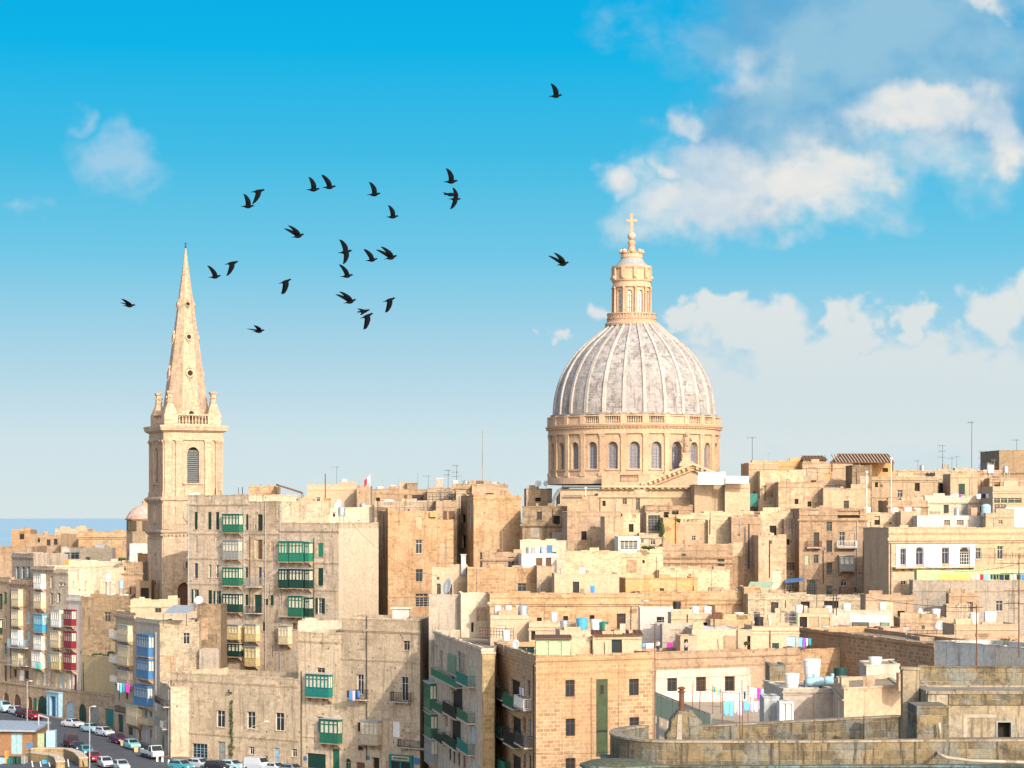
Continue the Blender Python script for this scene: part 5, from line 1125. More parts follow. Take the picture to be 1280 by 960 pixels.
# right skyline
B('r1', 'plaster end wall behind a potted palm and green screen', [(936,386),(973,383)], 580, 'ptan', depth=8, pipes=[(0,950,590,618,'wwhite')])
B('r2', 'terracotta-topped stone block on the skyline right of the dome', [(946,390),(1003,388)], 577.5, 'deep', base=40, depth=7)
B('r2b', 'grey speckled stone wall under the terracotta-topped block', [(950,382),(1004,380)], 590, 'rub', base=40, depth=6)
B('r3', 'tan roof block crossed by a triangular shadow, under the brown roofed hut', [(1003,388),(1066,384)], 579.5, 'tan', base=40, depth=8, ops=[(0,1005,582,1008,596,'b','pwhite'),(0,1010,584,1022,600,'b','grey'),(0,1030,592,1040,600,'b','deep')])
B('r3b', 'dark brick stair tower left of the tall white pole', [(1065,374),(1090,372)], 583, 'dark', base=40, depth=6)
B('r5', 'large sunlit ashlar block with small blue window, right centre', [(973,374),(1029,371)], 604, 'cream', depth=8)
B('r5b', 'smooth pink-tan block right of the large ashlar block', [(1029.2,371),(1088,368)], 612, 'ptan', depth=8, ops=[(0,1060,618,1061.2,624,'o','void'),(0,1072,618,1073.2,624,'o','void')])
B('r5c', 'low roof room with a pale blue window', [(1020,384),(1068,381)], 601.5, 'cream', base=40, depth=6, ops=[(0,1038,604,1044,611,'s','wpblue')])
B('r9', 'orange wall under the striped pergola roof', [(1072,392),(1116,389)], 578, 'deep', base=40, depth=7, ops=[(0,1103,585,1110,590,'o','void')])
B('r10', 'wide tan wall with a diagonal stair, behind white poles', [(1088.2,384),(1172,379)], 597, 'ptan', depth=9, ops=[(0,1093.5,600,1097.5,609,'o','shade')], ledge=[(0,599,.15,.2),(0,621,.12,.15)])
B('r11', 'long flat skyline terrace right of the pergola', [(1114,402),(1252,397)], 589, 'cream', base=40, depth=9)
B('r11b', 'rough brown stone recess right of the stair wall', [(1169,390),(1192,388)], 592, 'rubd', depth=7, ops=[(0,1174,604,1188,616,'o','shade')])
B('r12', 'plain tan rendered skyline block with a darker left half', [(1188,381),(1222,379)], 593.5, 'ptan', base=40, depth=7)
B('r12b', 'broken-topped stone house right of the plain tan skyline block', [(1222,388),(1250,386)], 597, 'cream', base=40, depth=7, ops=[(0,1234,603,1237,608,'o','void')])
B('r12c', 'skyline parapet at the right edge with a dark opening', [(1237,384),(1400,381)], 599, 'tan', base=40, depth=7, ops=[(0,1243,602,1250,608,'o','shade'),(0,1258,604,1266,609,'o','shade')])
B('r13', 'big dark brown rendered block rising at the right edge of the skyline', [(1249,414),(1400,412)], 563.5, 'pbrown', depth=12, cope=.1, ledge=[(0,590,.2,.3)])
B('r13b', 'grey-brown step block left of the dark rendered block', [(1234,415),(1252,414)], 579, 'pgrey', depth=8, par=.4, cope=.1)
B('r14', 'long low orange terrace wall hung with washing', [(1156,370),(1242,366)], 621.5, 'lit', depth=8, ledge=[(0,627,.2,.25)])
B('r14b', 'pair of low stone roof steps left of the washing terrace', [(1110,366),(1160,363)], 627, 'tan', depth=8, ledge=[(0,632,.2,.3)])
B('r15', 'modern roof flat with green glazed band at the right edge', [(1241,362),(1400,360)], 608, 'pcream', depth=7, par=.4, cope=0, ledge=[(0,615,.15,.15)], ops=[(0,1242.5,622.5,1250,629,'g','wlgreen'),(0,1251,622.5,1259,629,'g','wlgreen'),(0,1260,622.5,1277,629,'g','wlgreen'),(0,1243,630.5,1250,637.5,'g','wwhite'),(0,1251,630.5,1258,637.5,'g','wwhite')])
B('r15b', 'white angled plaster wall at the far right edge', [(1257,352),(1400,350)], 634, 'white', depth=6, par=.3, cope=0)
B('r16', 'bright white roof house with two cottage windows', [(1146.5,354),(1232,350)], 644.5, 'white', depth=7, par=.3, cope=0, ops=[(0,1180,650,1187.5,657,'m','wbeige'),(0,1196,650,1204.5,656.5,'m','wbeige'),(0,1208.5,650,1212,658,'b','lit')])
B('r16b', 'small tan roof house with one square white window', [(1232.2,349),(1268,347)], 642, 'ptan', depth=7, cope=.15, ops=[(0,1248,650,1253,655,'g','wwhite')])
B('r17', 'cream roof block with a blind doorway between white tanks', [(1126,355),(1147,354)], 641, 'pcream', depth=6, ops=[(0,1136,651,1144,660,'b','ptan')])
B('r17b', 'weathered roof wall full of vents left of the white house', [(1079,360),(1127,357)], 643, 'rub', depth=7, ops=[(0,1093,645,1100,656,'o','shade')])
B('r6', 'five-storey tan house with dark roof loggia and small balconies', [(999,357),(1083,353)], 637, 'tan', depth=9, pipes=[(0,1029,688,730,'iron'),(0,1071.5,650,760,'galv')], ledge=[(0,649,.2,.25)],
  ops=[(0,1047,638.5,1075,647.5,'o','void'),(0,1012,635.5,1024,645,'b','pgrey'),(0,1033,651.5,1040,664,'g','wgrey'),(0,1017,665.5,1024,683,'g','wbrown'),(0,1049,665,1056,682,'g','wwhite'),(0,1063,667,1068.5,682,'b','ptan'),(0,1033,675.5,1040,690,'g','wbrown'),(0,1017,693.5,1023,704,'g','wgrey'),(0,1033,703,1040,717,'g','wbrown'),(0,1008.5,724.5,1020,744,'m','wgrey'),(0,1033,732,1040,747,'g','wgrey'),(0,1051,725,1058.5,732.5,'g','wwhite'),(0,1006,694,1011,706,'b','wlgreen')],
  gal=[(0,1048,694,1067,713,'wgrey',)], bal=[(0,1008,676,1026,684,'rust'),(0,1046,676,1070,684,'wwhite'),(0,1049,734,1069,742,'rust')])
B('r7', 'recessed bay of dark windows with a bowed cable, left of the five-storey house', [(980,360),(999,358.5)], 650, 'grey', depth=7, ops=[(0,983.5,674,987,681,'o','void'),(0,983,703,997,713,'m','wbeige'),(0,983,729,996,737,'m','wwhite')])
B('r8', 'ashlar pier with deep vertical joint and rounded shadow at its top', [(948,352),(983,350)], 671, 'cream', depth=8, pipes=[(0,962,675,722,'iron')])
B('r8b', 'wide rubble wall with a slanting shadow above the ashlar pier', [(950,362),(1000,359.5)], 642, 'rub', depth=6)
B('r18', 'grand tan house with white first floor and blue-violet doors', [(1079,345),(1111,334),(1400,348)], 661, 'ptan', pipes=[(1,1113,672,780,'rust'),(0,1079.8,676,745,'rust')], ledge=[(1,664,.25,.2),(1,671.5,.45,.45)],
  ops=[(1,1125,686,1132,706,'g','wviolet'),(1,1144.5,684,1154,706,'g','wviolet','arch'),(1,1177,685,1186,705,'g','wviolet'),(1,1199,684,1212,706,'m','wwhite','arch'),(1,1220,685,1226.5,699,'g','wwhite'),(1,1233,685,1244,706,'b','tan'),(1,1246.8,682.5,1254,699,'g','wwhite'),(1,1271,684,1283,706,'b','tan','arch'),(1,1126.3,720,1133,731,'g','wwhite'),(1,1126.3,753.5,1133,766,'g','wblack')])
def white_floor():
    w = BL['r18']['f'][1]; root = BL['r18']['root']
    s = [w.S(a) for a in (1119.5,1125,1132,1144.5,1154,1177,1186,1199,1212,1218)]; z = lambda py: ZP(py, 335.5); m = MB()
    fbox(m, w, s[0], s[9], z(684), z(680.5), -.12, -.002)
    for a, b in ((0,1),(2,3),(4,5),(6,7),(8,9)): fbox(m, w, s[a]+.02, s[b]-.02, z(708.5), z(684), -.12, -.002)
    m.build('white_render', 'white', root)
    m = MB(); s0, s1 = w.S(1115), w.S(1216); fbox(m, w, s0, s1, z(710.3), z(708.6), -1.0, -.002); fbox(m, w, s0, w.S(1160), z(726), z(713), -.06, -.003)
    m.build('balcony_slab', 'pcream', root)
    for i in range(10):
        a = s0+.4+(s1-s0-.8)*i/9; m = MB(); m.face([w.f(a-.14, d, zz) for d, zz in ((-.002,z(714)),(-.3,z(713.4)),(-.9,z(710.5)),(-.002,z(710.35)))]); m.face([w.f(a+.14, d, zz) for d, zz in reversed(((-.002,z(714)),(-.3,z(713.4)),(-.9,z(710.5)),(-.002,z(710.35))))]); m.face([w.f(a+e, d, zz) for e, d, zz in ((-.14,-.3,z(713.4)),(.14,-.3,z(713.4)),(.14,-.9,z(710.5)),(-.14,-.9,z(710.5)))]); m.build('corbel', 'pcream', root)
white_floor()
B('r19g', 'light green painted terrace wall behind the long washing line', [(1146,331),(1400,328)], 712.5, 'pgreen', base=24, depth=2, par=.2, cope=0)
B('r19', 'long grey stained wall under the washing, with two small windows', [(1141,327),(1400,322)], 726.5, 'pgrey', depth=3.5, par=.3, cope=.15, ops=[(0,1209,752.5,1216,765,'m','wgrey'),(0,1245,751,1253,764,'g','wwhite')], ledge=[(0,738,.12,.1)])
B('r19p', 'pale orange plaster house patch between the two small windows', [(1186,320),(1224,319)], 741, 'tan', depth=1.5, par=.2, cope=0, ops=[(0,1209,752.5,1216,765,'m','wgrey')])
B('r19q', 'dim brown lean-to wall left of the two tanks', [(1183,316),(1212,315)], 757, 'grey', depth=2, par=.2)
B('r20', 'tan wall with stump chimney behind the potted terrace', [(1082,326),(1142,323)], 745, 'tan', base=26, depth=5)
B('r21', 'pink brick roof hut with white rim and two satellite dishes', [(1125,306),(1184.5,303)], 773.5, 'cream', depth=6, par=.25, cope=.12, ops=[(0,1129,783,1138,801,'b','pwhite')])
B('r22', 'long low cream rendered roof wall with two tanks on top', [(1193,292),(1273,288)], 781, 'pcream', depth=6, par=.25, cope=.1)
B('r22b', 'mossy low roof parapet in front of the cream wall', [(1150,278),(1400,268)], 798, 'cream', base=22, depth=9, par=.3)
B('s1', 'shaded roof shelter with open timber front', [(997,303),(1040,301)], 767, 'pcream', depth=6, par=.2, cope=.12, ops=[(0,999.5,771,1009,786,'o','wbrown'),(0,1011,771,1024,788,'b','ptan'),(0,1026,772,1037,788,'b','ptan')])
B('s2', 'long pale roof wall below the row of white tanks', [(1040,306),(1116,303)], 764.5, 'pwhite', depth=6, par=.3)
B('s3', 'rubble wall with rails below the tan awning', [(935,318),(1000,315)], 743.5, 'rubd', depth=6)
B('s3b', 'stone step wall behind the railings, mid right', [(950,306),(999,304)], 768, 'rub', depth=5)
B('s3c', 'ochre pier at the left of the rubble wall', [(930,319),(951,318)], 735, 'orange', depth=5)
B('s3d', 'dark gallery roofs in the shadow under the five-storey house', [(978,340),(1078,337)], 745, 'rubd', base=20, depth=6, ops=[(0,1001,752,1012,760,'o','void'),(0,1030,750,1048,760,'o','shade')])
B('s4', 'pale pink low box wall beside the green shutter', [(1104,296),(1128,294)], 785, 'ppink', depth=5, par=.2, cope=0)
B('s5', 'pink recessed terrace with small green door', [(1067,298),(1104,296)], 786, 'ppink', depth=4, par=.2, cope=.1, ops=[(0,1068.5,787.5,1074.5,797.5,'d','wbgreen'),(0,1076,788,1092,791,'o','void')])
B('s6', 'long brick parapet running down to the right across the roofs', [(996,290),(1168,252)], 783, 'brick', topz=EYE-13.45, depth=9, ledge=[(0,796,.2,.15)], par=.5)
B('s7', 'white-washed wall behind the brown capped pipe tank, left of parapet', [(905,300),(998,297)], 784, 'pcream', base=20, depth=5)
B('t1', 'white-washed roof house wall behind white tanks, centre', [(800,300),(842,298)], 760, 'white', depth=5, par=.2, cope=.1, ops=[(0,821,771,830,778,'o','shade')])
B('t2', 'stone roof wall under the dark-fronted tank', [(839,292),(892,290)], 768, 'pcream', depth=5, ops=[(0,879,778,884,782,'o','void')], pipes=[(0,859.5,768,778,'rust')])
B('t2b', 'low peach roof wall beneath the brown and white tanks', [(888,290),(943,288)], 776.5, 'orange', depth=5)
B('t3', 'little white hut with green roof edge', [(828,284),(880,282)], 781, 'pwhite', depth=4, par=.15, cope=0, ops=[(0,838,787,850,796,'s','wbeige')])
B('t4', 'large plain cream box house with white roof', [(865,277),(922,275)], 786.5, 'pcream', depth=9, par=.05, cope=0, roofmat='white')
B('t4b', 'cream side house right of the plain box with dark vent door', [(922.2,276),(940,275.5)], 787.5, 'pcream', depth=6, par=.2, cope=.08, ops=[(0,934,795,938,813,'o','ptan')])
B('t5', 'pinkish roof cabin with dark doorway where a person stands', [(850.5,272),(871.5,271)], 795, 'ppink', depth=4, par=.1, cope=.05, ops=[(0,855,799,860,818,'o','void')])
B('t6', 'cream roof house with pale blue door and rusty pipe', [(940,277),(999,275)], 783.5, 'pcream', depth=6, par=.3, cope=.12, ops=[(0,983.3,795.5,995,818,'b','wpblue')], pipes=[(0,962.5,788,816,'rust')], ledge=[(0,791,.1,.1)])
# brick house and corner wings
B('wing', 'corner tenement wing with green shutters and long green balcony', [(543,318),(603,275),(617.3,275.4),(637,324)], 812, 'pale', topz=EYE-15.15, ledge=[(0,800,.25,.2),(1,815,.2,.2)],
  ops=[(0,543.5,806,546,830,'g','wwhite'),(0,550,813,553,835,'g','wbeige'),(0,571.5,815,581.5,843,'g','wpblue'),(0,586,834,592,850,'b','wlgreen'),(0,562,845,568,862,'o','shade'),(0,564,858,578,894,'o','ptan'),(0,557,890,559.5,908,'o','void'),(0,563,899,576,931,'o','ptan'),(0,587,872,592,890,'b','pwhite'),(0,588,908,593,930,'b','wpblue'),(0,561,934,564,950,'g','wdgreen'),(0,566,938,569,954,'g','wdgreen'),(0,572,941,575,957,'g','wbrown'),(0,579,944,582,960,'g','wbrown'),(0,590,950,594,966,'b','wpblue')],
  gal=[(0,538.5,852,546,886,'wgreen'),(0,539,890,547,921,'wgreen'),(0,539,921,547.5,953,'wgrey')],
  bal=[(0,547,842,578,851.5,'wbgreen',.9,True),(0,579.5,842,594,855,'wteal'),(0,549,878,560,889,'wgreen',.9,True),(0,562,880,578,894,'wblack',.9,True),(0,580,888,594,900,'wgreen'),(0,549,915,560,926,'wdgreen',.9,True),(0,562,920,578,932,'wdgreen',.9,True),(0,580,926,594,939,'wteal')])
def wing_shutter():
    w = BL['wing']['f'][0]; root = BL['wing']['root']; m = MB(); fbox(m, w, w.S(560), w.S(570.5), w.Z(565, 841), w.Z(565, 818), -.08, -.02)
    for i in range(12): z = w.Z(565, 840)+i*.17; fbox(m, w, w.S(560)+.08, w.S(570.5)-.08, z, z+.1, -.11, -.082)
    m.build('shutter', 'wbgreen', root)
    w = BL['wing']['f'][1]; m = MB(); fbox(m, w, -.05, w.L+.05, 14.6, EYE-15.3, -.12, -.002); m.build('corner_pilaster', 'brickp', root)
wing_shutter()
B('brick', 'sunlit orange brick house with a tall green tiled strip and side balconies', [(618,286.5),(670,258),(818,264)], 822, 'brick', topz=EYE-15.05, ledge=[(1,838,.15,.12),(1,823.5,.12,.18),(0,822,.15,.12)], pipes=[(1,816.5,826,1000,'pgrey'),(0,668,830,1000,'iron')],
  ops=[(1,706.8,850,718.4,871,'g','wbrown'),(1,707.2,898.3,719,920.2,'g','wbrown'),(1,707.2,947.6,719.3,970,'g','wbrown'),(1,786.4,848.5,798.6,869.4,'g','wbrown'),(1,787,896.4,799,918,'g','wbrown'),
       (0,621,842,625,862,'b','pwhite'),(0,653,846,657,870,'g','wwhite'),(0,659,850,663,870,'g','wgrey'),(0,622,888,627,912,'b','pwhite'),(0,653,896,657,916,'o','void'),(0,660,897,664,922,'g','wpblue'),(0,621,926,626,948,'b','wlgreen'),(0,654,942,657,960,'g','wbrown'),(0,661,944,664,965,'g','wdgreen'),
       (0,638,850,650,880,'o','orange'),(0,639,896,651,926,'o','orange'),(0,639,944,651,966,'o','orange')],
  bal=[(0,610.5+9,856,628,868.5,'wteal'),(0,628.5,860,636,873,'wblack',.9,True),(0,638,868,651,883,'wgreen',.9,True),(0,652,871,665,884,'wwhite'),(0,620,903,628,914,'wdgreen'),(0,628.5,906,637,921,'wdgreen',.9,True),(0,639,914,652,931,'wblack',.9,True),(0,653,917,666,931,'iron'),(0,620,944,630,957,'wdgreen'),(0,631,950,640,966,'wbgreen',.9,True)])
def brick_strip():
    w = BL['brick']['f'][1]; root = BL['brick']['root']; z = lambda py: ZP(py, 261.5); m = MB()
    for a, b in ((738.5, 744.6), (758.8, 767)): fbox(m, w, w.S(a), w.S(b), 14.5, z(848.5), -.14, -.002)
    fbox(m, w, w.S(738.5), w.S(767), z(848.5), z(846.5), -.2, -.002); m.build('pilaster_frame', 'brick', root)
    m = MB(); fbox(m, w, w.S(745.2), w.S(758.4), z(912), z(849.5), -.07, -.002); fbox(m, w, w.S(745.2), w.S(758.4), z(945), z(915), -.07, -.002); o = m.build('tiled_strip', 'tile', root)
    m = MB(); frame_bars(m, w, w.S(749), z(868), w.S(754.5), z(855.5), -.13, .05, 0, 0); o2 = m.build('window', 'wbrown', root); m = MB(); panel(m, w, w.S(749), z(868), w.S(754.5), z(855.5), -.085); m.build('pane', 'glass', o2)
    m = MB(); fbox(m, w, w.S(744.6), w.S(758.8), z(914.6), z(912.4), -.12, -.002); m.build('sill_band', 'wblack', root)
brick_strip()
B('gext', 'long stone house behind the washing with brown windows and white painted wall', [(818.3,264.2),(1001,273.5)], 818, 'tan', topz=EYE-15.0, depth=10, ledge=[(0,829,.2,.15),(0,819.5,.12,.18)],
  ops=[(0,834,846,846,866,'g','wbrown'),(0,870,846,882,864.5,'m','wbrown'),(0,906,845.6,918,864,'g','wbrown'),(0,957,845,962.6,862.5,'g','wbrown')])
def painted_band():
    w = BL['gext']['f'][0]; root = BL['gext']['root']; m = MB(); z = lambda px, py: w.Z(px, py)
    xs = [819.5,834,846,870,882,906,918,938]
    fbox(m, w, w.S(819.5), w.S(936), z(878, 846), z(878, 836), -.13, -.003)
    for a, b in ((0,1),(2,3),(4,5),(6,7)): fbox(m, w, w.S(xs[a])+.02, w.S(xs[b])-.02, z(878, 893), z(878, 846), -.06, -.003)
    m.build('painted_band', 'pwhite', root)
painted_band()
B('gext2', 'taller end of the long stone house, above the blue tanks', [(1001.2,274),(1088,279)], 813, 'orange', topz=EYE-15.2, depth=10, ledge=[(0,826,.2,.12),(0,838,.15,.1)], ops=[(0,1072,826,1075,831,'b','deep')])
B('bluewall', 'stained blue-grey plastered wall right of the brick parapet', [(1168.3,236),(1400,212)], 803, 'pblue', topz=EYE-12.2, depth=7, cope=.12)
# ------------------------------------------------------------------ foreground roofs and walls
def wallbox(name, label, pts, z0, z1, th, mat, cat='wall', cap=None, group=None):
    """free-standing masonry wall along a poly-line of (x, y); cap = (height, overhang, material)"""
    cx = sum(p[0] for p in pts)/len(pts); cy = sum(p[1] for p in pts)/len(pts); root = thing(name, label, cat, (cx, cy, z0), group)
    def off(d):
        o = []
        for i, p in enumerate(pts):
            a = Vector(pts[max(i-1, 0)]); b = Vector(pts[min(i+1, len(pts)-1)]); t = (b-a).normalized(); n = Vector((t.y, -t.x)); o.append((p[0]-n.x*d, p[1]-n.y*d))
        return o
    def ribbon(mb, d0, d1, za, zb):
        A, Bq = off(d0), off(d1)
        mb.rings([[(a[0], a[1], za), (b[0], b[1], za), (b[0], b[1], zb), (a[0], a[1], zb)] for a, b in zip(A, Bq)])
    m = MB(); ribbon(m, 0, th, z0, z1); m.build('masonry', mat, root)
    if cap: m = MB(); ribbon(m, -cap[1], th+cap[1], z1+.002, z1+cap[0]); m.build('coping', cap[2], root)
    return root
X = lambda px, Y: (px-640)/F*Y
ell = [(X(835,70)+1.66*math.cos(a), 70.7+2.7*math.sin(a)) for a in [R(110+i*10) for i in range(17)]]
wallbox('bastion_wall', 'curved weathered parapet of big stone blocks across the bottom foreground', ell+[(X(900,68), 68), (X(1010,68), 68), (X(1150,68.3), 68.3), (X(1460,68.6), 68.6)], 15, 43.62, .3, 'fore', cap=(.06, .03, 'forec'))
wallbox('plinth_wall', 'dark teal-stained plinth under the curved foreground parapet', [(p[0]*1.0+(-.25 if p[0] < 4.4 else 0), p[1]-.25) for p in ell[6:]]+[(X(900,67.6), 67.6), (X(1460,68.1), 68.1)], 15, 42.95, .3, 'foret', cap=(.05, .05, 'foret'))
wallbox('inner_parapet', 'second stone parapet set back behind the curved one, with blue-grey patches', [(X(868,77.5), 77.5), (X(1129,81.6), 81.6)], 15, 43.22, .35, 'fore', cap=(.05, .03, 'forec'))
tag(wallbox('roof_floor_edge', 'low stone step between the two foreground parapets', [(X(800,73.6), 73.6), (X(1129,75), 75)], 15, 42.9, .3, 'forec'), kind='thing')
def mound():
    x, y = X(856, 76), 76; root = thing('chimney_stack', 'rounded grey-blue stone stack with a rusty capped flue pipe', 'chimney', (x, y, 40))
    m = MB(); pr = [(-.62, 40), (-.62, 43.15), (-.50, 43.3), (-.46, 43.62), (-.22, 43.9), (.2, 43.93), (.36, 43.72), (.52, 43.6), (.58, 43.3), (.95, 43.2), (1.0, 40)]; m.rings([[(x+a*k, y+d, z-e) for a, z in pr] for d, k, e in ((-.42, .96, .04), (-.36, 1, 0), (.4, 1, 0))]); m.build('stack', 'fore', root)
    m = MB(); m.box8([(x-.30, y-.45, 42.9), (x-.12, y-.45, 42.9), (x-.12, y-.36, 42.9), (x-.30, y-.36, 42.9), (x-.25, y-.45, 43.8), (x-.12, y-.45, 43.8), (x-.12, y-.36, 43.8), (x-.25, y-.36, 43.8)]); m.build('cement_patch', 'pgrey', root)
    m = MB(); m.cyl((x-.1, y, 43.8), (x-.1, y, 44.5), .085, .08, 14); o = m.build('flue_pipe', 'rust', root)
    m = MB(); m.lathe([(.11, 44.46), (.12, 44.5), (.07, 44.52), (.075, 44.56), (.13, 44.58), (.1, 44.63), (.03, 44.65)], (x-.1, y, 0), 14); m.build('flue_cap', 'rust', o)
mound()
def ledge_disc():
    x, y = X(772, 66.5), 66.5; root = thing('round_ledge', 'mossy round stone ledge low at the left end of the curved parapet', 'ledge', (x, y, 40))
    m = MB(); m.lathe([(.98, 40), (.98, 43.08), (1.06, 43.12), (1.05, 43.18), (.8, 43.23), (.3, 43.27), (.05, 43.28)], (x, y, 0), 36); m.build('ledge', 'foret', root); m = MB(); m.lathe([(1.0, 43.19), (.78, 43.26), (.3, 43.31), (.02, 43.32)], (x, y, 0), 36, False); m.build('moss_top', 'moss', root)
ledge_disc()
def roof_room():
    B('pier', 'tall pale stone pier at the left of the foreground roof room', [(1128.5, 74), (1149, 74.2)], 838, 'forec', topz=45.3, depth=.5, par=.0, cope=.06, base=40)
    B('par2', 'rough orange-brown stone parapet above the foreground roof room', [(1149.5, 80), (1460, 80.6)], 836, 'fore', topz=44.98, depth=.4, par=0, cope=.06, base=38)
    B('par2b', 'low stepped stone block right of the tall pale pier', [(1147, 77), (1163, 77.1)], 852, 'forec', topz=44.72, depth=.6, par=0, cope=.04, base=38)
    b = B('room', 'cream plastered roof room with a square black grey-framed window', [(1160, 72), (1460, 72.6)], 866, 'forec', topz=44.68, depth=4, par=.05, cope=.1, base=38, roofmat='forec', ops=[(0,1247,903,1263.5,923.5,'o','void')], trim=False)
    w = b['f'][0]; m = MB(); s0, s1 = w.S(1247), w.S(1263.5); z0, z1 = w.Z(1255, 923.5), w.Z(1255, 903)
    for a, c, e, g in ((s0-.05, s0, z0-.05, z1+.05), (s1, s1+.05, z0-.05, z1+.05), (s0, s1, z1, z1+.05), (s0, s1, z0-.05, z0)): fbox(m, w, a, c, e, g, -.03, .03)
    m.build('window_frame', 'wgrey', b['root'])
    m = MB(); fbox(m, w, w.S(1186), w.L, w.Z(1230, 881), w.Z(1230, 868), -.05, -.002); m.build('stone_band', 'fore', b['root'])
    m = MB(); fbox(m, w, w.S(1204), w.S(1209), w.Z(1206, 924), w.Z(1206, 893), -.02, -.003); fbox(m, w, w.S(1209), w.S(1246), w.Z(1230, 897), w.Z(1230, 893), -.02, -.003); m.build('cement_patch', 'pgrey', b['root'])
    wallbox('stone_buttress', 'brown block buttress projecting at the left corner of the roof room', [(X(1146,70), 70), (X(1186,70), 70)], 38, 44.45, 1.6, 'fore', cap=(.05, .03, 'fore'))
    wallbox('base_wall', 'dark lichened base wall under the roof room window', [(X(1187,70.3), 70.3), (X(1460,70.6), 70.6)], 38, 43.45, 1.2, 'fore')
    m = MB(); p = lambda px, py, Y=67.6: XZ(px, py, Y); pts = [p(1174,903,69.8), p(1175,915,69.8), p(1173,930,69.8), p(1171,938,69), p(1174,943), p(1184,947), p(1215,951), p(1290,953)]
    m.tube(pts, .045, 8); m.smooth = True; tag(m.build('grey_conduit', 'pgrey', None, pts[4]), 'bent grey conduit running along the dark base wall', 'pipe')
roof_room()
DECK = 31.6
def deck():
    q = [(X(824,120), 120), (X(1126,120), 120), (X(1126,241), 241), (X(824,241), 241)]; root = thing('drying_terrace', 'white drying terrace behind the foreground parapets', 'terrace', (q[0][0], 120, 14)); m = MB()
    for i in range(4): a, b = q[i], q[(i+1) % 4]; m.face([(a[0],a[1],14), (b[0],b[1],14), (b[0],b[1],DECK-.01), (a[0],a[1],DECK-.01)])
    m.build('wall', 'pcream', root); m = MB(); m.face([(a, b, DECK-.01) for a, b in q]); m.build('floor', 'ptan', root)
deck()
B('u0', 'long white terrace wall behind the washing lines', [(820,238),(942,242)], 865, 'white', depth=1.0, par=0, cope=.08)
B('u1', 'white roof building with slim slots carrying two big white tubs', [(979,172),(1042,170)], 862, 'pwhite', depth=9, par=.05, cope=.12, ledge=[(0,864,.1,.1)], ops=[(0,998,868,1014,870,'o','shade'),(0,1020,868,1034,870,'o','shade')])
B('u2', 'pinkish round-cornered roof building with rusty vents behind the foreground', [(1042.2,170),(1055,160),(1131,163)], 862, 'pcream', depth=9, par=.1, cope=.14)
B('u3', 'white roof hut with stained dripping edge right of the green tub', [(1074,182),(1083,176),(1125,178)], 832.5, 'pwhite', depth=5, par=.08, cope=.06)
B('u4', 'crumbling orange stone pier between the white tubs and the long stone house', [(962,206),(982,206)], 832, 'fore', depth=4, par=0, cope=.08)
B('u5', 'small pale blue shed with slanted white roof beside the washing', [(955,132),(974,131)], 872, 'pblue', depth=2.6, par=0, cope=.05, base=DECK-.3)
B('u5b', 'white cupboard doors standing right of the pale blue shed', [(974.5,130),(992,130)], 877, 'white', depth=1.2, par=0, cope=0, base=DECK-.3, ops=[(0,975.5,879,982.5,900,'b','wwhite'),(0,984,879,991,900,'b','wwhite')])
def glass_fence():
    A = (X(820,215), 215); Bq = (X(889,191), 191); w = Fac(A, Bq); root = thing('terrace_balustrade', 'grey-green panelled balustrade sloping down across the drying terrace', 'balustrade', (A[0], A[1], DECK))
    n = 9; m = MB(); fbox(m, w, 0, w.L, 34.25, 34.36, -.06, .06); m.build('handrail', 'pgrey', root)
    for i in range(n):
        m = MB(); fbox(m, w, w.L*(i+.04)/n, w.L*(i+.96)/n, 32.3, 34.2, -.02, .02); m.build('panel', 'wlgreen', root)
        m = MB(); fbox(m, w, w.L*i/n-.05, w.L*i/n+.05, DECK, 34.25, -.05, .05); m.build('post', 'pgrey', root)
glass_fence()
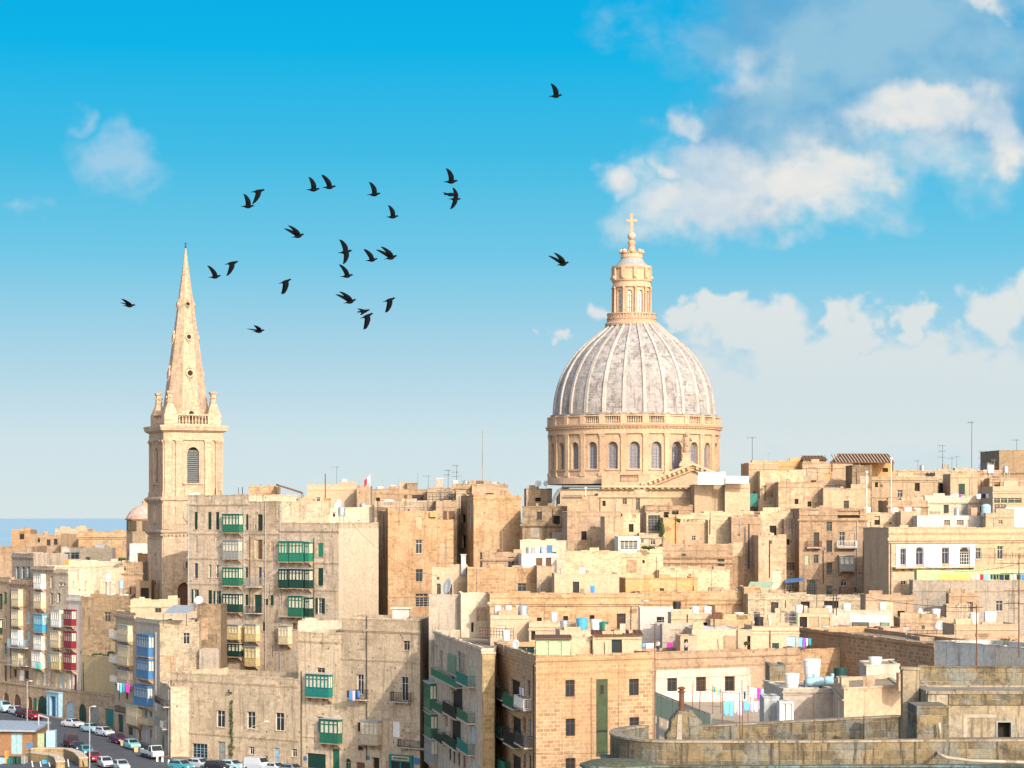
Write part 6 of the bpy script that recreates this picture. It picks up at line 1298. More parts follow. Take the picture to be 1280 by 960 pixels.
# ------------------------------------------------------------------ things on the roofs
def on(key, px, back=1.2):
    b = BL[key]; w = b['f'][1] if len(b.get('p3', ())) else b['f'][0]
    fs = b['f']; w = fs[0]
    if not (-.01 <= w.S(px) <= w.L+.01): w = fs[1]
    s = w.S(px); p = w.f(s, back, b['zr']); k = (px-640)/F   # slide back along the view line
    y = w.A.y+w.t.y*s+back; return (k*y, y, b['zr'])
def tank(key, px, wpx, ytop, label, col='plastic', back=1.0, kind='drum', lid=True, group=None, name='water_tank', cat='water tank'):
    x, y, z0 = on(key, px, back); r = wpx/2*y/F; h = ZP(ytop, y)-z0
    root = thing(name, label, cat, (x, y, z0), group)
    bh = min(h, 2.5*r) if kind != 'lying' else min(h, 2.05*r)
    if h-bh > .12:
        if h-bh > .45:
            for a in (-1, 1):
                for c in (-1, 1): m = MB(); m.box((x+a*r*.6, y+c*r*.6, z0+(h-bh)/2), (.12, .12, h-bh-.001)); m.build('leg', 'pgrey', root)
            m = MB(); m.box((x, y, z0+h-bh-.05), (r*1.9, r*1.7, .09)); m.build('platform', 'pgrey', root)
        else: m = MB(); m.box((x, y, z0+(h-bh)/2), (r*1.7, r*1.5, h-bh)); m.build('plinth', 'pgrey', root)
    zb = z0+h-bh+.005
    m = MB()
    if kind == 'drum': m.lathe([(r*.80, zb), (r*.86, zb+bh*.3), (r*.9, zb+bh*.32), (r*.93, zb+bh*.62), (r*.96, zb+bh*.64), (r*.98, zb+bh*.9)], (x, y, 0), 20)
    elif kind == 'box': m.rings([[(x+a*r*s, y+b*r*s*.8, zz) for a, b in ((-1,-1),(1,-1),(1,1),(-1,1))] for s, zz in ((.9, zb), (.94, zb+bh*.5), (.97, zb+bh*.92))])
    elif kind == 'steel': m.lathe([(r*.95, zb), (r, zb+.03), (r, zb+bh*.8), (r*.85, zb+bh*.92), (r*.4, zb+bh)], (x, y, 0), 20)
    m.smooth = False; m.build('body', col, root)
    if kind != 'steel' and lid:
        m = MB()
        if kind == 'drum': m.lathe([(r, zb+bh*.9), (r*1.03, zb+bh*.91), (r*1.02, zb+bh*.96), (r*.7, zb+bh), (r*.2, zb+bh*1.02)], (x, y, 0), 20)
        else: m.rings([[(x+a*r*s, y+b*r*s*.8, zz) for a, b in ((-1,-1),(1,-1),(1,1),(-1,1))] for s, zz in ((1.02, zb+bh*.92), (1.02, zb+bh*.97), (.6, zb+bh))])
        m.build('lid', 'plastic' if col in ('plastic', 'pwhite') else col, root)
    m = MB(); m.tube([(x+r*.9, y-r*.3, zb+bh*.15), (x+r*1.25, y-r*.3, zb+bh*.12), (x+r*1.3, y-r*.2, z0+.05)], .035, 5); m.build('pipe', 'galv', root)
    return root
def lying(x, y, z0, L, r, rz, col, label, legs=True):
    root = thing('cylinder_tank', label, 'tank', (x, y, z0)); ca, sa = math.cos(rz), math.sin(rz); zc = z0+r+.22; m = MB(); pr = [(-L/2, r*.35), (-L/2+.06, r*.8), (-L/2+.2, r), (L/2-.2, r), (L/2-.06, r*.8), (L/2, r*.35)]
    m.rings([[(x+a*ca-b*math.cos(t)*sa, y+a*sa+b*math.cos(t)*ca, zc+b*math.sin(t)) for t in [k*math.pi/9 for k in range(18)]] for a, b in pr]); m.smooth = True; m.build('body', col, root)
    m = MB(); m.lathe([(.16, zc+r*.9), (.17, zc+r+.12), (.2, zc+r+.13), (.19, zc+r+.18), (.05, zc+r+.2)], (x, y, 0), 12); m.build('hatch', col, root)
    for q in (-.3, .3): m = MB(); m.box((x+L*q*ca, y+L*q*sa, z0+.16), (.12, r*1.2, .32), rz); m.build('cradle', 'iron', root)
T_ = [
 ('farE',127-30,6,0,None),
]
for row in [
 ('farH',126,13,680.5,'white flat-topped box tank on the white block in front of the sea','plastic',2,'box'),
 ('farK',165,8,696,'small white tank above the tan house next to the bell tower','plastic',2,'drum'),
 ('stainbrick',135,8,717,'tall white tub tank beside a blue one on the dark streaked wall','plastic',1.5,'drum'),
 ('stainbrick',151.5,7.5,726,'squat blue drum tank on the dark streaked wall','wpblue',1.2,'drum'),
 ('d1',241,8,616.5,'white box tank on the left corner of the grey tenement roof','plastic',2,'box'),
 ('d1',247.5,6,616,'second, narrower white box tank beside the corner one on the tenement','plastic',2.4,'box'),
 ('k1',430,8,599,'white drum tank on the large plain cream roof block','plastic',3,'drum'),
 ('k1',437.5,7,601.5,'beige small drum right of the white drum on the cream roof block','pcream',3,'drum'),
 ('k2b',484-14,1,0,None),
 ('k3',475,9,608,'white drum tank left end of the wide ochre skyline house','plastic',3,'drum'),
 ('k3',490.5,9,606.5,'white tank over the loggia end of the ochre skyline house','plastic',3,'drum'),
 ('k3',505,10,602.5,'square cream stack tank on the ochre skyline house','pcream',3,'box'),
 ('k2b',454,9,628.5,'round steel tank in front of the Maltese flag','steel',2,'steel'),
 ('k3b',485,15,624.5,'wide bright white tub on the lower stone terrace of the skyline','plastic',1.5,'drum'),
 ('k4',550,9.5,597.5,'tall white-grey box tank on the roof with small posts','pwhite',2,'box'),
 ('k5',569,8,600.5,'small white tank left of the tall thin mast','plastic',2,'drum'),
 ('k5',582.5,8,600,'steel-grey drum directly left of the tall thin mast','steel',2,'steel'),
 ('k5',594,9,601,'grey box tank directly right of the steel drum, near the mast','pwhite',2,'box'),
 ('d2',427,9,633,'round grey-blue steel tank on the bright corner of the tenement','steel',1.5,'steel'),
 ('m4',661.5,9,684,'silver drum, first in the row of four on the white hut','steel',1.2,'drum'),
 ('m4',671,8,684,'pale pink-white drum, second in the row on the white hut','plastic',1.2,'drum'),
 ('m4',679,7.5,683,'pale teal drum, third in the row on the white hut','wpblue',1.2,'drum'),
 ('m4',687,7.5,681.5,'dark blue box tank, fourth in the row on the white hut','wblue',1.2,'box'),
 ('m8b',708,8,660.5,'small white box tank at the right end below the reservoir','plastic',.6,'box'),
 ('n3c',879.5,10,673,'silver bucket-like tank at the foot of the rubble pillar','steel',.0,'drum'),
 ('g7',622,9,757,'grey-white tub, left of three on the brown plank','plastic',1.2,'drum'),
 ('g7',635.5,9,757,'white tub, middle of three on the brown plank','plastic',1.2,'drum'),
 ('g7',654,13,756,'wide round steel tank, right of the tubs on the brown plank','steel',1.2,'steel'),
 ('g8',692.5,9,765.5,'tall white tub standing alone right of the pediment niche','plastic',1.2,'drum'),
 ('wing',633,10,788,'white tub on a stick stand above the corner wing','plastic',3,'drum'),
 ('m1c',597,9,733,'white tub pair end tank on the whitewashed roof edge','plastic',1,'drum'),
 ('m3',806,10,750,'white open tub at the right end of the heavy-corniced house','plastic',.5,'drum'),
 ('t2',846,10.5,752,'tank with black front and white lid on the low stone roof','wblack',1,'drum'),
 ('t2',869,10.5,758,'white tub, left of the pair right of the black-fronted tank','plastic',1,'drum'),
 ('t2',884,11,758,'white tub, right of the pair right of the black-fronted tank','plastic',1,'drum'),
 ('t2b',896.5,13,765.5,'rust-brown box tank with white lid among the middle roofs','rust',1,'box'),
 ('t2b',923.5,13,765.5,'white tub just right of the rust-brown box tank','plastic',1,'drum'),
 ('t6',948.5,11.5,771,'black tub with pale rim on the house with the blue door','wblack',1,'drum'),
 ('s1',994.5+4,10,756,'white tub over the left end of the shaded roof shelter','plastic',1,'drum'),
 ('s1',1035,10,757,'white tub over the right end of the shaded roof shelter','plastic',1,'drum'),
 ('s2',1058,11,754.5,'steel-bright tub left on the long pale roof wall','plastic',1,'drum'),
 ('s2',1103,10,753,'white tub right on the long pale roof wall','plastic',1,'drum'),
 ('r21',1170,11,761,'white tub between the two satellite dishes','plastic',1.5,'drum'),
 ('r22',1217.5,12.5,766,'pale teal-white tub left on the long cream roof wall','plastic',1.5,'drum'),
 ('r22',1237.5,14,764,'larger white barred tub right on the long cream roof wall','plastic',1.5,'box'),
 ('r17b',1084,10,634,'white tub at the foot of the left white pole','plastic',1,'drum'),
 ('r17b',1118,9.5,634.5,'white tub at the foot of the right white pole','plastic',1,'drum'),
 ('r17',1134,11,634,'first white tub left of the white cottage-windowed house','plastic',1,'drum'),
 ('r17',1146,10,635,'cream tub touching the white cottage-windowed house','pwhite',1,'drum'),
 ('r16',1196.5,8,634.5,'steel drum above the arched white roof house window','steel',1.5,'steel'),
 ('r16',1217,8.5,634.5,'faded red box tank on the white roof house','ppink',1.5,'box'),
 ('r16b',1232.5,12,630,'round blue ball-shaped tank near the right edge','wpblue',1.5,'steel'),
 ('r11',1124,9,591,'white box tank right beside the pergola end','plastic',2,'box'),
 ('r11',1153,7,581,'steel drum on the flat skyline terrace','steel',3,'steel'),
 ('r11',1182,8,580.5,'grey box tank with black side on the flat skyline terrace','pgrey',3,'box'),
 ('r12c',1257,7,582,'steel drum in front of the big dark skyline block','steel',2,'steel'),
 ('r12b',1238,8,581,'white box tank left of the big dark skyline block','plastic',2,'box'),
 ('u1',990,19,841.5,'large white tub with flat rim, left on the white roof building','plastic',1.2,'drum'),
 ('u1',1015,22,823.5,'largest white tub raised on a stand over the blue cylinder','plastic',3.5,'drum'),
 ('u2',1050.5,17.5,834.5,'dark green tub with rim behind the blue cylinders','wdgreen',6,'drum'),
 ('u3',1094,17,820.8,'white and pale blue tub on top of the stained white hut','plastic',1.5,'drum'),
 ('g9',705.5,11,775.5,'grey-silver tub, first of the coloured tubs','steel',1.2,'drum'),
 ('g9',727.5,15,772.5,'big bright blue tub among the coloured tubs','wcyan',1.2,'drum'),
 ('g9',745,15,774,'pale grey-white tub right of the big blue one','plastic',1.6,'drum'),
 ('g9',755,11,777,'grass green tub at the end of the coloured tubs','wbgreen',.9,'drum'),
 ('t1',839,1,0,None),
 ('m1b',652-3,1,0,None)]:
    if row[4] is None: continue
    key, px, wp, yt, lab, colr, back, kind = row
    tank(key, px, wp, yt, lab, colr, back, kind)
x, y, z = on('m2', 708, 1.2); lying(x, y, z-.25, 2.9, .44, .05, 'steel', 'long silver cylinder tank lying on the cream roof house')
x, y, z = on('u1', 1018.5, 1.0); lying(x, y, z-.05, 1.35, .36, .1, 'wpblue', 'left of the two grey-blue cylinder tanks on the white roof building')
x, y, z = on('u1', 1041, 2.4); lying(x, y, z-.05, 1.3, .34, -.05, 'wpblue', 'right of the two grey-blue cylinder tanks on the white roof building')
def plank(px0, px1, key, h):
    a = on(key, px0, 1.2); b = on(key, px1, 1.2); m = MB(); m.box(((a[0]+b[0])/2, a[1], a[2]+h), (b[0]-a[0], 1.6, .12)); m.build('plank', 'rust', BL[key]['root'])
plank(617, 662, 'g7', .12)
# poles and aerials
def aerial(key, px, ytop, label, els=2, r=.045, back=2.0, name='tv_antenna', cat='antenna', mat='iron', arm=.8, free=None, seed=0, zb=None):
    x, y, z0 = free if free else on(key, px, back)
    rng = random.Random(int(px*7)); zt = ZP(ytop, y); root = thing(name, label, cat, (x, y, z0))
    if key == 'k5' and els == 0: mat = 'pgrey'
    m = MB(); m.cyl((x, y, z0), (x+rng.uniform(-.08, .08), y, zt), r, r*.7, 6); m.build('mast', mat, root)
    for e in range(els):
        zz = zt-.15-e*rng.uniform(.7, 1.2); a = rng.uniform(-.5, .5); L = arm*rng.uniform(.8, 1.2); m = MB(); dx, dy = math.cos(a), math.sin(a)
        m.cyl((x-dx*L, y-dy*L, zz), (x+dx*L*.6, y+dy*L*.6, zz), r*.55, None, 5)
        for i in range(6):
            t = -L+L*1.6*i/5; h = .28-.02*i
            if rng.random() < .5: m.cyl((x+dx*t-dy*h, y+dy*t+dx*h, zz), (x+dx*t+dy*h, y+dy*t-dx*h, zz), r*.35, None, 4)
            else: m.cyl((x+dx*t, y+dy*t, zz-h), (x+dx*t, y+dy*t, zz+h), r*.35, None, 4)
        m.build('aerial', mat, root)
    return root
for key, px, yt, els, lab, r in [
 ('k5',603,538,0,'very tall thin mast on the skyline halfway between spire and dome',.07),('k1',421,583,1,'thin aerial above the plain cream roof block',.03),('k3',522,591,0,'hair-thin mast on the ochre skyline house',.025),
 ('k4',535.5,594,1,'T-shaped skyline aerial left of the small posts',.03),('k4',560,587,2,'tall aerial with short arms near the small roof posts',.045),('k4',570.5,581,3,'tallest barred aerial by the dark alley',.045),
 ('d1',269,610,0,'short dark stub post on the tenement roof, left',.12),('d1',276.5,613,0,'shorter dark stub post on the tenement roof, right',.08),('d1',298,609,0,'thin dark post left of the bay of the tenement roof',.06),('d1',303.5,608.5,0,'dark post at the right end of the tenement roof',.09),
 ('k00',325,605,0,'tiny post on the low ochre roofline',.04),('m9',654+5,608,0,'short stub mast beside the satellite dishes left of the drum',.03),('r1',940.5,546,1,'tall thin mast right of the dome',.045),
 ('r11',1147,575,1,'small aerial left on the flat skyline terrace',.03),('r11',1178.5,556,3,'barred aerial standing above the grey box tank',.04),('r11',1189.5,572,1,'low T aerial right of the grey box tank',.03),('r11',1195.5,570,1,'low double aerial between the grey tank and tall mast',.03),
 ('r11',1214.5,527,1,'tallest hair-thin mast at the right of the skyline',.05),('r12b',1229,563,4,'faint many-barred aerial left of the dark skyline block',.03),('r13',1271,549,1,'aerial on top of the big dark skyline block',.04),
 ('m3',612,690,0,'thin white pole rising over the brown cornice',.03),('m2',693+3,700,0,'short pole at the corner of the cream roof house',.03),
 ('m1',553,700,0,'pole beside the large white satellite dish',.04),('g5',546,742,1,'grey aerial on the scribbled wall',.035),('n5b',846,712,1,'thin aerial above the long ochre wall, left',.03),('n5b',866,705,2,'thin aerial above the long ochre wall, middle',.03),('n5b',889,712,1,'thin aerial above the long ochre wall, right',.03),
 ('s3',1000,730,2,'crooked aerial above the rubble wall with rails',.035),('s1',1021,724,2,'white thin pole with a crossbar over the roof shelter',.05),('s1',1041.5,711,5,'rusty cluttered aerial tower in front of the five-storey house',.07),('s1',1045.5,716,4,'second rusty aerial next to the cluttered tower',.06),
 ('r22',1201,737,1,'faint aerial by the pale orange wall patch',.03),('r22',1267.5,742,3,'grey aerial just left of the tall rusty mast',.04),
 ('s6',1039,805,0,'thin brown post on the brick parapet, left',.03),('s6',1101,793,0,'thin brown post on the brick parapet, middle',.03),('s6',1134,787,1,'thin brown post on the brick parapet, right',.03),
 ('r16',1113,1000,0,None,0)]:
    if lab: aerial(key, px, yt, lab, els, r)
aerial(None, 1221, 756, 'rusty pole with a leafless aerial in front of the pale blue-grey wall', 1, .05, name='pole', cat='pole', mat='rust', free=(X(1221,150), 150, 38), arm=.5)
aerial(None, 1273.5, 692, 'tall rusty mast carrying several aerials at the right edge', 5, .06, name='pole', cat='pole', mat='rust', free=(X(1273.5,215), 215, 37.5), arm=1.6)
aerial(None, 818, 779, 'tall grey pipe pole rising along the joint of the brick house', 1, .06, name='pole', cat='pole', mat='rust', free=(X(818,255), 255, 15), arm=.4)
for px, yt, lab in ((873,855,'left one of the thin rusty rods behind the curved parapet'),(925,866,'slanted thin rod beside the washing, middle'),(928.5,850,'taller thin rod beside the washing, middle'),(965,896,'short rod at the inner parapet by the shed'),(1018,866,'straight thin rod in front of the white roof building'),(1006,912,'short pale rod on the inner parapet'),(1080,894,'short pale rod near the right of the inner parapet'),(864.5,850,'hooked thin rod over the white terrace wall')):
    aerial(None, px, yt, lab, 0, .014, name='rod', cat='rod', mat='rust', free=(X(px,76.6), 76.6, 42.9))
for key, px, yt, lab in (('r17b',1083.5,592,'left white lamp pole with round head, right centre'),('r17b',1114,575,'right and taller white pole, right centre'),('m5u',732,612,'small lamp on a stalk on the brick block below the drum'),('wing',616,792,'')):
    if not lab: continue
    x, y, z = on(key, px, .6); root = thing('roof_lamp', lab, 'lamp', (x, y, z)); m = MB(); m.cyl((x, y, z), (x, y, ZP(yt, y)), .07, .06, 8); m.build('pole', 'wwhite', root); m = MB(); m.lathe([(.08, ZP(yt, y)), (.22, ZP(yt, y)+.15), (.2, ZP(yt, y)+.35), (.05, ZP(yt, y)+.4)], (x, y, 0), 10); m.build('lamp_head', 'wwhite', root)
# stone and metal stacks
def stack(key, px, wpx, ytop, label, mat, back=.6, name='chimney'):
    x, y, z = on(key, px, back); w = wpx*y/F; h = ZP(ytop, y)-z; root = thing(name, label, 'chimney', (x, y, z)); m = MB(); m.box((x, y, z+h/2), (w, w, h)); m.build('stack', mat, root); m = MB(); m.box((x, y, z+h+.08), (w*1.25, w*1.25, .15)); m.build('cap', mat, root)
stack('k2b', 409, 7.5, 624, 'ochre stone pilaster stack behind the tenement corner', 'orange', .2)
aerial('k2b', 406.7, 592, 'brown post standing on the ochre stone pilaster stack', 0, .12, .0, name='pole', cat='pole', mat='rust')
stack('m1', 579.5, 6, 694, 'tall pale grey-green square flue by the satellite dish', 'pblue', -.2)
stack('c3', 501.5, 21, 760.5, 'white boxy stair hut on the roof above the teal shop', 'white', 3, name='roof_hut')
stack('n3d', 936, 1.8, 711, 'thin black stovepipe in front of the streaked stone wall', 'wblack', -1.0)
stack('k3', 515, 12, 604.5, 'stubby stone chimney on the ochre skyline house', 'tan', 2)
# satellite dishes
def dish(px, py, wpx, hpx, Y, label, z0=None, key=None, yaw=0, name='satellite_dish'):
    if key: _, Y, z0 = on(key, px, 1.0)
    x, y, z = XZ(px, py, Y); r = hpx/2*Y/F*1.02; squeeze = min(1, wpx/hpx); yw = math.acos(squeeze)*(1 if yaw >= 0 else -1)
    root = thing(name, label, 'satellite dish', (x, y, z0 if z0 is not None else z-r-.5)); D = Vector((math.sin(yw)*.97, -math.cos(yw)*.97, .25)).normalized(); u = D.cross(Vector((0,0,1))).normalized(); v = u.cross(D); c = Vector((x, y, z)); m = MB(); n = 24
    m.rings([[c+(u*math.cos(2*math.pi*k/n)+v*math.sin(2*math.pi*k/n))*r*a+D*r*b for k in range(n)] for a, b in ((.03, -.24), (.5, -.17), (1, .02), (1.02, .0), (.5, -.2), (.03, -.27))], True, True, True); m.smooth = True; m.build('dish', 'wwhite', root)
    m = MB(); m.tube([c-D*r*.25-v*r*.9+D*r*.2, c+D*r*.5-v*r*.55, c+D*r*.85], r*.035, 5); m.ball(c+D*r*.88, r*.1, 8, 6); m.build('feed_arm', 'galv', root)
    if z0 is not None: m = MB(); m.cyl((x-D.x*r*.35, y-D.y*r*.35, z0), (x-D.x*r*.35, y-D.y*r*.35, z), .045, None, 6); m.build('mount', 'galv', root)
dish(559, 732.5, 9, 20, 336, 'large tilted white dish in front of the three tall windows', ZP(746, 336), yaw=-1)
dish(553.7, 795, 5, 9, 0, 'small white dish on the corner wing parapet', key='wing', yaw=-1)
dish(687.5, 787, 8, 13.5, 0, 'white dish on the cream roof room with the niche', key='g8', yaw=1)
dish(644, 806, 9, 13, 276, 'white dish behind the dark teal roof boxes', ZP(822, 276), yaw=-1)
dish(1151.5, 766.5, 7, 12.5, 0, 'upper white dish on the pink brick roof hut', key='r21', yaw=1)
dish(1174.5, 782, 9.5, 12.5, 298, 'lower white dish fixed to the front of the pink brick roof hut', ZP(790, 298), yaw=-1)
dish(248.5, 750, 11, 9.5, 0, 'white dish tipped back on the grey blank wall below the tenement', key='b4', yaw=-1)
dish(672.5, 604.5, 9, 8, 0, 'round white dish left of the church drum', key='m9', yaw=1)
dish(682, 604, 5, 7, 0, 'second, smaller dish left of the church drum', key='m9', yaw=-1)
dish(421.5, 632.5, 8, 7.5, 0, 'grey-white round dish on the bright tenement corner', key='k2b', yaw=1)
# ------------------------------------------------------------------ roof sheds, awnings, panels
def slab8(mb, pts, th):
    lo = [(x, y, z-th) for x, y, z in pts]; mb.box8(lo+list(pts)); return mb
def canopy(name, label, cat, pts, th, mat, legs=(), legmat='iron', ribs=0, zfloor=None):
    c = [sum(p[i] for p in pts)/4 for i in range(3)]; root = thing(name, label, cat, (c[0], c[1], zfloor if zfloor is not None else c[2])); m = MB(); slab8(m, pts, th)
    if ribs:
        a, b, cc, d = [Vector(p) for p in pts]
        for i in range(ribs): t = (i+.5)/ribs; p, q = a.lerp(b, t), d.lerp(cc, t); m.cyl(p+Vector((0,0,.02)), q+Vector((0,0,.02)), .045, None, 4)
    m.build('sheet', mat, root)
    for i in legs: p = pts[i]; m = MB(); m.cyl((p[0], p[1], zfloor), (p[0], p[1], p[2]-th), .05, None, 6); m.build('leg', legmat, root)
    return root
P3 = XZ
canopy('metal_awning', 'pale blue-grey tilted sheet awning above the rough stained wall', 'awning', [P3(204,766,359), P3(233,766.5,358), P3(246,757,366), P3(217,756,367)], .12, 'galv', (0, 1), zfloor=ZP(782, 359), ribs=10)
canopy('solar_panel', 'tilted dark solar panel with a frame on the skyline left of the cream block', 'solar panel', [P3(348,605.5,399), P3(379,616,399), P3(377,614.5,403), P3(345,604.8,403)], .25, 'wbrown', (1, 2, 0), zfloor=ZP(622, 400))
canopy('roof_sheets', 'rippled translucent white sheets fencing the roof right of the pediment', 'sheet screen', [P3(872,605.5,377), P3(906.5,605.5,376.5), P3(906.5,590,376.9), P3(873,590,377.4)], .02, 'wwhite', ribs=14)
canopy('roof_sheets', 'lower pale sheet screen right of the white rippled one', 'sheet screen', [P3(906.8,604.5,376), P3(936,604.5,375.5), P3(936,595,375.9), P3(906.8,595,376.4)], .02, 'galv', ribs=12)
def pergola():
    Y = 388; root = thing('pergola', 'long striped cream slat pergola roof on the skyline', 'pergola', P3(1077, 578, Y)); m = MB()
    for i in range(19):
        px = 1040+i*4.0; a = P3(px+6, 578, Y-2); b = P3(px-1, 568, Y+3); m.cyl(a, b, .11, None, 4)
    m.build('slats', 'pcream', root); m = MB()
    for (x0, y0, x1, y1, yy) in ((1037,578.3,1118,578.3,Y-2),(1046,567.6,1110,567.6,Y+3)): m.cyl(P3(x0, y0, yy), P3(x1, y1, yy), .1, None, 5)
    m.build('beam', 'wbrown', root); m = MB(); m.face([P3(1037,577.8,Y-1), P3(1056,577.8,Y-1), P3(1048,568.5,Y+2)]); m.build('dark_gable', 'shade', root)
    m = MB(); slab8(m, [P3(1044,578,Y-1.6), P3(1116,578,Y-1.6), P3(1110,568.3,Y+3.2), P3(1047,568.3,Y+3.2)], .04); m.build('shade_net', 'wbrown', root)
    for px in (1040, 1074, 1116): m = MB(); m.cyl(P3(px, 589, Y-2), P3(px, 578, Y-2), .1, None, 5); m.build('post', 'wbrown', root)
pergola()
def roofed(name, label, cat, x0, x1, ytop, yeave, ybot, Y, wall, roof, depth=4, ops=(), ribs=8, flat=False):
    """little house with a pitched or slanted sheet roof"""
    b = B('rf'+str(x0), label, [(x0+1, Y), (x1-1, Y)], yeave+.5, wall, depth=depth, par=.02, cope=0, ops=ops, name=name, cat=cat)
    m = MB(); a = [P3(x0-1, yeave+.3, Y-.3), P3(x1+1, yeave+.3, Y-.3)]; z1 = ZP(ytop, Y+depth*.5)
    if flat: m.box8([(a[0][0],Y-.35,a[0][2]),(a[1][0],Y-.35,a[1][2]),(a[1][0],Y+depth+.2,a[1][2]+.05),(a[0][0],Y+depth+.2,a[0][2]+.05)]+[(a[0][0],Y-.35,a[0][2]+.14),(a[1][0],Y-.35,a[1][2]+.14),(a[1][0],Y+depth+.2,z1+.14),(a[0][0],Y+depth+.2,z1+.14)])
    else:
        ins = (x1-x0)*.14*Y/F; xl, xr = a[0][0], a[1][0]; z0 = a[0][2]
        e = [(xl,Y-.35,z0),(xr,Y-.35,z0),(xr,Y+depth+.3,z0),(xl,Y+depth+.3,z0)]; r = [(xl+ins,Y+depth/2,z1),(xr-ins,Y+depth/2,z1)]
        m.face([e[0],e[1],r[1],r[0]]); m.face([e[2],e[3],r[0],r[1]]); m.face([e[1],e[2],r[1]]); m.face([e[3],e[0],r[0]]); m.face(list(reversed(e)))
    if ribs:
        for i in range(ribs): x = a[0][0]+(a[1][0]-a[0][0])*(i+.5)/ribs; m.cyl((x, Y-.36, a[0][2]+(.16 if flat else .03)), (x, Y+(depth if flat else depth/2), z1+(.16 if flat else .03)), .05, None, 4)
    m.build('sheet_roof', roof, b['root']); return b
roofed('roof_hut', 'little hut with a brown hipped sheet roof on the skyline', 'hut', 1003, 1034, 569.5, 574.5, 582, 388, 'pbrown', 'wbrown')
roofed('roof_hut', 'pale green panelled hut with dark corrugated roof on the brick house', 'hut', 669, 714, 796, 799, 823, 266, 'wlgreen', 'wbrown', 4, ops=[(0,682,802,686,821,'b','wlgreen'),(0,698,802,702,821,'b','wlgreen')], flat=True, ribs=14)
roofed('roof_hut', 'long cream hut with rusty red sheet roof and a dark window on the brick house', 'hut', 741, 803, 790, 794.5, 821, 268, 'pcream', 'rust', 4.5, ops=[(0,764.5,799,777.5,816,'g','wdgreen')], flat=True, ribs=12)
B('midwall', 'plain cream roof wall between the green hut and the rusty-roofed hut', [(714,269),(741,269)], 797, 'pcream', depth=2, par=0, cope=.08, pipes=[(0,739,800,820,'rust')])
for px, lab in ((653, 'left one of the two dark teal roof boxes behind the corner wing'), (663, 'right one of the two dark teal roof boxes behind the corner wing')):
    x, y, z = P3(px, 818, 272); r = thing('roof_box', lab, 'box', (x, y, z-1.2)); m = MB(); m.box((x, y, z+.0), (.85, 1, 1.5)); m.box((x, y, z-.9), (.7, .8, .6)); m.build('box', 'wteal', r); m = MB(); m.box((x, y, z+.8), (.95, 1.1, .08)); m.build('lid', 'wdgreen', r)
canopy('white_awning', 'long white fabric awning with scalloped shade over the teal fence', 'awning', [P3(1063,777,297), P3(1112,777.5,296), P3(1110,769,301), P3(1063,768.5,302)], .05, 'wwhite', (0, 1), 'galv', zfloor=ZP(790, 297))
for x0, x1, c, lab in ((1065,1086,'wteal','teal slatted screen under the white awning'),(1100,1111.5,'wbgreen','bright green screen at the right end of the white awning')):
    r = thing('screen', lab, 'screen', P3(x0, 784, 300)); m = MB(); w = Fac((X(x0,300),300), (X(x1,300),300))
    for i in range(7): fbox(m, w, 0, w.L, ZP(783.5-i*1.25, 300), ZP(782.6-i*1.25, 300), -.03, .03)
    for s in (0, w.L-.08): fbox(m, w, s, s+.08, ZP(786,300), ZP(774,300), .035, .09)
    m.build('slats', c, r)
canopy('tan_awning', 'yellowish tilted sheet roof beside the black stovepipe', 'awning', [P3(934,735.5,330), P3(962,735.5,330), P3(968,727.5,334), P3(938,727,334)], .1, 'wlgreen', (0, 1), 'rust', zfloor=ZP(745, 330))
canopy('blue_awning', 'small dark blue awning over the shadowed gallery', 'awning', [P3(981,728,349), P3(1005,726,349), P3(1005,722,351.5), P3(982,723.5,351.5)], .06, 'wblue', (0, 1), 'iron', zfloor=ZP(745, 349))
canopy('green_screen', 'turquoise canvas screen on the palm terrace', 'screen', [P3(937.5,633,381), P3(947,633,381), P3(947,617,381.2), P3(937.5,617,381.2)], .03, 'wteal')
canopy('fence_screen', 'dark slatted fence right of the turquoise canvas', 'fence', [P3(948,622.5,381), P3(966.5,622.5,381), P3(966.5,616.5,381.1), P3(948,617.5,381.1)], .03, 'wblack', ribs=6)
B('palmwall', 'low cream parapet under the dark slatted fence', [(948,381.3),(968,381)], 623, 'pcream', base=40, depth=1, par=0, cope=.1)
def rails(label, pts, posts, h, mat='galv', r=.03):
    root = thing('roof_railing', label, 'railing', pts[0]); m = MB(); a, b = Vector(pts[0]), Vector(pts[1])
    for q in (.35, .7, 1): m.cyl(a+Vector((0,0,h*q)), b+Vector((0,0,h*q)), r, None, 5)
    for i in range(posts+1): p = a.lerp(b, i/posts); m.cyl(p, p+Vector((0,0,h)), r*1.2, None, 5)
    m.build('railing', mat, root)
rails('pale pipe railing on the rubble terrace left of the roof shelter', [P3(942,783,303), P3(996,782,302)], 5, 1.6)
rails('rusty railing along the roof between the corner wing and the white dish', [P3(600,797,284), P3(642,799,280)], 12, 1.2, 'rust')
rails('thin rail along the whitewashed roof left of the ochre wall', [P3(786,788,300), P3(838,786,299)], 5, 1.5)
rails('bent rail on the pink roof hut', [P3(1135,801,301), P3(1183,801,300)], 4, 1.3, 'rust')
rails('rail along the roof of the grand tan house', [P3(1225,699,334.3), P3(1282,698,335.5)], 9, .7, 'iron', .02)
rails('iron rail beside the lower stone terrace on the skyline', [P3(536,628,400), P3(570,628,399)], 7, 1.4, 'iron')

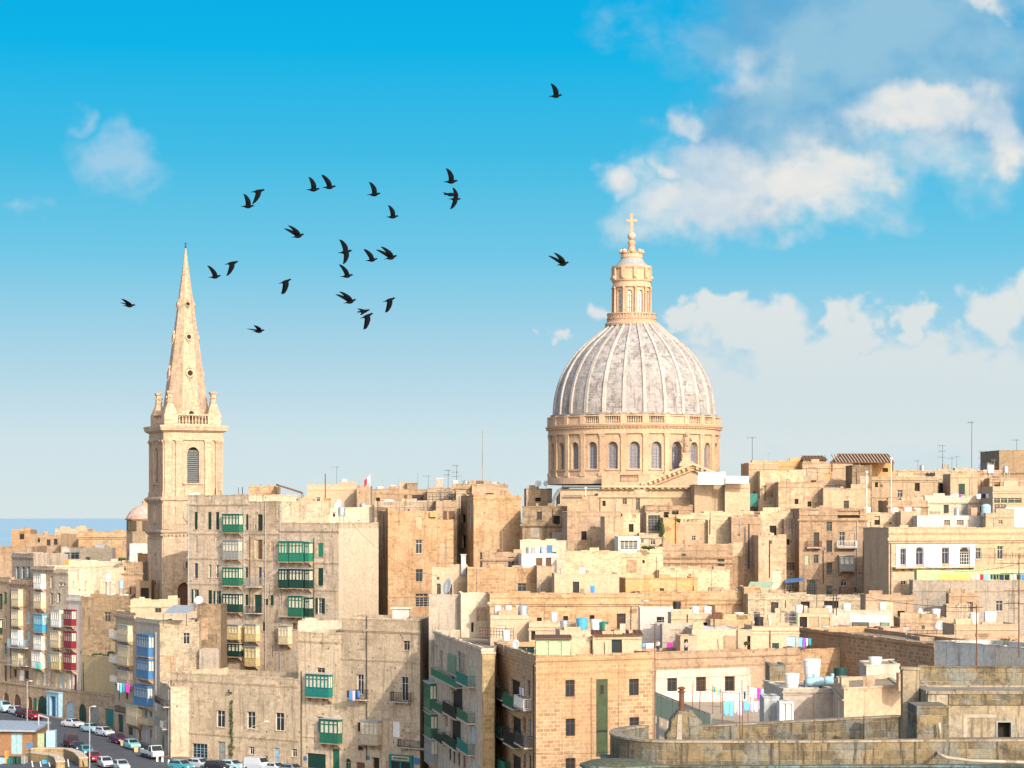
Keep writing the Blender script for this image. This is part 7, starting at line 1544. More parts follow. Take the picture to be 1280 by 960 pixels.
def cable(label, a, b, sag, r=.02):
    a, b = Vector(a), Vector(b); m = MB(); m.tube([a.lerp(b, t/12)-Vector((0, 0, sag*4*(t/12)*(1-t/12))) for t in range(13)], r, 5); m.smooth = True; tag(m.build('overhead_cable', 'iron', None, tuple(a)), label, 'cable')
cable('upper of two sagging cables crossing the front of the brick house', P3(668,942,256), P3(985,894,235), 1.2)
cable('lower of two sagging cables crossing the front of the brick house', P3(640,962,258), P3(985,903,236), 1.0)
cable('cable slung between the tenement and the stone house roof', P3(428,640,366), P3(548,720,330), 2.0)
cable('cable hanging over the roofs in front of the five-storey house', P3(1016,724,300), P3(1221,760,150), .8)
cable('cable from the tall rusty mast towards the grand tan house', P3(1273,705,215), P3(1113,690,332), 1.5)
cable('cable over the white terrace by the rusty capped flue', P3(873,860,76.6), P3(1018,868,76.8), .12, .006)

ORD = ['first','second','third','fourth','fifth','sixth','seventh','eighth','ninth','tenth','eleventh','twelfth','thirteenth','fourteenth','fifteenth','sixteenth','seventeenth','eighteenth']
def row_of_aerials(spots, text, mat, r, arm):
    for i, (key, px, yt) in enumerate(sorted(spots, key=lambda s: s[1])):
        o = aerial(key, px, yt, text % ORD[i], i % 3, r, mat=mat, arm=arm, back=1.5); o['group'] = text.split(',')[0]+'s'
row_of_aerials([('m4l',655,650),('m3l',628,660),('m5',742,622),('m5b',768,628),('m5d',720,668),('m2',728,700),('m2',762,698),('n5',800,706),('n5',822,700),('n5c',850,690),('n5c',884,692),('n4',838,664),('n4',896,662),('n3d',925,630),('r5',985,588),('r17b',1094,626),('r14b',1135,612),('r19q',1190,738)], 'thin pale TV aerial, %s of eighteen from the left on the middle roofs', 'pgrey', .028, .55)
row_of_aerials([('g7',640,744),('g8',680,752),('t1',806,738),('t1',826,742),('t2',858,744),('t4',893,762),('t2b',908,750),('t6',975,760),('s2',1080,740),('s7',955,745),('r21',1133,752),('r21',1160,748),('r22',1205,758),('bluewall',1195,778)], 'rusty roof pole, %s of fourteen from the left behind the brick house', 'rust', .03, .45)
row_of_aerials([('k1',392,595),('k2',455,597),('k3',478,600),('k3',498,596),('k4',543,600),('k5',577,593),('k5',612,595),('r2',960,566),('r2',985,568),('r11',1130,576),('r11',1165,578),('r12b',1243,574)], 'hair-thin skyline aerial, %s of twelve from the left against the sky', 'pgrey', .03, .5)
# ------------------------------------------------------------------ washing
def cloth(mb, a, b, ln, rng, w=None):
    a, b = Vector(a), Vector(b); d = b-a; L = d.length; t = d/L; n = Vector((t.y, -t.x, 0)); nx, nz = max(4, int(L/.14)), 5; ph = rng.uniform(0, 6); k = rng.uniform(5, 9); rows = []
    for side in (1, -1):
        g = []
        for j in range(nz+1):
            v = j/nz; r = []
            for i in range(nx+1):
                u = i/nx; off = .05*v**.6*math.sin(ph+u*L*k)+.02*math.sin(ph*2+v*5+u*9)+side*.006; sh = (u-.5)*v*-.10*L
                r.append(a+t*(u*L+sh)+n*off+Vector((0, 0, -.02*math.sin(math.pi*u)-v*ln*(1+.05*math.sin(ph+u*4)))))
            g.append(r)
        rows.append(g)
    f, bk = rows; base = len(mb.v); W_ = nx+1; H_ = nz+1
    for g in rows:
        for r in g: mb.v += [tuple(p) for p in r]
    for s in (0, 1):
        o = base+s*W_*H_
        for j in range(nz):
            for i in range(nx): q = (o+j*W_+i, o+(j+1)*W_+i, o+(j+1)*W_+i+1, o+j*W_+i+1); mb.f.append(q if s == 0 else tuple(reversed(q)))
    edge = [(0, i) for i in range(W_)]+[(j, nx) for j in range(1, H_)]+[(nz, i) for i in range(nx-1, -1, -1)]+[(j, 0) for j in range(nz-1, 0, -1)]
    for q in range(len(edge)):
        (j0, i0), (j1, i1) = edge[q], edge[(q+1) % len(edge)]; o = base; o2 = base+W_*H_; mb.f.append((o+j0*W_+i0, o+j1*W_+i1, o2+j1*W_+i1, o2+j0*W_+i0))
CLC = dict(white=(.74,.75,.77), sky=(.16,.46,.74), blue=(.05,.22,.62), navy=(.02,.03,.07), black=(.018,.018,.022), lilac=(.50,.42,.66), violet=(.25,.08,.50), pink=(.66,.40,.50), magenta=(.62,.04,.36), red=(.62,.02,.04), orange=(.70,.22,.05), yellow=(.66,.42,.12), mint=(.22,.66,.58), green=(.08,.42,.20), teal=(.03,.28,.34), grey=(.34,.34,.36), cream=(.64,.56,.44), rust=(.5,.2,.13), lime=(.35,.6,.12))
ORD = ['first','second','third','fourth','fifth','sixth','seventh','eighth','ninth','tenth','eleventh','twelfth','thirteenth','fourteenth','fifteenth','sixteenth','seventeenth','eighteenth']
def washing(where, pa, pb, Y, items, post=None, name='washing_line'):
    a, b = XZ(*pa, Y), XZ(*pb, Y); root = thing(name, 'thin line holding the washing '+where, 'washing line', a); m = MB(); m.cyl(a, b, .015, None, 5); m.build('line', 'iron', root)
    if post is not None:
        for p in (a, b): m = MB(); m.cyl((p[0], p[1], post), (p[0], p[1], p[2]+.1), .03, None, 6); m.build('post', 'rust', root)
    rng = random.Random(int(pa[0])); n = 0
    for x0, x1, ln, c in items:
        t0, t1 = (x0-pa[0])/(pb[0]-pa[0]), (x1-pa[0])/(pb[0]-pa[0]); A, Bv = Vector(a).lerp(Vector(b), t0), Vector(a).lerp(Vector(b), t1); m = MB(); cloth(m, A-Vector((0,0,.015)), Bv-Vector((0,0,.015)), ln*Y/F, rng); m.smooth = True
        mt = plain('cloth_'+c, CLC[c], .85, 0, .06); tag(m.build('laundry', mt, None, tuple(A)), '%s cloth hanging %s from the left %s' % (c, ORD[n], where), 'laundry', 'laundry '+where); n += 1
washing('on the front line of the drying terrace', (903,877), (962,876), 196, [(904,911,17,'sky'),(911.4,917,19,'sky'),(918,920.5,14,'white'),(921,924,17,'lilac'),(924.4,928,18,'pink'),(929.5,937,12,'sky'),(937.6,942,14,'lilac'),(942.5,947,13,'white'),(947.6,952,12,'pink'),(952.3,956,13,'rust'),(956.4,961,12,'orange')], DECK)
washing('on the back line of the drying terrace', (935,858), (963,862), 205, [(937.5,942,14,'white'),(942.4,946,14,'lilac'),(946.4,951,15,'magenta'),(951.5,956,13,'mint'),(956.5,961.5,12,'sky')], DECK)
washing('by the hooked rod over the white wall', (891,858), (901,862), 225, [(892,894.5,6,'teal'),(894.8,897,7,'lime'),(897.6,900.2,7,'sky')], DECK)
washing('on the low whitewashed ledge', (903,866), (938,864), 232, [(905,912,11,'white'),(914,916,9,'white'),(929.5,932,9,'navy')], DECK)
washing('along the pale green terrace', (1172,717.5), (1300,718), 325.5, [(1174,1220,8,'yellow'),(1213,1218,6.5,'pink'),(1220.5,1223.5,7,'white'),(1225,1229.5,8.5,'red'),(1230.3,1235,8,'sky'),(1235.4,1237,7,'mint'),(1238,1241,6,'navy'),(1241.6,1245,6.5,'black'),(1245.6,1248.5,6.5,'black'),(1249,1255,7,'navy'),(1255.6,1262,7,'black'),(1263,1266,5.5,'grey'),(1266.5,1270,6,'lilac'),(1270.8,1276,6.5,'navy'),(1276.5,1290,7,'blue')])
washing('on the orange roof terrace at far right', (1180,618), (1240,617), 363, [(1188,1193,3.5,'pink'),(1194,1198,3,'white'),(1198.6,1202,3.5,'magenta'),(1207,1209,3,'green'),(1220.5,1226,6,'white'),(1227,1232,5.5,'navy'),(1232.6,1240,6,'white')])
washing('below the roof shelter', (1027,782), (1056,783), 292, [(1029,1033,8,'mint'),(1033.5,1037,9,'white'),(1037.4,1040,9,'orange'),(1043,1046.5,8,'black'),(1047,1052,7,'lilac')])
washing('beside the pale blue roof door', (997,796.5), (1015,798), 273, [(998,1003,12,'sky'),(1003.4,1007,13,'violet'),(1007.4,1010,10,'lilac'),(1010.4,1014,9,'teal')])
washing('behind the pinkish roof cabin', (802,804), (846,803), 280, [(803,806,5,'sky'),(807,817,9,'white'),(833.5,841,6,'magenta')])
washing('over the iron balcony of the stone house', (432.5,863), (450.5,863.5), 329, [(433.3,436.5,9,'navy'),(437,440,12,'blue'),(440.5,444,13,'lilac'),(444.4,446.5,9,'navy'),(447,450,8,'blue')])
washing('under the blue terrace house balcony', (44,828), (53,829), 414, [(45,48,8,'teal'),(48.5,51.5,8.5,'green')])
washing('on the corner house balcony above the road', (145,853), (163,855), 371, [(146.5,149,10,'lilac'),(149.5,152.5,12,'sky'),(153,156,11,'teal'),(156.4,162,11,'magenta')])
washing('on the side balcony of the brick house', (648,858), (661,862), 266, [(649,652,9,'lilac'),(652.4,655,10,'white'),(656,658.5,10,'pink')])
def towel(px, py0, py1, wpx, Y, c, label):
    m = MB(); cloth(m, XZ(px, py0, Y), XZ(px+wpx, py0, Y), (py1-py0)*Y/F, random.Random(int(px))); m.smooth = True; tag(m.build('towel', plain('cloth_'+c, CLC[c], .85, 0, .06), None, XZ(px, py0, Y)), label, 'towel')
towel(738, 732, 742, 5.5, 324, 'blue', 'bright blue towel hung on the cream roof house')
# flag
def flag():
    x, y, z = on('k2b', 462.5, 6); root = thing('flag', 'small white and red flag on a thin staff above the skyline roofs', 'flag', (x, y, z)); m = MB(); m.cyl((x, y, z), (x, y, ZP(592, y)), .035, None, 6); m.build('staff', 'wwhite', root)
    for a, b, c, nm in ((0, .5, 'white', 'white_half'), (.5, 1, 'red', 'red_half')):
        m = MB(); z1 = ZP(594, y); A = Vector((x-a*1.0, y, z1-a*.9)); Bv = Vector((x-b*1.0, y, z1-b*.9)); cloth(m, Bv, A, 1.15, random.Random(3)); m.smooth = True; m.build(nm, plain('cloth_'+c, CLC[c], .85, 0, .06), root)
flag()
# ------------------------------------------------------------------ plants
def leaves(mb, c, rx, ry, rz, n, s, rng):
    for _ in range(n):
        while True:
            p = Vector((rng.uniform(-1,1), rng.uniform(-1,1), rng.uniform(-1,1)))
            if p.length < 1 and rng.random() < .35+.65*p.length: break
        q = Vector((c[0]+p.x*rx, c[1]+p.y*ry, c[2]+p.z*rz)); u = Vector((rng.gauss(0,1), rng.gauss(0,1), rng.gauss(0,1))).normalized(); v = u.orthogonal().normalized(); k = s*rng.uniform(.6, 1.4); mb.face([q-u*k, q+v*k*.5, q+u*k, q-v*k*.5])
def bush(name, label, px, py, Y, rx, rz, n, s=.18, cat='shrub', stem=True, ry=None, pot=None, leafmat='foliage'):
    x, y, z = XZ(px, py, Y); rng = random.Random(int(px*13+py)); root = thing(name, label, cat, (x, y, z-rz)); m = MB()
    for k in range(max(3, int(rx*rz*2))):
        a = rng.uniform(0, 6.3); q = rng.uniform(0, .6); leaves(m, (x+rx*q*math.cos(a), y+(ry or rx)*.5*math.sin(a), z+rz*rng.uniform(-.5, .5)), rx*.5, (ry or rx)*.4, rz*.5, int(n/max(3, int(rx*rz*2))), s, rng)
    m.build('foliage', leafmat, root)
    m = MB()
    for k in range(3): m.tube([(x+rng.uniform(-.1,.1), y, z-rz-.2), (x+rng.uniform(-.3,.3)*rx, y, z-rz*.3), (x+rng.uniform(-.6,.6)*rx, y, z+rz*.4)], [.05, .035, .015], 5)
    m.build('stems', 'wbrown', root)
bush('shrub', 'left dark shrub against the white roof wall of the terrace', 61.5, 703.5, 436, .55, .75, 220)
bush('shrub', 'right dark shrub against the white roof wall of the terrace', 67, 704, 435.5, .5, .65, 200)
bush('shrub', 'dark bush on top of the yellow wall, beside the white house', 107.5, 815, 405, .9, 1.1, 380)
bush('shrub', 'low dark hedge along the top of the yellow wall', 124, 819, 402, 2.2, .5, 380)
bush('shrub', 'dark clump at the right end of the yellow wall', 139, 817, 398, 1.2, .6, 300)
bush('roof_plants', 'yellow-green plants along the orange roof parapet', 88, 711, 426, 2.2, .4, 300, cat='plants')
bush('roof_plants', 'small weeds on the white roof edge near the orange parapet', 76, 711.5, 428, .9, .3, 140, cat='plants')
bush('roof_plants', 'green weeds beside the small white tank near the bell tower', 152, 699, 417, .8, .3, 140, cat='plants')
bush('roof_plants', 'bright green strip of plants on the ledge below the ivy', 811.5, 684, 344.5, 1.25, .25, 300, cat='plants', leafmat='foliage')
bush('potted_plants', 'green plants on the brown crate wall of the middle roofs', 932, 804, 274, .7, .25, 160, .1, cat='plants')
bush('roof_plants', 'mossy weeds along the low parapet at far right', 1255, 799.5, 274, 1.8, .25, 260, .12, cat='plants')
bush('roof_plants', 'weeds in the gap beside the small plaster gable', 847, 649, 358, .8, .3, 150, .1, cat='plants')
bush('ivy', 'dark green ivy column hanging beside the glazed timber bay', 827.5, 662, 357, .65, 2.3, 900, .16, cat='ivy', ry=.5)
bush('ivy', 'yellow-leaved creeper in the gap right of the house above the shop', 532, 927, 333, .8, .9, 200, .12, cat='ivy')
def creeper():
    w = BL['c1']['f'][0]; rng = random.Random(5); s = w.S(289.5); p = w.f(s, -.15, 16); root = thing('creeper', 'narrow dry creeper climbing the long low building', 'creeper', p); m = MB(); z0, z1 = w.Z(289.5, 950), w.Z(289.5, 876)
    for k in range(60):
        t = rng.random(); zz = z0+(z1-z0)*t; ww = .42*(1-t*.6)*(.5+rng.random()); q = w.f(s+rng.uniform(-ww, ww), -.12, zz); leaves(m, q, .22, .1, .3, 14, .09, rng)
    m.build('foliage', 'foliage', root); m = MB(); m.tube([w.f(s+.1*math.sin(k), -.05, z0+(z1-z0)*k/8) for k in range(9)], .04, 5); m.build('stems', 'wbrown', root)
    m = MB(); a = [w.f(w.S(288), -.35, w.Z(288, 862)), w.f(w.S(288.3), -.4, w.Z(288, 865.5)), w.f(w.S(291), -.2, w.Z(291, 866))]; m.tube(a, .14, 8); m.build('elbow_pipe', 'iron', BL['c1']['root'])
creeper()
def palm():
    x, y, _ = XZ(956, 618, 380); z = ZP(618, y); root = thing('potted_palm', 'small dark palm above the dark slatted fence', 'palm', (x, y, z-1)); m = MB(); m.tube([(x, y, z-1), (x+.05, y, z+.4), (x, y, ZP(607.5, y))], [.12, .09, .07], 7); m.build('trunk', 'wbrown', root)
    m = MB(); top = Vector((x, y, ZP(607.5, y))); rng = random.Random(2)
    for k in range(26):
        a = k*2.4; d = Vector((math.cos(a), math.sin(a), 0)); e = rng.uniform(.0, .8); L = rng.uniform(.55, .8); pr = top
        for j in range(1, 6): t = j/5; q = top+d*L*t+Vector((0,0,L*(e*t-1.0*t*t*.9))); s = Vector((-d.y, d.x, 0))*.07*(1.1-t); m.face([pr-s, pr+s, q+s*.7, q-s*.7]); pr = q
    m.build('crown', 'foliage', root)
palm()
# ------------------------------------------------------------------ cars
def gy(py):
    Y = 360.0
    for _ in range(20): Y = (EYE-GZ(Y))*F/(py-HZ)
    return Y
def car_mesh(kind):
    root = local(thing('parked_car', 'x', 'car', (0,0,0))); root.location = (0,0,0)
    L, Wd = (4.3, .86) if kind == 'sedan' else (3.8, .83) if kind == 'hatch' else (4.4, .92)
    if kind == 'sedan': st = [(-.5,.50,.62,.62,.70),(-.49,.28,.80,.80,.74),(-.44,.24,.92,.95,.8),(-.30,.22,.94,1.02,.84),(-.20,.2,.94,1.34,.84),(-.05,.2,.94,1.42,.84),(.08,.2,.92,1.38,.84),(.22,.2,.90,.96,.84),(.40,.22,.82,.84,.82),(.48,.26,.66,.68,.74),(.5,.36,.55,.56,.66)]
    elif kind == 'hatch': st = [(-.5,.42,.60,.62,.74),(-.49,.26,.90,1.0,.78),(-.44,.22,.95,1.30,.82),(-.34,.2,.95,1.44,.83),(-.10,.2,.94,1.47,.83),(.06,.2,.92,1.42,.83),(.24,.2,.90,.97,.83),(.42,.22,.80,.82,.8),(.485,.26,.66,.67,.74),(.5,.36,.55,.56,.68)]
    else: st = [(-.5,.40,.8,1.5,.86),(-.49,.26,1.0,1.82,.9),(-.40,.22,1.05,1.9,.92),(-.1,.22,1.05,1.92,.92),(.2,.22,1.05,1.88,.92),(.32,.22,1.02,1.3,.92),(.38,.22,1.0,1.06,.92),(.46,.25,.86,.9,.88),(.495,.3,.7,.72,.82),(.5,.4,.6,.62,.78)]
    m = MB(); rs = []
    for fx, zl, zb, zt, hw in st:
        x = fx*L; wr = hw*.80 if zt > zb+.15 else hw*.93; rs.append([(x,-hw*.9,zl),(x,hw*.9,zl),(x,hw,zl+.18),(x,hw*.99,zb),(x,wr,zt-.03),(x,wr*.85,zt),(x,-wr*.85,zt),(x,-wr,zt-.03),(x,-hw*.99,zb),(x,-hw,zl+.18)])
    m.rings(rs); m.smooth = False; m.build('body', plain('car_white', (.7,.7,.7), .3, 0, 0), root)
    cab = [s for s in st if s[3] > s[2]+.3]; x0, x1 = cab[0][0]*L, cab[-1][0]*L
    for sg in (-1, 1):
        m = MB(); hw = cab[1][4]; zb = cab[1][2]; zt = cab[1][3]
        y0 = sg*(hw*.99+.006); y1 = sg*(hw*.80+.02)
        for a, b in ((x0+.12, (x0+x1)/2-.05), ((x0+x1)/2+.05, x1+.1)):
            P = [(a-.05, y0*.985, zb+.06), (b+.12 if b > (x0+x1)/2+.2 else b, y0*.985, zb+.06), (b, y1, zt-.1), (a, y1, zt-.1)]; m.box8([(p[0], p[1]-.01, p[2]) for p in P]+[(p[0], p[1]+.01, p[2]) for p in P])
        m.build('side_window', 'glass', root)
    i1 = st.index(cab[-1]); n = st[i1+1]; c = cab[-1]
    m = MB(); P = [(n[0]*L-.02, -n[4]*.8, n[3]+.03), (n[0]*L-.02, n[4]*.8, n[3]+.03), (c[0]*L+.06, c[4]*.68, c[3]-.03), (c[0]*L+.06, -c[4]*.68, c[3]-.03)]; m.box8([(p[0], p[1], p[2]) for p in P]+[(p[0]+.03, p[1], p[2]+.03) for p in P]); m.build('windscreen', 'glass', root)
    c = cab[0]; n = st[st.index(c)-1]; m = MB(); P = [(n[0]*L-.01, -n[4]*.75, max(n[3], n[2])+.02), (n[0]*L-.01, n[4]*.75, max(n[3], n[2])+.02), (c[0]*L-.03, c[4]*.66, c[3]-.06), (c[0]*L-.03, -c[4]*.66, c[3]-.06)]; m.box8(P+[(p[0]-.03, p[1], p[2]+.03) for p in P]); m.build('rear_window', 'glass', root)
    for fx in (-.31, .31):
        for sg in (-1, 1):
            m = MB(); m.cyl((fx*L, sg*(Wd-.2), .31), (fx*L, sg*(Wd+.02), .31), .31, None, 16); w = m.build('wheel', 'rubber', root); m = MB(); m.cyl((fx*L, sg*(Wd+.02), .31), (fx*L, sg*(Wd+.035), .31), .18, None, 10); m.build('hubcap', 'steel', w)
    for sg in (-1, 1):
        e = st[-2]; m = MB(); m.box((e[0]*L+.02, sg*.56, .62), (.10, .30, .13)); m.build('headlight', 'lamp', root)
        e = st[1]; m = MB(); m.box((e[0]*L-.01, sg*.6, .78), (.06, .2, .16)); m.build('tail_light', 'redlamp', root)
    m = MB(); m.box((.5*L+.005, 0, .42), (.05, 1.1, .12)); m.build('bumper', 'wblack', root)
    return root
CARC = dict(white=(.48,.51,.53), silver=(.42,.46,.50), paleblue=(.36,.52,.58), teal=(.06,.26,.30), tealpale=(.24,.50,.52), red=(.30,.01,.02), maroon=(.07,.012,.02), navy=(.015,.03,.06), purple=(.10,.02,.07), grey=(.20,.22,.24), black=(.02,.02,.025))
PROTO = {}
def car(kind, px, py, c, ang, label, name='parked_car', cat='car'):
    if kind not in PROTO: PROTO[kind] = r = car_mesh(kind)
    else: r = copy_tree(PROTO[kind])
    Y = gy(py); r.location = (X(px, Y), Y, GZ(Y)+.012); r.rotation_euler = (0, 0, R(ang)); r.name = name
    tag(r, label, cat, 'cars parked along the street')
    for ch in r.children:
        if ch.name.startswith('body'): ch.material_slots[0].link = 'OBJECT'; ch.material_slots[0].material = plain('car_'+c+'_paint', CARC[c], .28, 0, 0)
    return r
for row in [('van',4,890,'paleblue',-53,'pale blue van half cut off at the left edge by the garages','van','van'),('hatch',21,893,'silver',-53,'silver hatchback in front of the brown garage door'),('hatch',30,896.5,'maroon',-53,'dark maroon car between the silver hatchback and red car'),('hatch',42,899,'red',-53,'bright red car in front of the green garage'),
 ('sedan',91,909,'white',-40,'white saloon in front of the pale blue arched door'),('sedan',114,915,'paleblue',-50,'pale blue saloon in front of the dark green garage'),('hatch',131,920,'white',-52,'white hatchback third in line along the garages'),('hatch',148,929,'purple',-58,'dark purple car by the green street doors'),('hatch',165,936,'tealpale',-62,'pale teal hatchback below the blue balconies'),
 ('van',90,934,'maroon',-68,'dark maroon people carrier first in the left kerb row','van','van'),('hatch',98,939,'navy',-68,'navy car second in the left kerb row'),('hatch',108,944,'teal',-68,'dark teal car third in the left kerb row'),('hatch',118,952,'red',-68,'red car in the left kerb row by the blue lamp post'),('hatch',132,959,'white',-66,'white hatchback behind the blue parasol'),('hatch',152,963,'silver',-66,'silver car right of the blue parasol'),
 ('hatch',227,963,'teal',-38,'teal-grey car at the left end of the long low building'),('hatch',250,961,'silver',-38,'silver car in front of the blue shop window'),('hatch',272,964,'black',-38,'black car beside the silver one at the grey door'),('hatch',291,963,'paleblue',-38,'pale blue car under the creeper'),('van',322,964,'white',-38,'white van behind the curved street lamp','van','van'),('sedan',344,966,'white',-38,'white saloon right of the white van'),('hatch',366,968,'grey',-38,'grey car at the right end of the bottom row')]:
    car(*row[:6], *(row[6:] if len(row) > 6 else ()))
def truck():
    Y = gy(948); root = thing('pickup_truck', 'white flatbed truck with open cargo bed parked below the blue balconies', 'truck', (X(190, Y), Y, GZ(Y)+.012), rz=R(-60)); root['_w'] = (0,0,0); mt = plain('car_white_paint', CARC['white'], .28, 0, 0)
    m = MB(); rs = [[(x,-.88*k,zl),(x,.88*k,zl),(x,.9*k,1.15),(x,.8*k,zt),(x,-.8*k,zt),(x,-.9*k,1.15)] for x, zl, zt, k in ((.75,.45,1.9,.98),(.85,.42,2.0,1),(1.6,.42,2.0,1),(2.15,.42,1.22,1),(2.5,.45,1.08,.97),(2.58,.5,.9,.9))]; m.rings(rs); m.build('cab', mt, root)
    m = MB(); m.box((-.95,0,.78), (3.3,1.78,.14))
    for sy in (-1, 1): m.box((-.95, sy*.87, 1.06), (3.3, .05, .42))
    m.box((-2.58,0,1.06), (.05,1.7,.42)); m.box((.66,0,1.25), (.05,1.7,.8)); m.build('cargo_bed', mt, root)
    m = MB(); m.box((-.6,0,.55), (4.6,.7,.2)); m.build('chassis', 'iron', root)
    m = MB(); P = [(2.14,-.78,1.26),(2.14,.78,1.26),(1.66,.72,1.92),(1.66,-.72,1.92)]; m.box8(P+[(p[0]+.03,p[1],p[2]+.03) for p in P]); m.build('windscreen', 'glass', root)
    for sg in (-1, 1):
        m = MB(); P = [(.95,sg*.89,1.2),(1.95,sg*.89,1.2),(1.6,sg*.83,1.82),(.98,sg*.83,1.82)]; m.box8([(p[0],p[1]-.015,p[2]) for p in P]+[(p[0],p[1]+.015,p[2]) for p in P]); m.build('side_window', 'glass', root)
        m = MB(); m.box((2.55, sg*.6, .82), (.12,.3,.18)); m.build('headlight', 'lamp', root)
        for x in (-1.6, 1.55): m = MB(); m.cyl((x, sg*.68, .36), (x, sg*.92, .36), .36, None, 16); m.build('wheel', 'rubber', root)
    m = MB(); m.box((-1.2,.1,1.1), (1.6,1.2,.5)); m.box((-.2,-.3,1.05), (.6,.7,.4)); tag(m.build('tarpaulin_load', 'wdgreen', root), 'dark green covered load')
truck()
# ------------------------------------------------------------------ lamp posts, kiosk and yard at the lower left
def lamp_post(px, pyb, pyt, label, curved=False, mat='galv'):
    Y = gy(pyb); x = X(px, Y); z0 = GZ(Y); zt = ZP(pyt, Y); root = thing('street_lamp', label, 'street lamp', (x, Y, z0)); m = MB()
    if curved:
        pts = [(x, Y, z0), (x, Y, ZP(924, Y)), (x+.1, Y, ZP(918, Y)), (x+.55, Y, ZP(912, Y)), (x+1.4, Y, ZP(907.5, Y)), (x+2.9, Y, ZP(903, Y))]; m.tube(pts, [.10, .08, .07, .06, .05, .045], 8); m.smooth = True; m.build('pole', 'pcream', root)
        m = MB(); m.ball((x+3.2, Y, ZP(902, Y)), .22, 10, 8, .6, 1.8, 1); m.build('lamp_head', 'wwhite', root)
    else:
        m.cyl((x, Y, z0), (x, Y, zt), .09, .06, 8); m.build('pole', mat, root); m = MB(); m.cyl((x, Y, zt), (x+.5, Y, zt+.1), .05, None, 6); o = m.build('bracket', mat, root); m = MB(); m.ball((x+.6, Y, zt+.1), .2, 10, 8, .5, 1.6, 1); m.build('lamp_head', 'wwhite', o)
lamp_post(34, 905, 852, 'grey street lamp beside the red car and the garages')
lamp_post(112, 964, 884, 'tall blue-grey lamp post among the left row of cars')
lamp_post(304, 966, 920, 'cream street lamp with curved arm in front of the long low building', True)
def kiosk():
    Y = 352; zg = GZ(Y); x0, x1 = X(-25, Y), X(43, Y); root = thing('kiosk', 'low brown plank kiosk with grey metal roof at the lower left corner', 'kiosk', ((x0+x1)/2, Y, zg)); A, Bq = (x0, Y), (x1, Y-1.5); w = Fac(A, Bq); w2 = Fac(Bq, (X(63, 362), 362)); zt = ZP(913.5, Y); m = MB()
    openwall(m, w, 0, w.L, zg, zt, [(w.S(14), zg+.3, w.S(28), zt-.25)]); openwall(m, w2, 0, w2.L, zg, zt, []); m.build('wall', 'plank', root)
    m = MB(); frame_bars(m, w, w.S(14), zg+.3, w.S(28), zt-.25, .05, .1, 1, .5); o = m.build('window', 'wlgreen', root); m = MB(); panel(m, w, w.S(14), zg+.3, w.S(28), zt-.25, .12); m.build('pane', 'wpblue', o)
    m = MB(); P = [(x0-.5, Y-.8, zt), (x1+.6, Y-2.4, zt), (X(64, 363), 363, zt+.1), (x0-.5, 366, zt+.1)]; m.box8([(a,b,c+.02) for a,b,c in P]+[(a,b,c+.3) for a,b,c in P]); o = m.build('metal_roof', 'galv', root)
    for i in range(9): t = i/8; m = MB(); a = Vector(P[0]).lerp(Vector(P[1]), t); b = Vector(P[3]).lerp(Vector(P[2]), t); m.cyl(a+Vector((0,0,.33)), b+Vector((0,0,.33)), .05, None, 4); m.build('roof_seam', 'galv', o)
kiosk()
def portal():
    Y = 358; r = thing('portal_frame', 'pale grey steel portal frame rising behind the kiosk roof', 'frame', P3(54, 940, Y)); z0 = GZ(Y); m = MB()
    for px, yt in ((48.5, 893.5), (60.5, 897)): m.box((X(px, Y), Y, (z0+ZP(yt, Y))/2), (.16, .16, ZP(yt, Y)-z0))
    m.cyl(P3(48, 893.5, Y), P3(61, 897.5, Y), .12, None, 4); m.build('frame', 'galv', r)
    for px0, px1, y0, lab in ((41.5,55,917.5,'left grey-green metal cabinet behind the kiosk'),(57.5,69,913.8,'right pale metal cabinet behind the kiosk')):
        b = B('cab%d' % px0, lab, [(px0, 354), (px1, 353.5)], y0, 'wlgreen' if px0 < 50 else 'wpblue', depth=2, par=0, cope=.06, name='cabinet', cat='cabinet', base=14.8)
portal()
for i, (px, c, lab) in enumerate(((3.5,'wcyan','far left blue parasol top behind the kiosk roof'),(7,'wblue','second dark blue parasol top behind the kiosk roof'),(19,'wteal','teal parasol top behind the kiosk roof'),(31,'wteal','largest teal parasol dome behind the kiosk roof'))):
    x, y, z = XZ(px, 903.5, 368); r = thing('parasol', lab, 'parasol', (x, y, GZ(y)), 'parasols behind the kiosk'); m = MB(); m.lathe([(.75, z-.55), (.7, z-.35), (.45, z), (.05, z+.2)], (x, y, 0), 10); m.build('canopy', c, r); m = MB(); m.cyl((x, y, GZ(y)), (x, y, z), .05, None, 6); m.build('pole', 'wwhite', r)
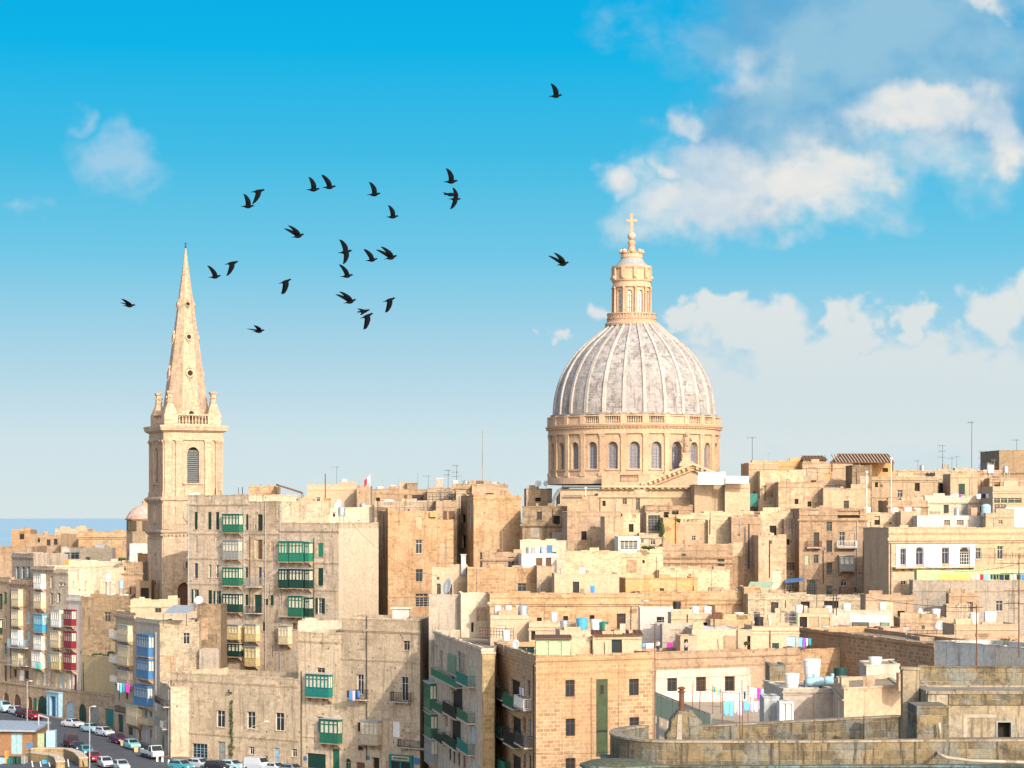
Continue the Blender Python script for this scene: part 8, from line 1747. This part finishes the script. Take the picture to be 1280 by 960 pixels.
def yard():
    z0 = lambda Y: GZ(Y)
    Y = 345; wl = [(X(33,Y),Y),(X(48,Y-2),Y-2),(X(60,Y-3.5),Y-3.5),(X(68,Y-7),Y-7),(X(70,Y-13),Y-13)]
    wallbox('stone_wall', 'low curved stone wall in the yard, left part', wl, z0(Y)-.5, ZP(941, Y), 1.2, 'brickp', cap=(.12, .05, 'lit'))
    wl = [(X(38,350),350),(X(60,351),351),(X(80,350),350),(X(92,345),345),(X(99,337),337)]
    wallbox('stone_wall', 'long curved tan stone wall beside the left row of cars', wl, z0(Y)-.5, ZP(937.5, 349), 1.2, 'brickp', cap=(.12, .05, 'lit'))
    for px, yt, lab in ((74,946,'short pale post at the left of the curved wall'),(86,949,'white crooked post near the red car'),(41,951,'first white stake leaning in the yard'),(51.5,952,'second white stake leaning in the yard'),(62.5,953,'third white stake leaning in the yard'),(105,951,'dark bollard by the kerb row')):
        Yp = 337; x = X(px, Yp); r = thing('post', lab, 'post', (x, Yp, z0(Yp))); m = MB(); m.cyl((x, Yp, z0(Yp)), (x-.15, Yp, ZP(yt, Yp)), .09, .08, 6); m.build('post', 'wwhite' if 'dark' not in lab else 'iron', r)
    x, y, z = XZ(37.5, 932, 344); r = thing('blue_box', 'bright blue box on a thin pole in the yard', 'box', (x, y, z0(y))); m = MB(); m.box((x, y, z), (.95, .5, .7)); m.build('box', 'wblue', r); m = MB(); m.cyl((x, y, z0(y)), (x, y, z-.35), .05, None, 6); m.build('pole', 'iron', r)
    rng = random.Random(8)
    for px, py, w_, h_, c, lab in ((5,950,1.1,.9,'wpblue','pale folded chairs stacked far left in the yard'),(13,951,.9,.8,'wteal','dark teal crate left of the green bin'),(22,952,1.2,1.0,'wdgreen','dark green bin in the yard'),(30,953,.8,1.2,'wgrey','grey leaning rack beside the green bin'),(8,940,.35,1.9,'orangepaint','red and white barrier pole leaning on the kiosk'),(58,956,1.3,.6,'wcyan','pale blue dinghy shape half hidden at the bottom edge')):
        Yp = 341; x, y, z = XZ(px, py, Yp); r = thing('yard_item', lab, 'yard item', (x, y, z0(y))); m = MB(); n = 3 if w_ > .5 else 1
        for k in range(n): m.box((x-w_/2+w_*(k+.5)/n, y+rng.uniform(-.2,.2), z0(y)+h_*.5), (w_/n*.85, .7, h_*rng.uniform(.8, 1.1)), rng.uniform(-.3, .3))
        m.build('item', c, r)
    x, y, z = XZ(146, 956, 339); r = thing('parasol', 'blue and yellow parasol at the bottom edge beside the white car', 'parasol', (x, y, z0(y))); m = MB(); m.lathe([(1.15, z-.35), (1.1, z-.25), (.5, z+.25), (.05, z+.5)], (x, y, 0), 8); m.build('canopy', 'wcyan', r)
    m = MB(); m.lathe([(1.17, z-.62), (1.16, z-.352), (1.12, z-.352), (1.12, z-.62)], (x, y, 0), 8, False); m.build('valance', 'wyellow', r); m = MB(); m.cyl((x, y, z0(y)), (x, y, z+.3), .05, None, 6); m.build('pole', 'wwhite', r)
    for i, (px, py) in enumerate(((196.5,949.5),(203,950),(211,953.5))):
        Yp = gy(py+2.5); x = X(px, Yp); r = thing('bollard', 'small white bollard, %s of three in front of the truck' % ('first','second','third')[i], 'bollard', (x, Yp, GZ(Yp)), 'white bollards by the truck'); m = MB(); m.lathe([(.16, GZ(Yp)), (.16, GZ(Yp)+.6), (.1, GZ(Yp)+.72), (.02, GZ(Yp)+.75)], (x, Yp, 0), 10); m.build('bollard', 'wwhite', r)
    for px, py, lab in ((153.5,930,'yellow plastic bin by the purple car'),(170.5,938,'yellow plastic bin by the flatbed truck')):
        Yp = gy(py+2); x = X(px, Yp); r = thing('bin', lab, 'bin', (x, Yp, GZ(Yp))); m = MB(); m.rings([[(x+a*s, Yp+b*s, GZ(Yp)+h) for a, b in ((-1,-1),(1,-1),(1,1),(-1,1))] for s, h in ((.25,0),(.33,.75),(.36,.8))]); m.build('bin', 'wyellow', r)
yard()
# shop front under the stone house
def shop():
    w = BL['c3']['f'][0]; root = BL['c3']['root']; z = lambda py: w.Z(502, py); m = MB()
    fbox(m, w, w.S(488), w.S(517), z(952), z(943.5), -.35, -.002); fbox(m, w, w.S(488), w.S(490.5), z(975), z(952), -.25, -.002); fbox(m, w, w.S(514.5), w.S(517), z(975), z(952), -.25, -.002); fbox(m, w, w.S(501), w.S(503), z(975), z(952), -.25, -.002); o = m.build('shop_front', 'wteal', root)
    m = MB(); fbox(m, w, w.S(490.5), w.S(514.5), z(975), z(952.5), -.1, -.003); m.build('shop_window', 'glass', o)
    m = MB(); fbox(m, w, w.S(492), w.S(513), z(950.2), z(945.2), -.39, -.351); s = m.build('sign_board', 'wcream', o)
    m = MB(); rng = random.Random(4); a = w.S(493.5)                 # lettering too small to read in the photo: letter-high strokes
    while a < w.S(511.5):
        b = a+rng.uniform(.10, .17); fbox(m, w, a, b, z(949.3), z(946.2), -.40, -.391); a = b+.06
    m.build('lettering', 'wdgreen', s)
    m = MB(); fbox(m, w, w.S(518), w.S(524.5), z(954), z(945.5), -.06, -.002); m.build('sign', 'wblue', root)
    m = MB(); fbox(m, w, w.S(458), w.S(462), z(953), z(948), -.06, -.002); m.build('sign', 'wblue', root)
    w = BL['c2']['f'][0]; m = MB(); n = 14; c = w.S(381.5); r = .33; zc = w.Z(381.5, 948); m.rings([[w.f(c+r*math.cos(2*math.pi*k/n), d, zc+r*math.sin(2*math.pi*k/n)) for k in range(n)] for d in (-.002, -.04)]); m.build('round_sign', 'wblue', BL['c2']['root'])
shop()
# ------------------------------------------------------------------ two people on the roofs
def person(px, py, Y, label, shirt, trousers, h=1.68, arm=0.4, face=0.0):
    x, y, z = XZ(px, py, Y); root = thing('person', label, 'person', (x, y, z), rz=face); root['_w'] = (0,0,0); k = h/1.75
    V = {'pel':(0,0,.95,.15,.11),'wst':(0,0,1.12,.135,.10),'chs':(0,.0,1.34,.17,.115),'nck':(0,0,1.50,.055,.055),'hd0':(0,-.01,1.60,.08,.095),'hd1':(0,-.01,1.70,.075,.09),
     'hl':(-.09,0,.88,.09,.09),'kl':(-.11,-.03,.50,.06,.06),'al':(-.12,.02,.09,.042,.045),'tl':(-.13,-.14,.04,.045,.03),'hr':(.09,0,.88,.09,.09),'kr':(.12,.02,.50,.06,.06),'ar':(.13,.06,.09,.042,.045),'tr':(.14,-.10,.04,.045,.03),
     'sl':(-.20,0,1.42,.055,.055),'el':(-.27,.0,1.14,.042,.042),'wl':(-.24,-arm*.4,.93,.03,.03),'fl':(-.23,-arm*.5,.83,.035,.02),'sr':(.20,0,1.42,.055,.055),'er':(.27,-.04,1.15,.042,.042),'wr':(.20,-arm*.9,1.08,.03,.03),'fr':(.18,-arm*1.1,1.06,.035,.02)}
    E = [('pel','wst'),('wst','chs'),('chs','nck'),('nck','hd0'),('hd0','hd1'),('pel','hl'),('hl','kl'),('kl','al'),('al','tl'),('pel','hr'),('hr','kr'),('kr','ar'),('ar','tr'),('chs','sl'),('sl','el'),('el','wl'),('wl','fl'),('chs','sr'),('sr','er'),('er','wr'),('wr','fr')]
    def skin(name, keys, mat, grow):
        ks = [q for q in V if q in keys]; me = bpy.data.meshes.new(name); me.from_pydata([tuple(c*k for c in V[q][:3]) for q in ks], [(ks.index(a), ks.index(b)) for a, b in E if a in ks and b in ks], [])
        o = bpy.data.objects.new(name, me); COL.objects.link(o); o.parent = root; me.materials.append(mat); md = o.modifiers.new('skin', 'SKIN'); sk = me.skin_vertices[0].data if me.skin_vertices else None
        if sk is None:
            bpy.context.view_layer.objects.active = o; o.select_set(True); bpy.ops.object.mode_set(mode='OBJECT'); o.select_set(False); sk = me.skin_vertices[0].data
        for i, q in enumerate(ks): sk[i].radius = ((V[q][3]+grow)*k, (V[q][4]+grow)*k)
        sk[0].use_root = True; o.modifiers.new('sub', 'SUBSURF').render_levels = 2; md.use_smooth_shade = True; o['_w'] = (0,0,0); return o
    skin('body', V.keys(), plain('skin', (.42,.24,.16), .6, 0, 0), 0)
    skin('shirt', ('pel','wst','chs','sl','el','sr','er'), plain('cloth_'+shirt, CLC[shirt], .85, 0, .06), .018)
    skin('trousers', ('pel','hl','kl','al','hr','kr','ar'), plain('cloth_'+trousers, CLC[trousers], .85, 0, .06), .02)
    m = MB(); m.ball((0, .015*k, 1.70*k), .098*k, 12, 8, 1.05); m.smooth = True; m.build('hair', 'wblack', root)
try:
    person(858, 818.5, 269.5, 'person in black and white top standing by the pinkish roof cabin', 'grey', 'navy', 1.6, .4, .4)
    person(822.5, 817.5, 269, 'person in a white shirt tending the washing behind the rusty pole', 'white', 'navy', 1.6, .6, -.7)
except Exception as ex: print('PERSON', ex)
# ------------------------------------------------------------------ birds
def pigeon(wl, wr, sweep=0.0, fold=.35):
    """wl / wr: lift angle in degrees of the far and near wing; one continuous body with wings grown out of it. +X is forward"""
    mb = MB(); st = [(-.20,.012,.004,0),(-.165,.05,.008,0),(-.12,.035,.015,0),(-.08,.036,.034,-.003),(-.03,.050,.048,-.006),(.03,.052,.050,-.006),(.075,.038,.038,.002),(.10,.026,.026,.012),(.125,.028,.028,.02),(.145,.022,.022,.02),(.158,.008,.008,.016),(.18,.003,.003,.010)]
    n = 12; mb.rings([[(x, w*math.cos(2*math.pi*k/n), z+h*math.sin(2*math.pi*k/n)) for k in range(n)] for x, w, h, z in st])
    for sg, ang in ((1, wl), (-1, wr)):
        a = R(ang); sec = [(0,.07,-.06,.012),(.3,.085,-.055,.009),(.5,.075,-.06,.006),(.75,.03,-.075,.004),(.92,-.02,-.09,.003),(1.0,-.07,-.10,.002)]; rs = []
        for t, le, te, th in sec:
            s = t*.33; bend = a*(1+fold*t); y = sg*(.02+s*math.cos(bend)); z = .015+s*math.sin(bend); xo = -sweep*t*.2
            nrm = Vector((0, -sg*math.sin(bend), math.cos(bend)))*th
            rs.append([(le+xo+nrm.x, y+nrm.y, z+nrm.z), ((le+te)/2+xo, y+nrm.y*1.5, z+nrm.z*1.5), (te+xo, y+nrm.y, z+nrm.z), (te+xo, y-nrm.y, z-nrm.z), ((le+te)/2+xo, y-nrm.y, z-nrm.z), (le+xo, y-nrm.y, z-nrm.z)])
        mb.rings(rs)
    mb.smooth = True; return mb
POSE = dict(up=(74,70,.15), upw=(58,66,.5), down=(-52,-60,.5), mid=(30,-34,.3), spread=(62,-58,.1), flat=(14,22,.8), vee=(40,52,.9))
BM = {}
def bird(px, py, pose, yaw, pitch, label, roll=0, Y=56, s=.92):
    MT('void')
    if pose not in BM:
        o = pigeon(*POSE[pose]).build('pigeon', plain('feather', (.003,.004,.006), .9, 0, .4, 20), None, (0,0,0)); BM[pose] = o; MATS['feather'].node_tree.nodes['Principled BSDF'].inputs['Specular IOR Level'].default_value = .1
    else: o = BM[pose].copy(); COL.objects.link(o)
    s *= .86+.14*((px*7+py*3)%10)/10; o.location = XZ(px, py, Y); o.rotation_euler = (R(roll), R(-pitch), R(yaw)); o.scale = (s, s, s); o.name = 'pigeon'; tag(o, label, 'bird', 'flying pigeons')
for r in [(695,120,'up',4,4,'highest lone pigeon, wings raised, above right of the flock'),(704,330,'vee',25,12,'lone pigeon just left of the lantern'),(564,227,'up',0,2,'pigeon with raised wings at the upper right of the flock'),(564,243,'mid',15,0,'dark pigeon overlapping its neighbour below the raised-wing one',-25),(569,249,'spread',-8,-4,'lowest of the three close pigeons at the upper right of the flock'),
 (468,243,'up',3,4,'pigeon with long raised wings at top centre of the flock'),(491,271,'up',6,3,'pigeon with raised wings below the top centre one'),(412,234,'upw',4,4,'right one of the close pair at the top of the flock'),(392,237,'up',0,2,'left one of the close pair at the top of the flock'),(323,239,'down',10,8,'pigeon with lowered wings at the upper left of the flock'),(310,258,'up',0,0,'pigeon with raised wings just below the upper left one'),
 (373,295,'vee',25,14,'small climbing pigeon left of the flock centre'),(432,315,'spread',5,8,'pigeon with wings spread straight up and down, centre'),(465,325,'upw',6,8,'left one of the two side by side pigeons, centre right'),(489,322,'vee',25,14,'right one of the two side by side pigeons, centre right'),(434,345,'upw',0,6,'pigeon with raised swept wings below the spread one'),(438,377,'vee',22,16,'pale underwing pigeon above the overlapping pair at the bottom'),
 (455,389,'mid',8,8,'upper one of the overlapping pair at the bottom of the flock',-20),(459,395,'down',12,20,'lower one of the overlapping pair at the bottom of the flock'),(487,375,'down',12,16,'pigeon with lowered wings at the lower right of the flock'),(357,352,'down',18,18,'pigeon diving with lowered wings, lower left of centre'),(290,329,'down',10,10,'pigeon with lowered wings right of the spire'),(269,346,'upw',0,6,'pigeon with raised wings right of the spire, lower'),
 (162,382,'flat',12,2,'lone pigeon left of the spire'),(324,414,'flat',25,8,'lowest pigeon, gliding right of the spire')]:
    bird(*r)
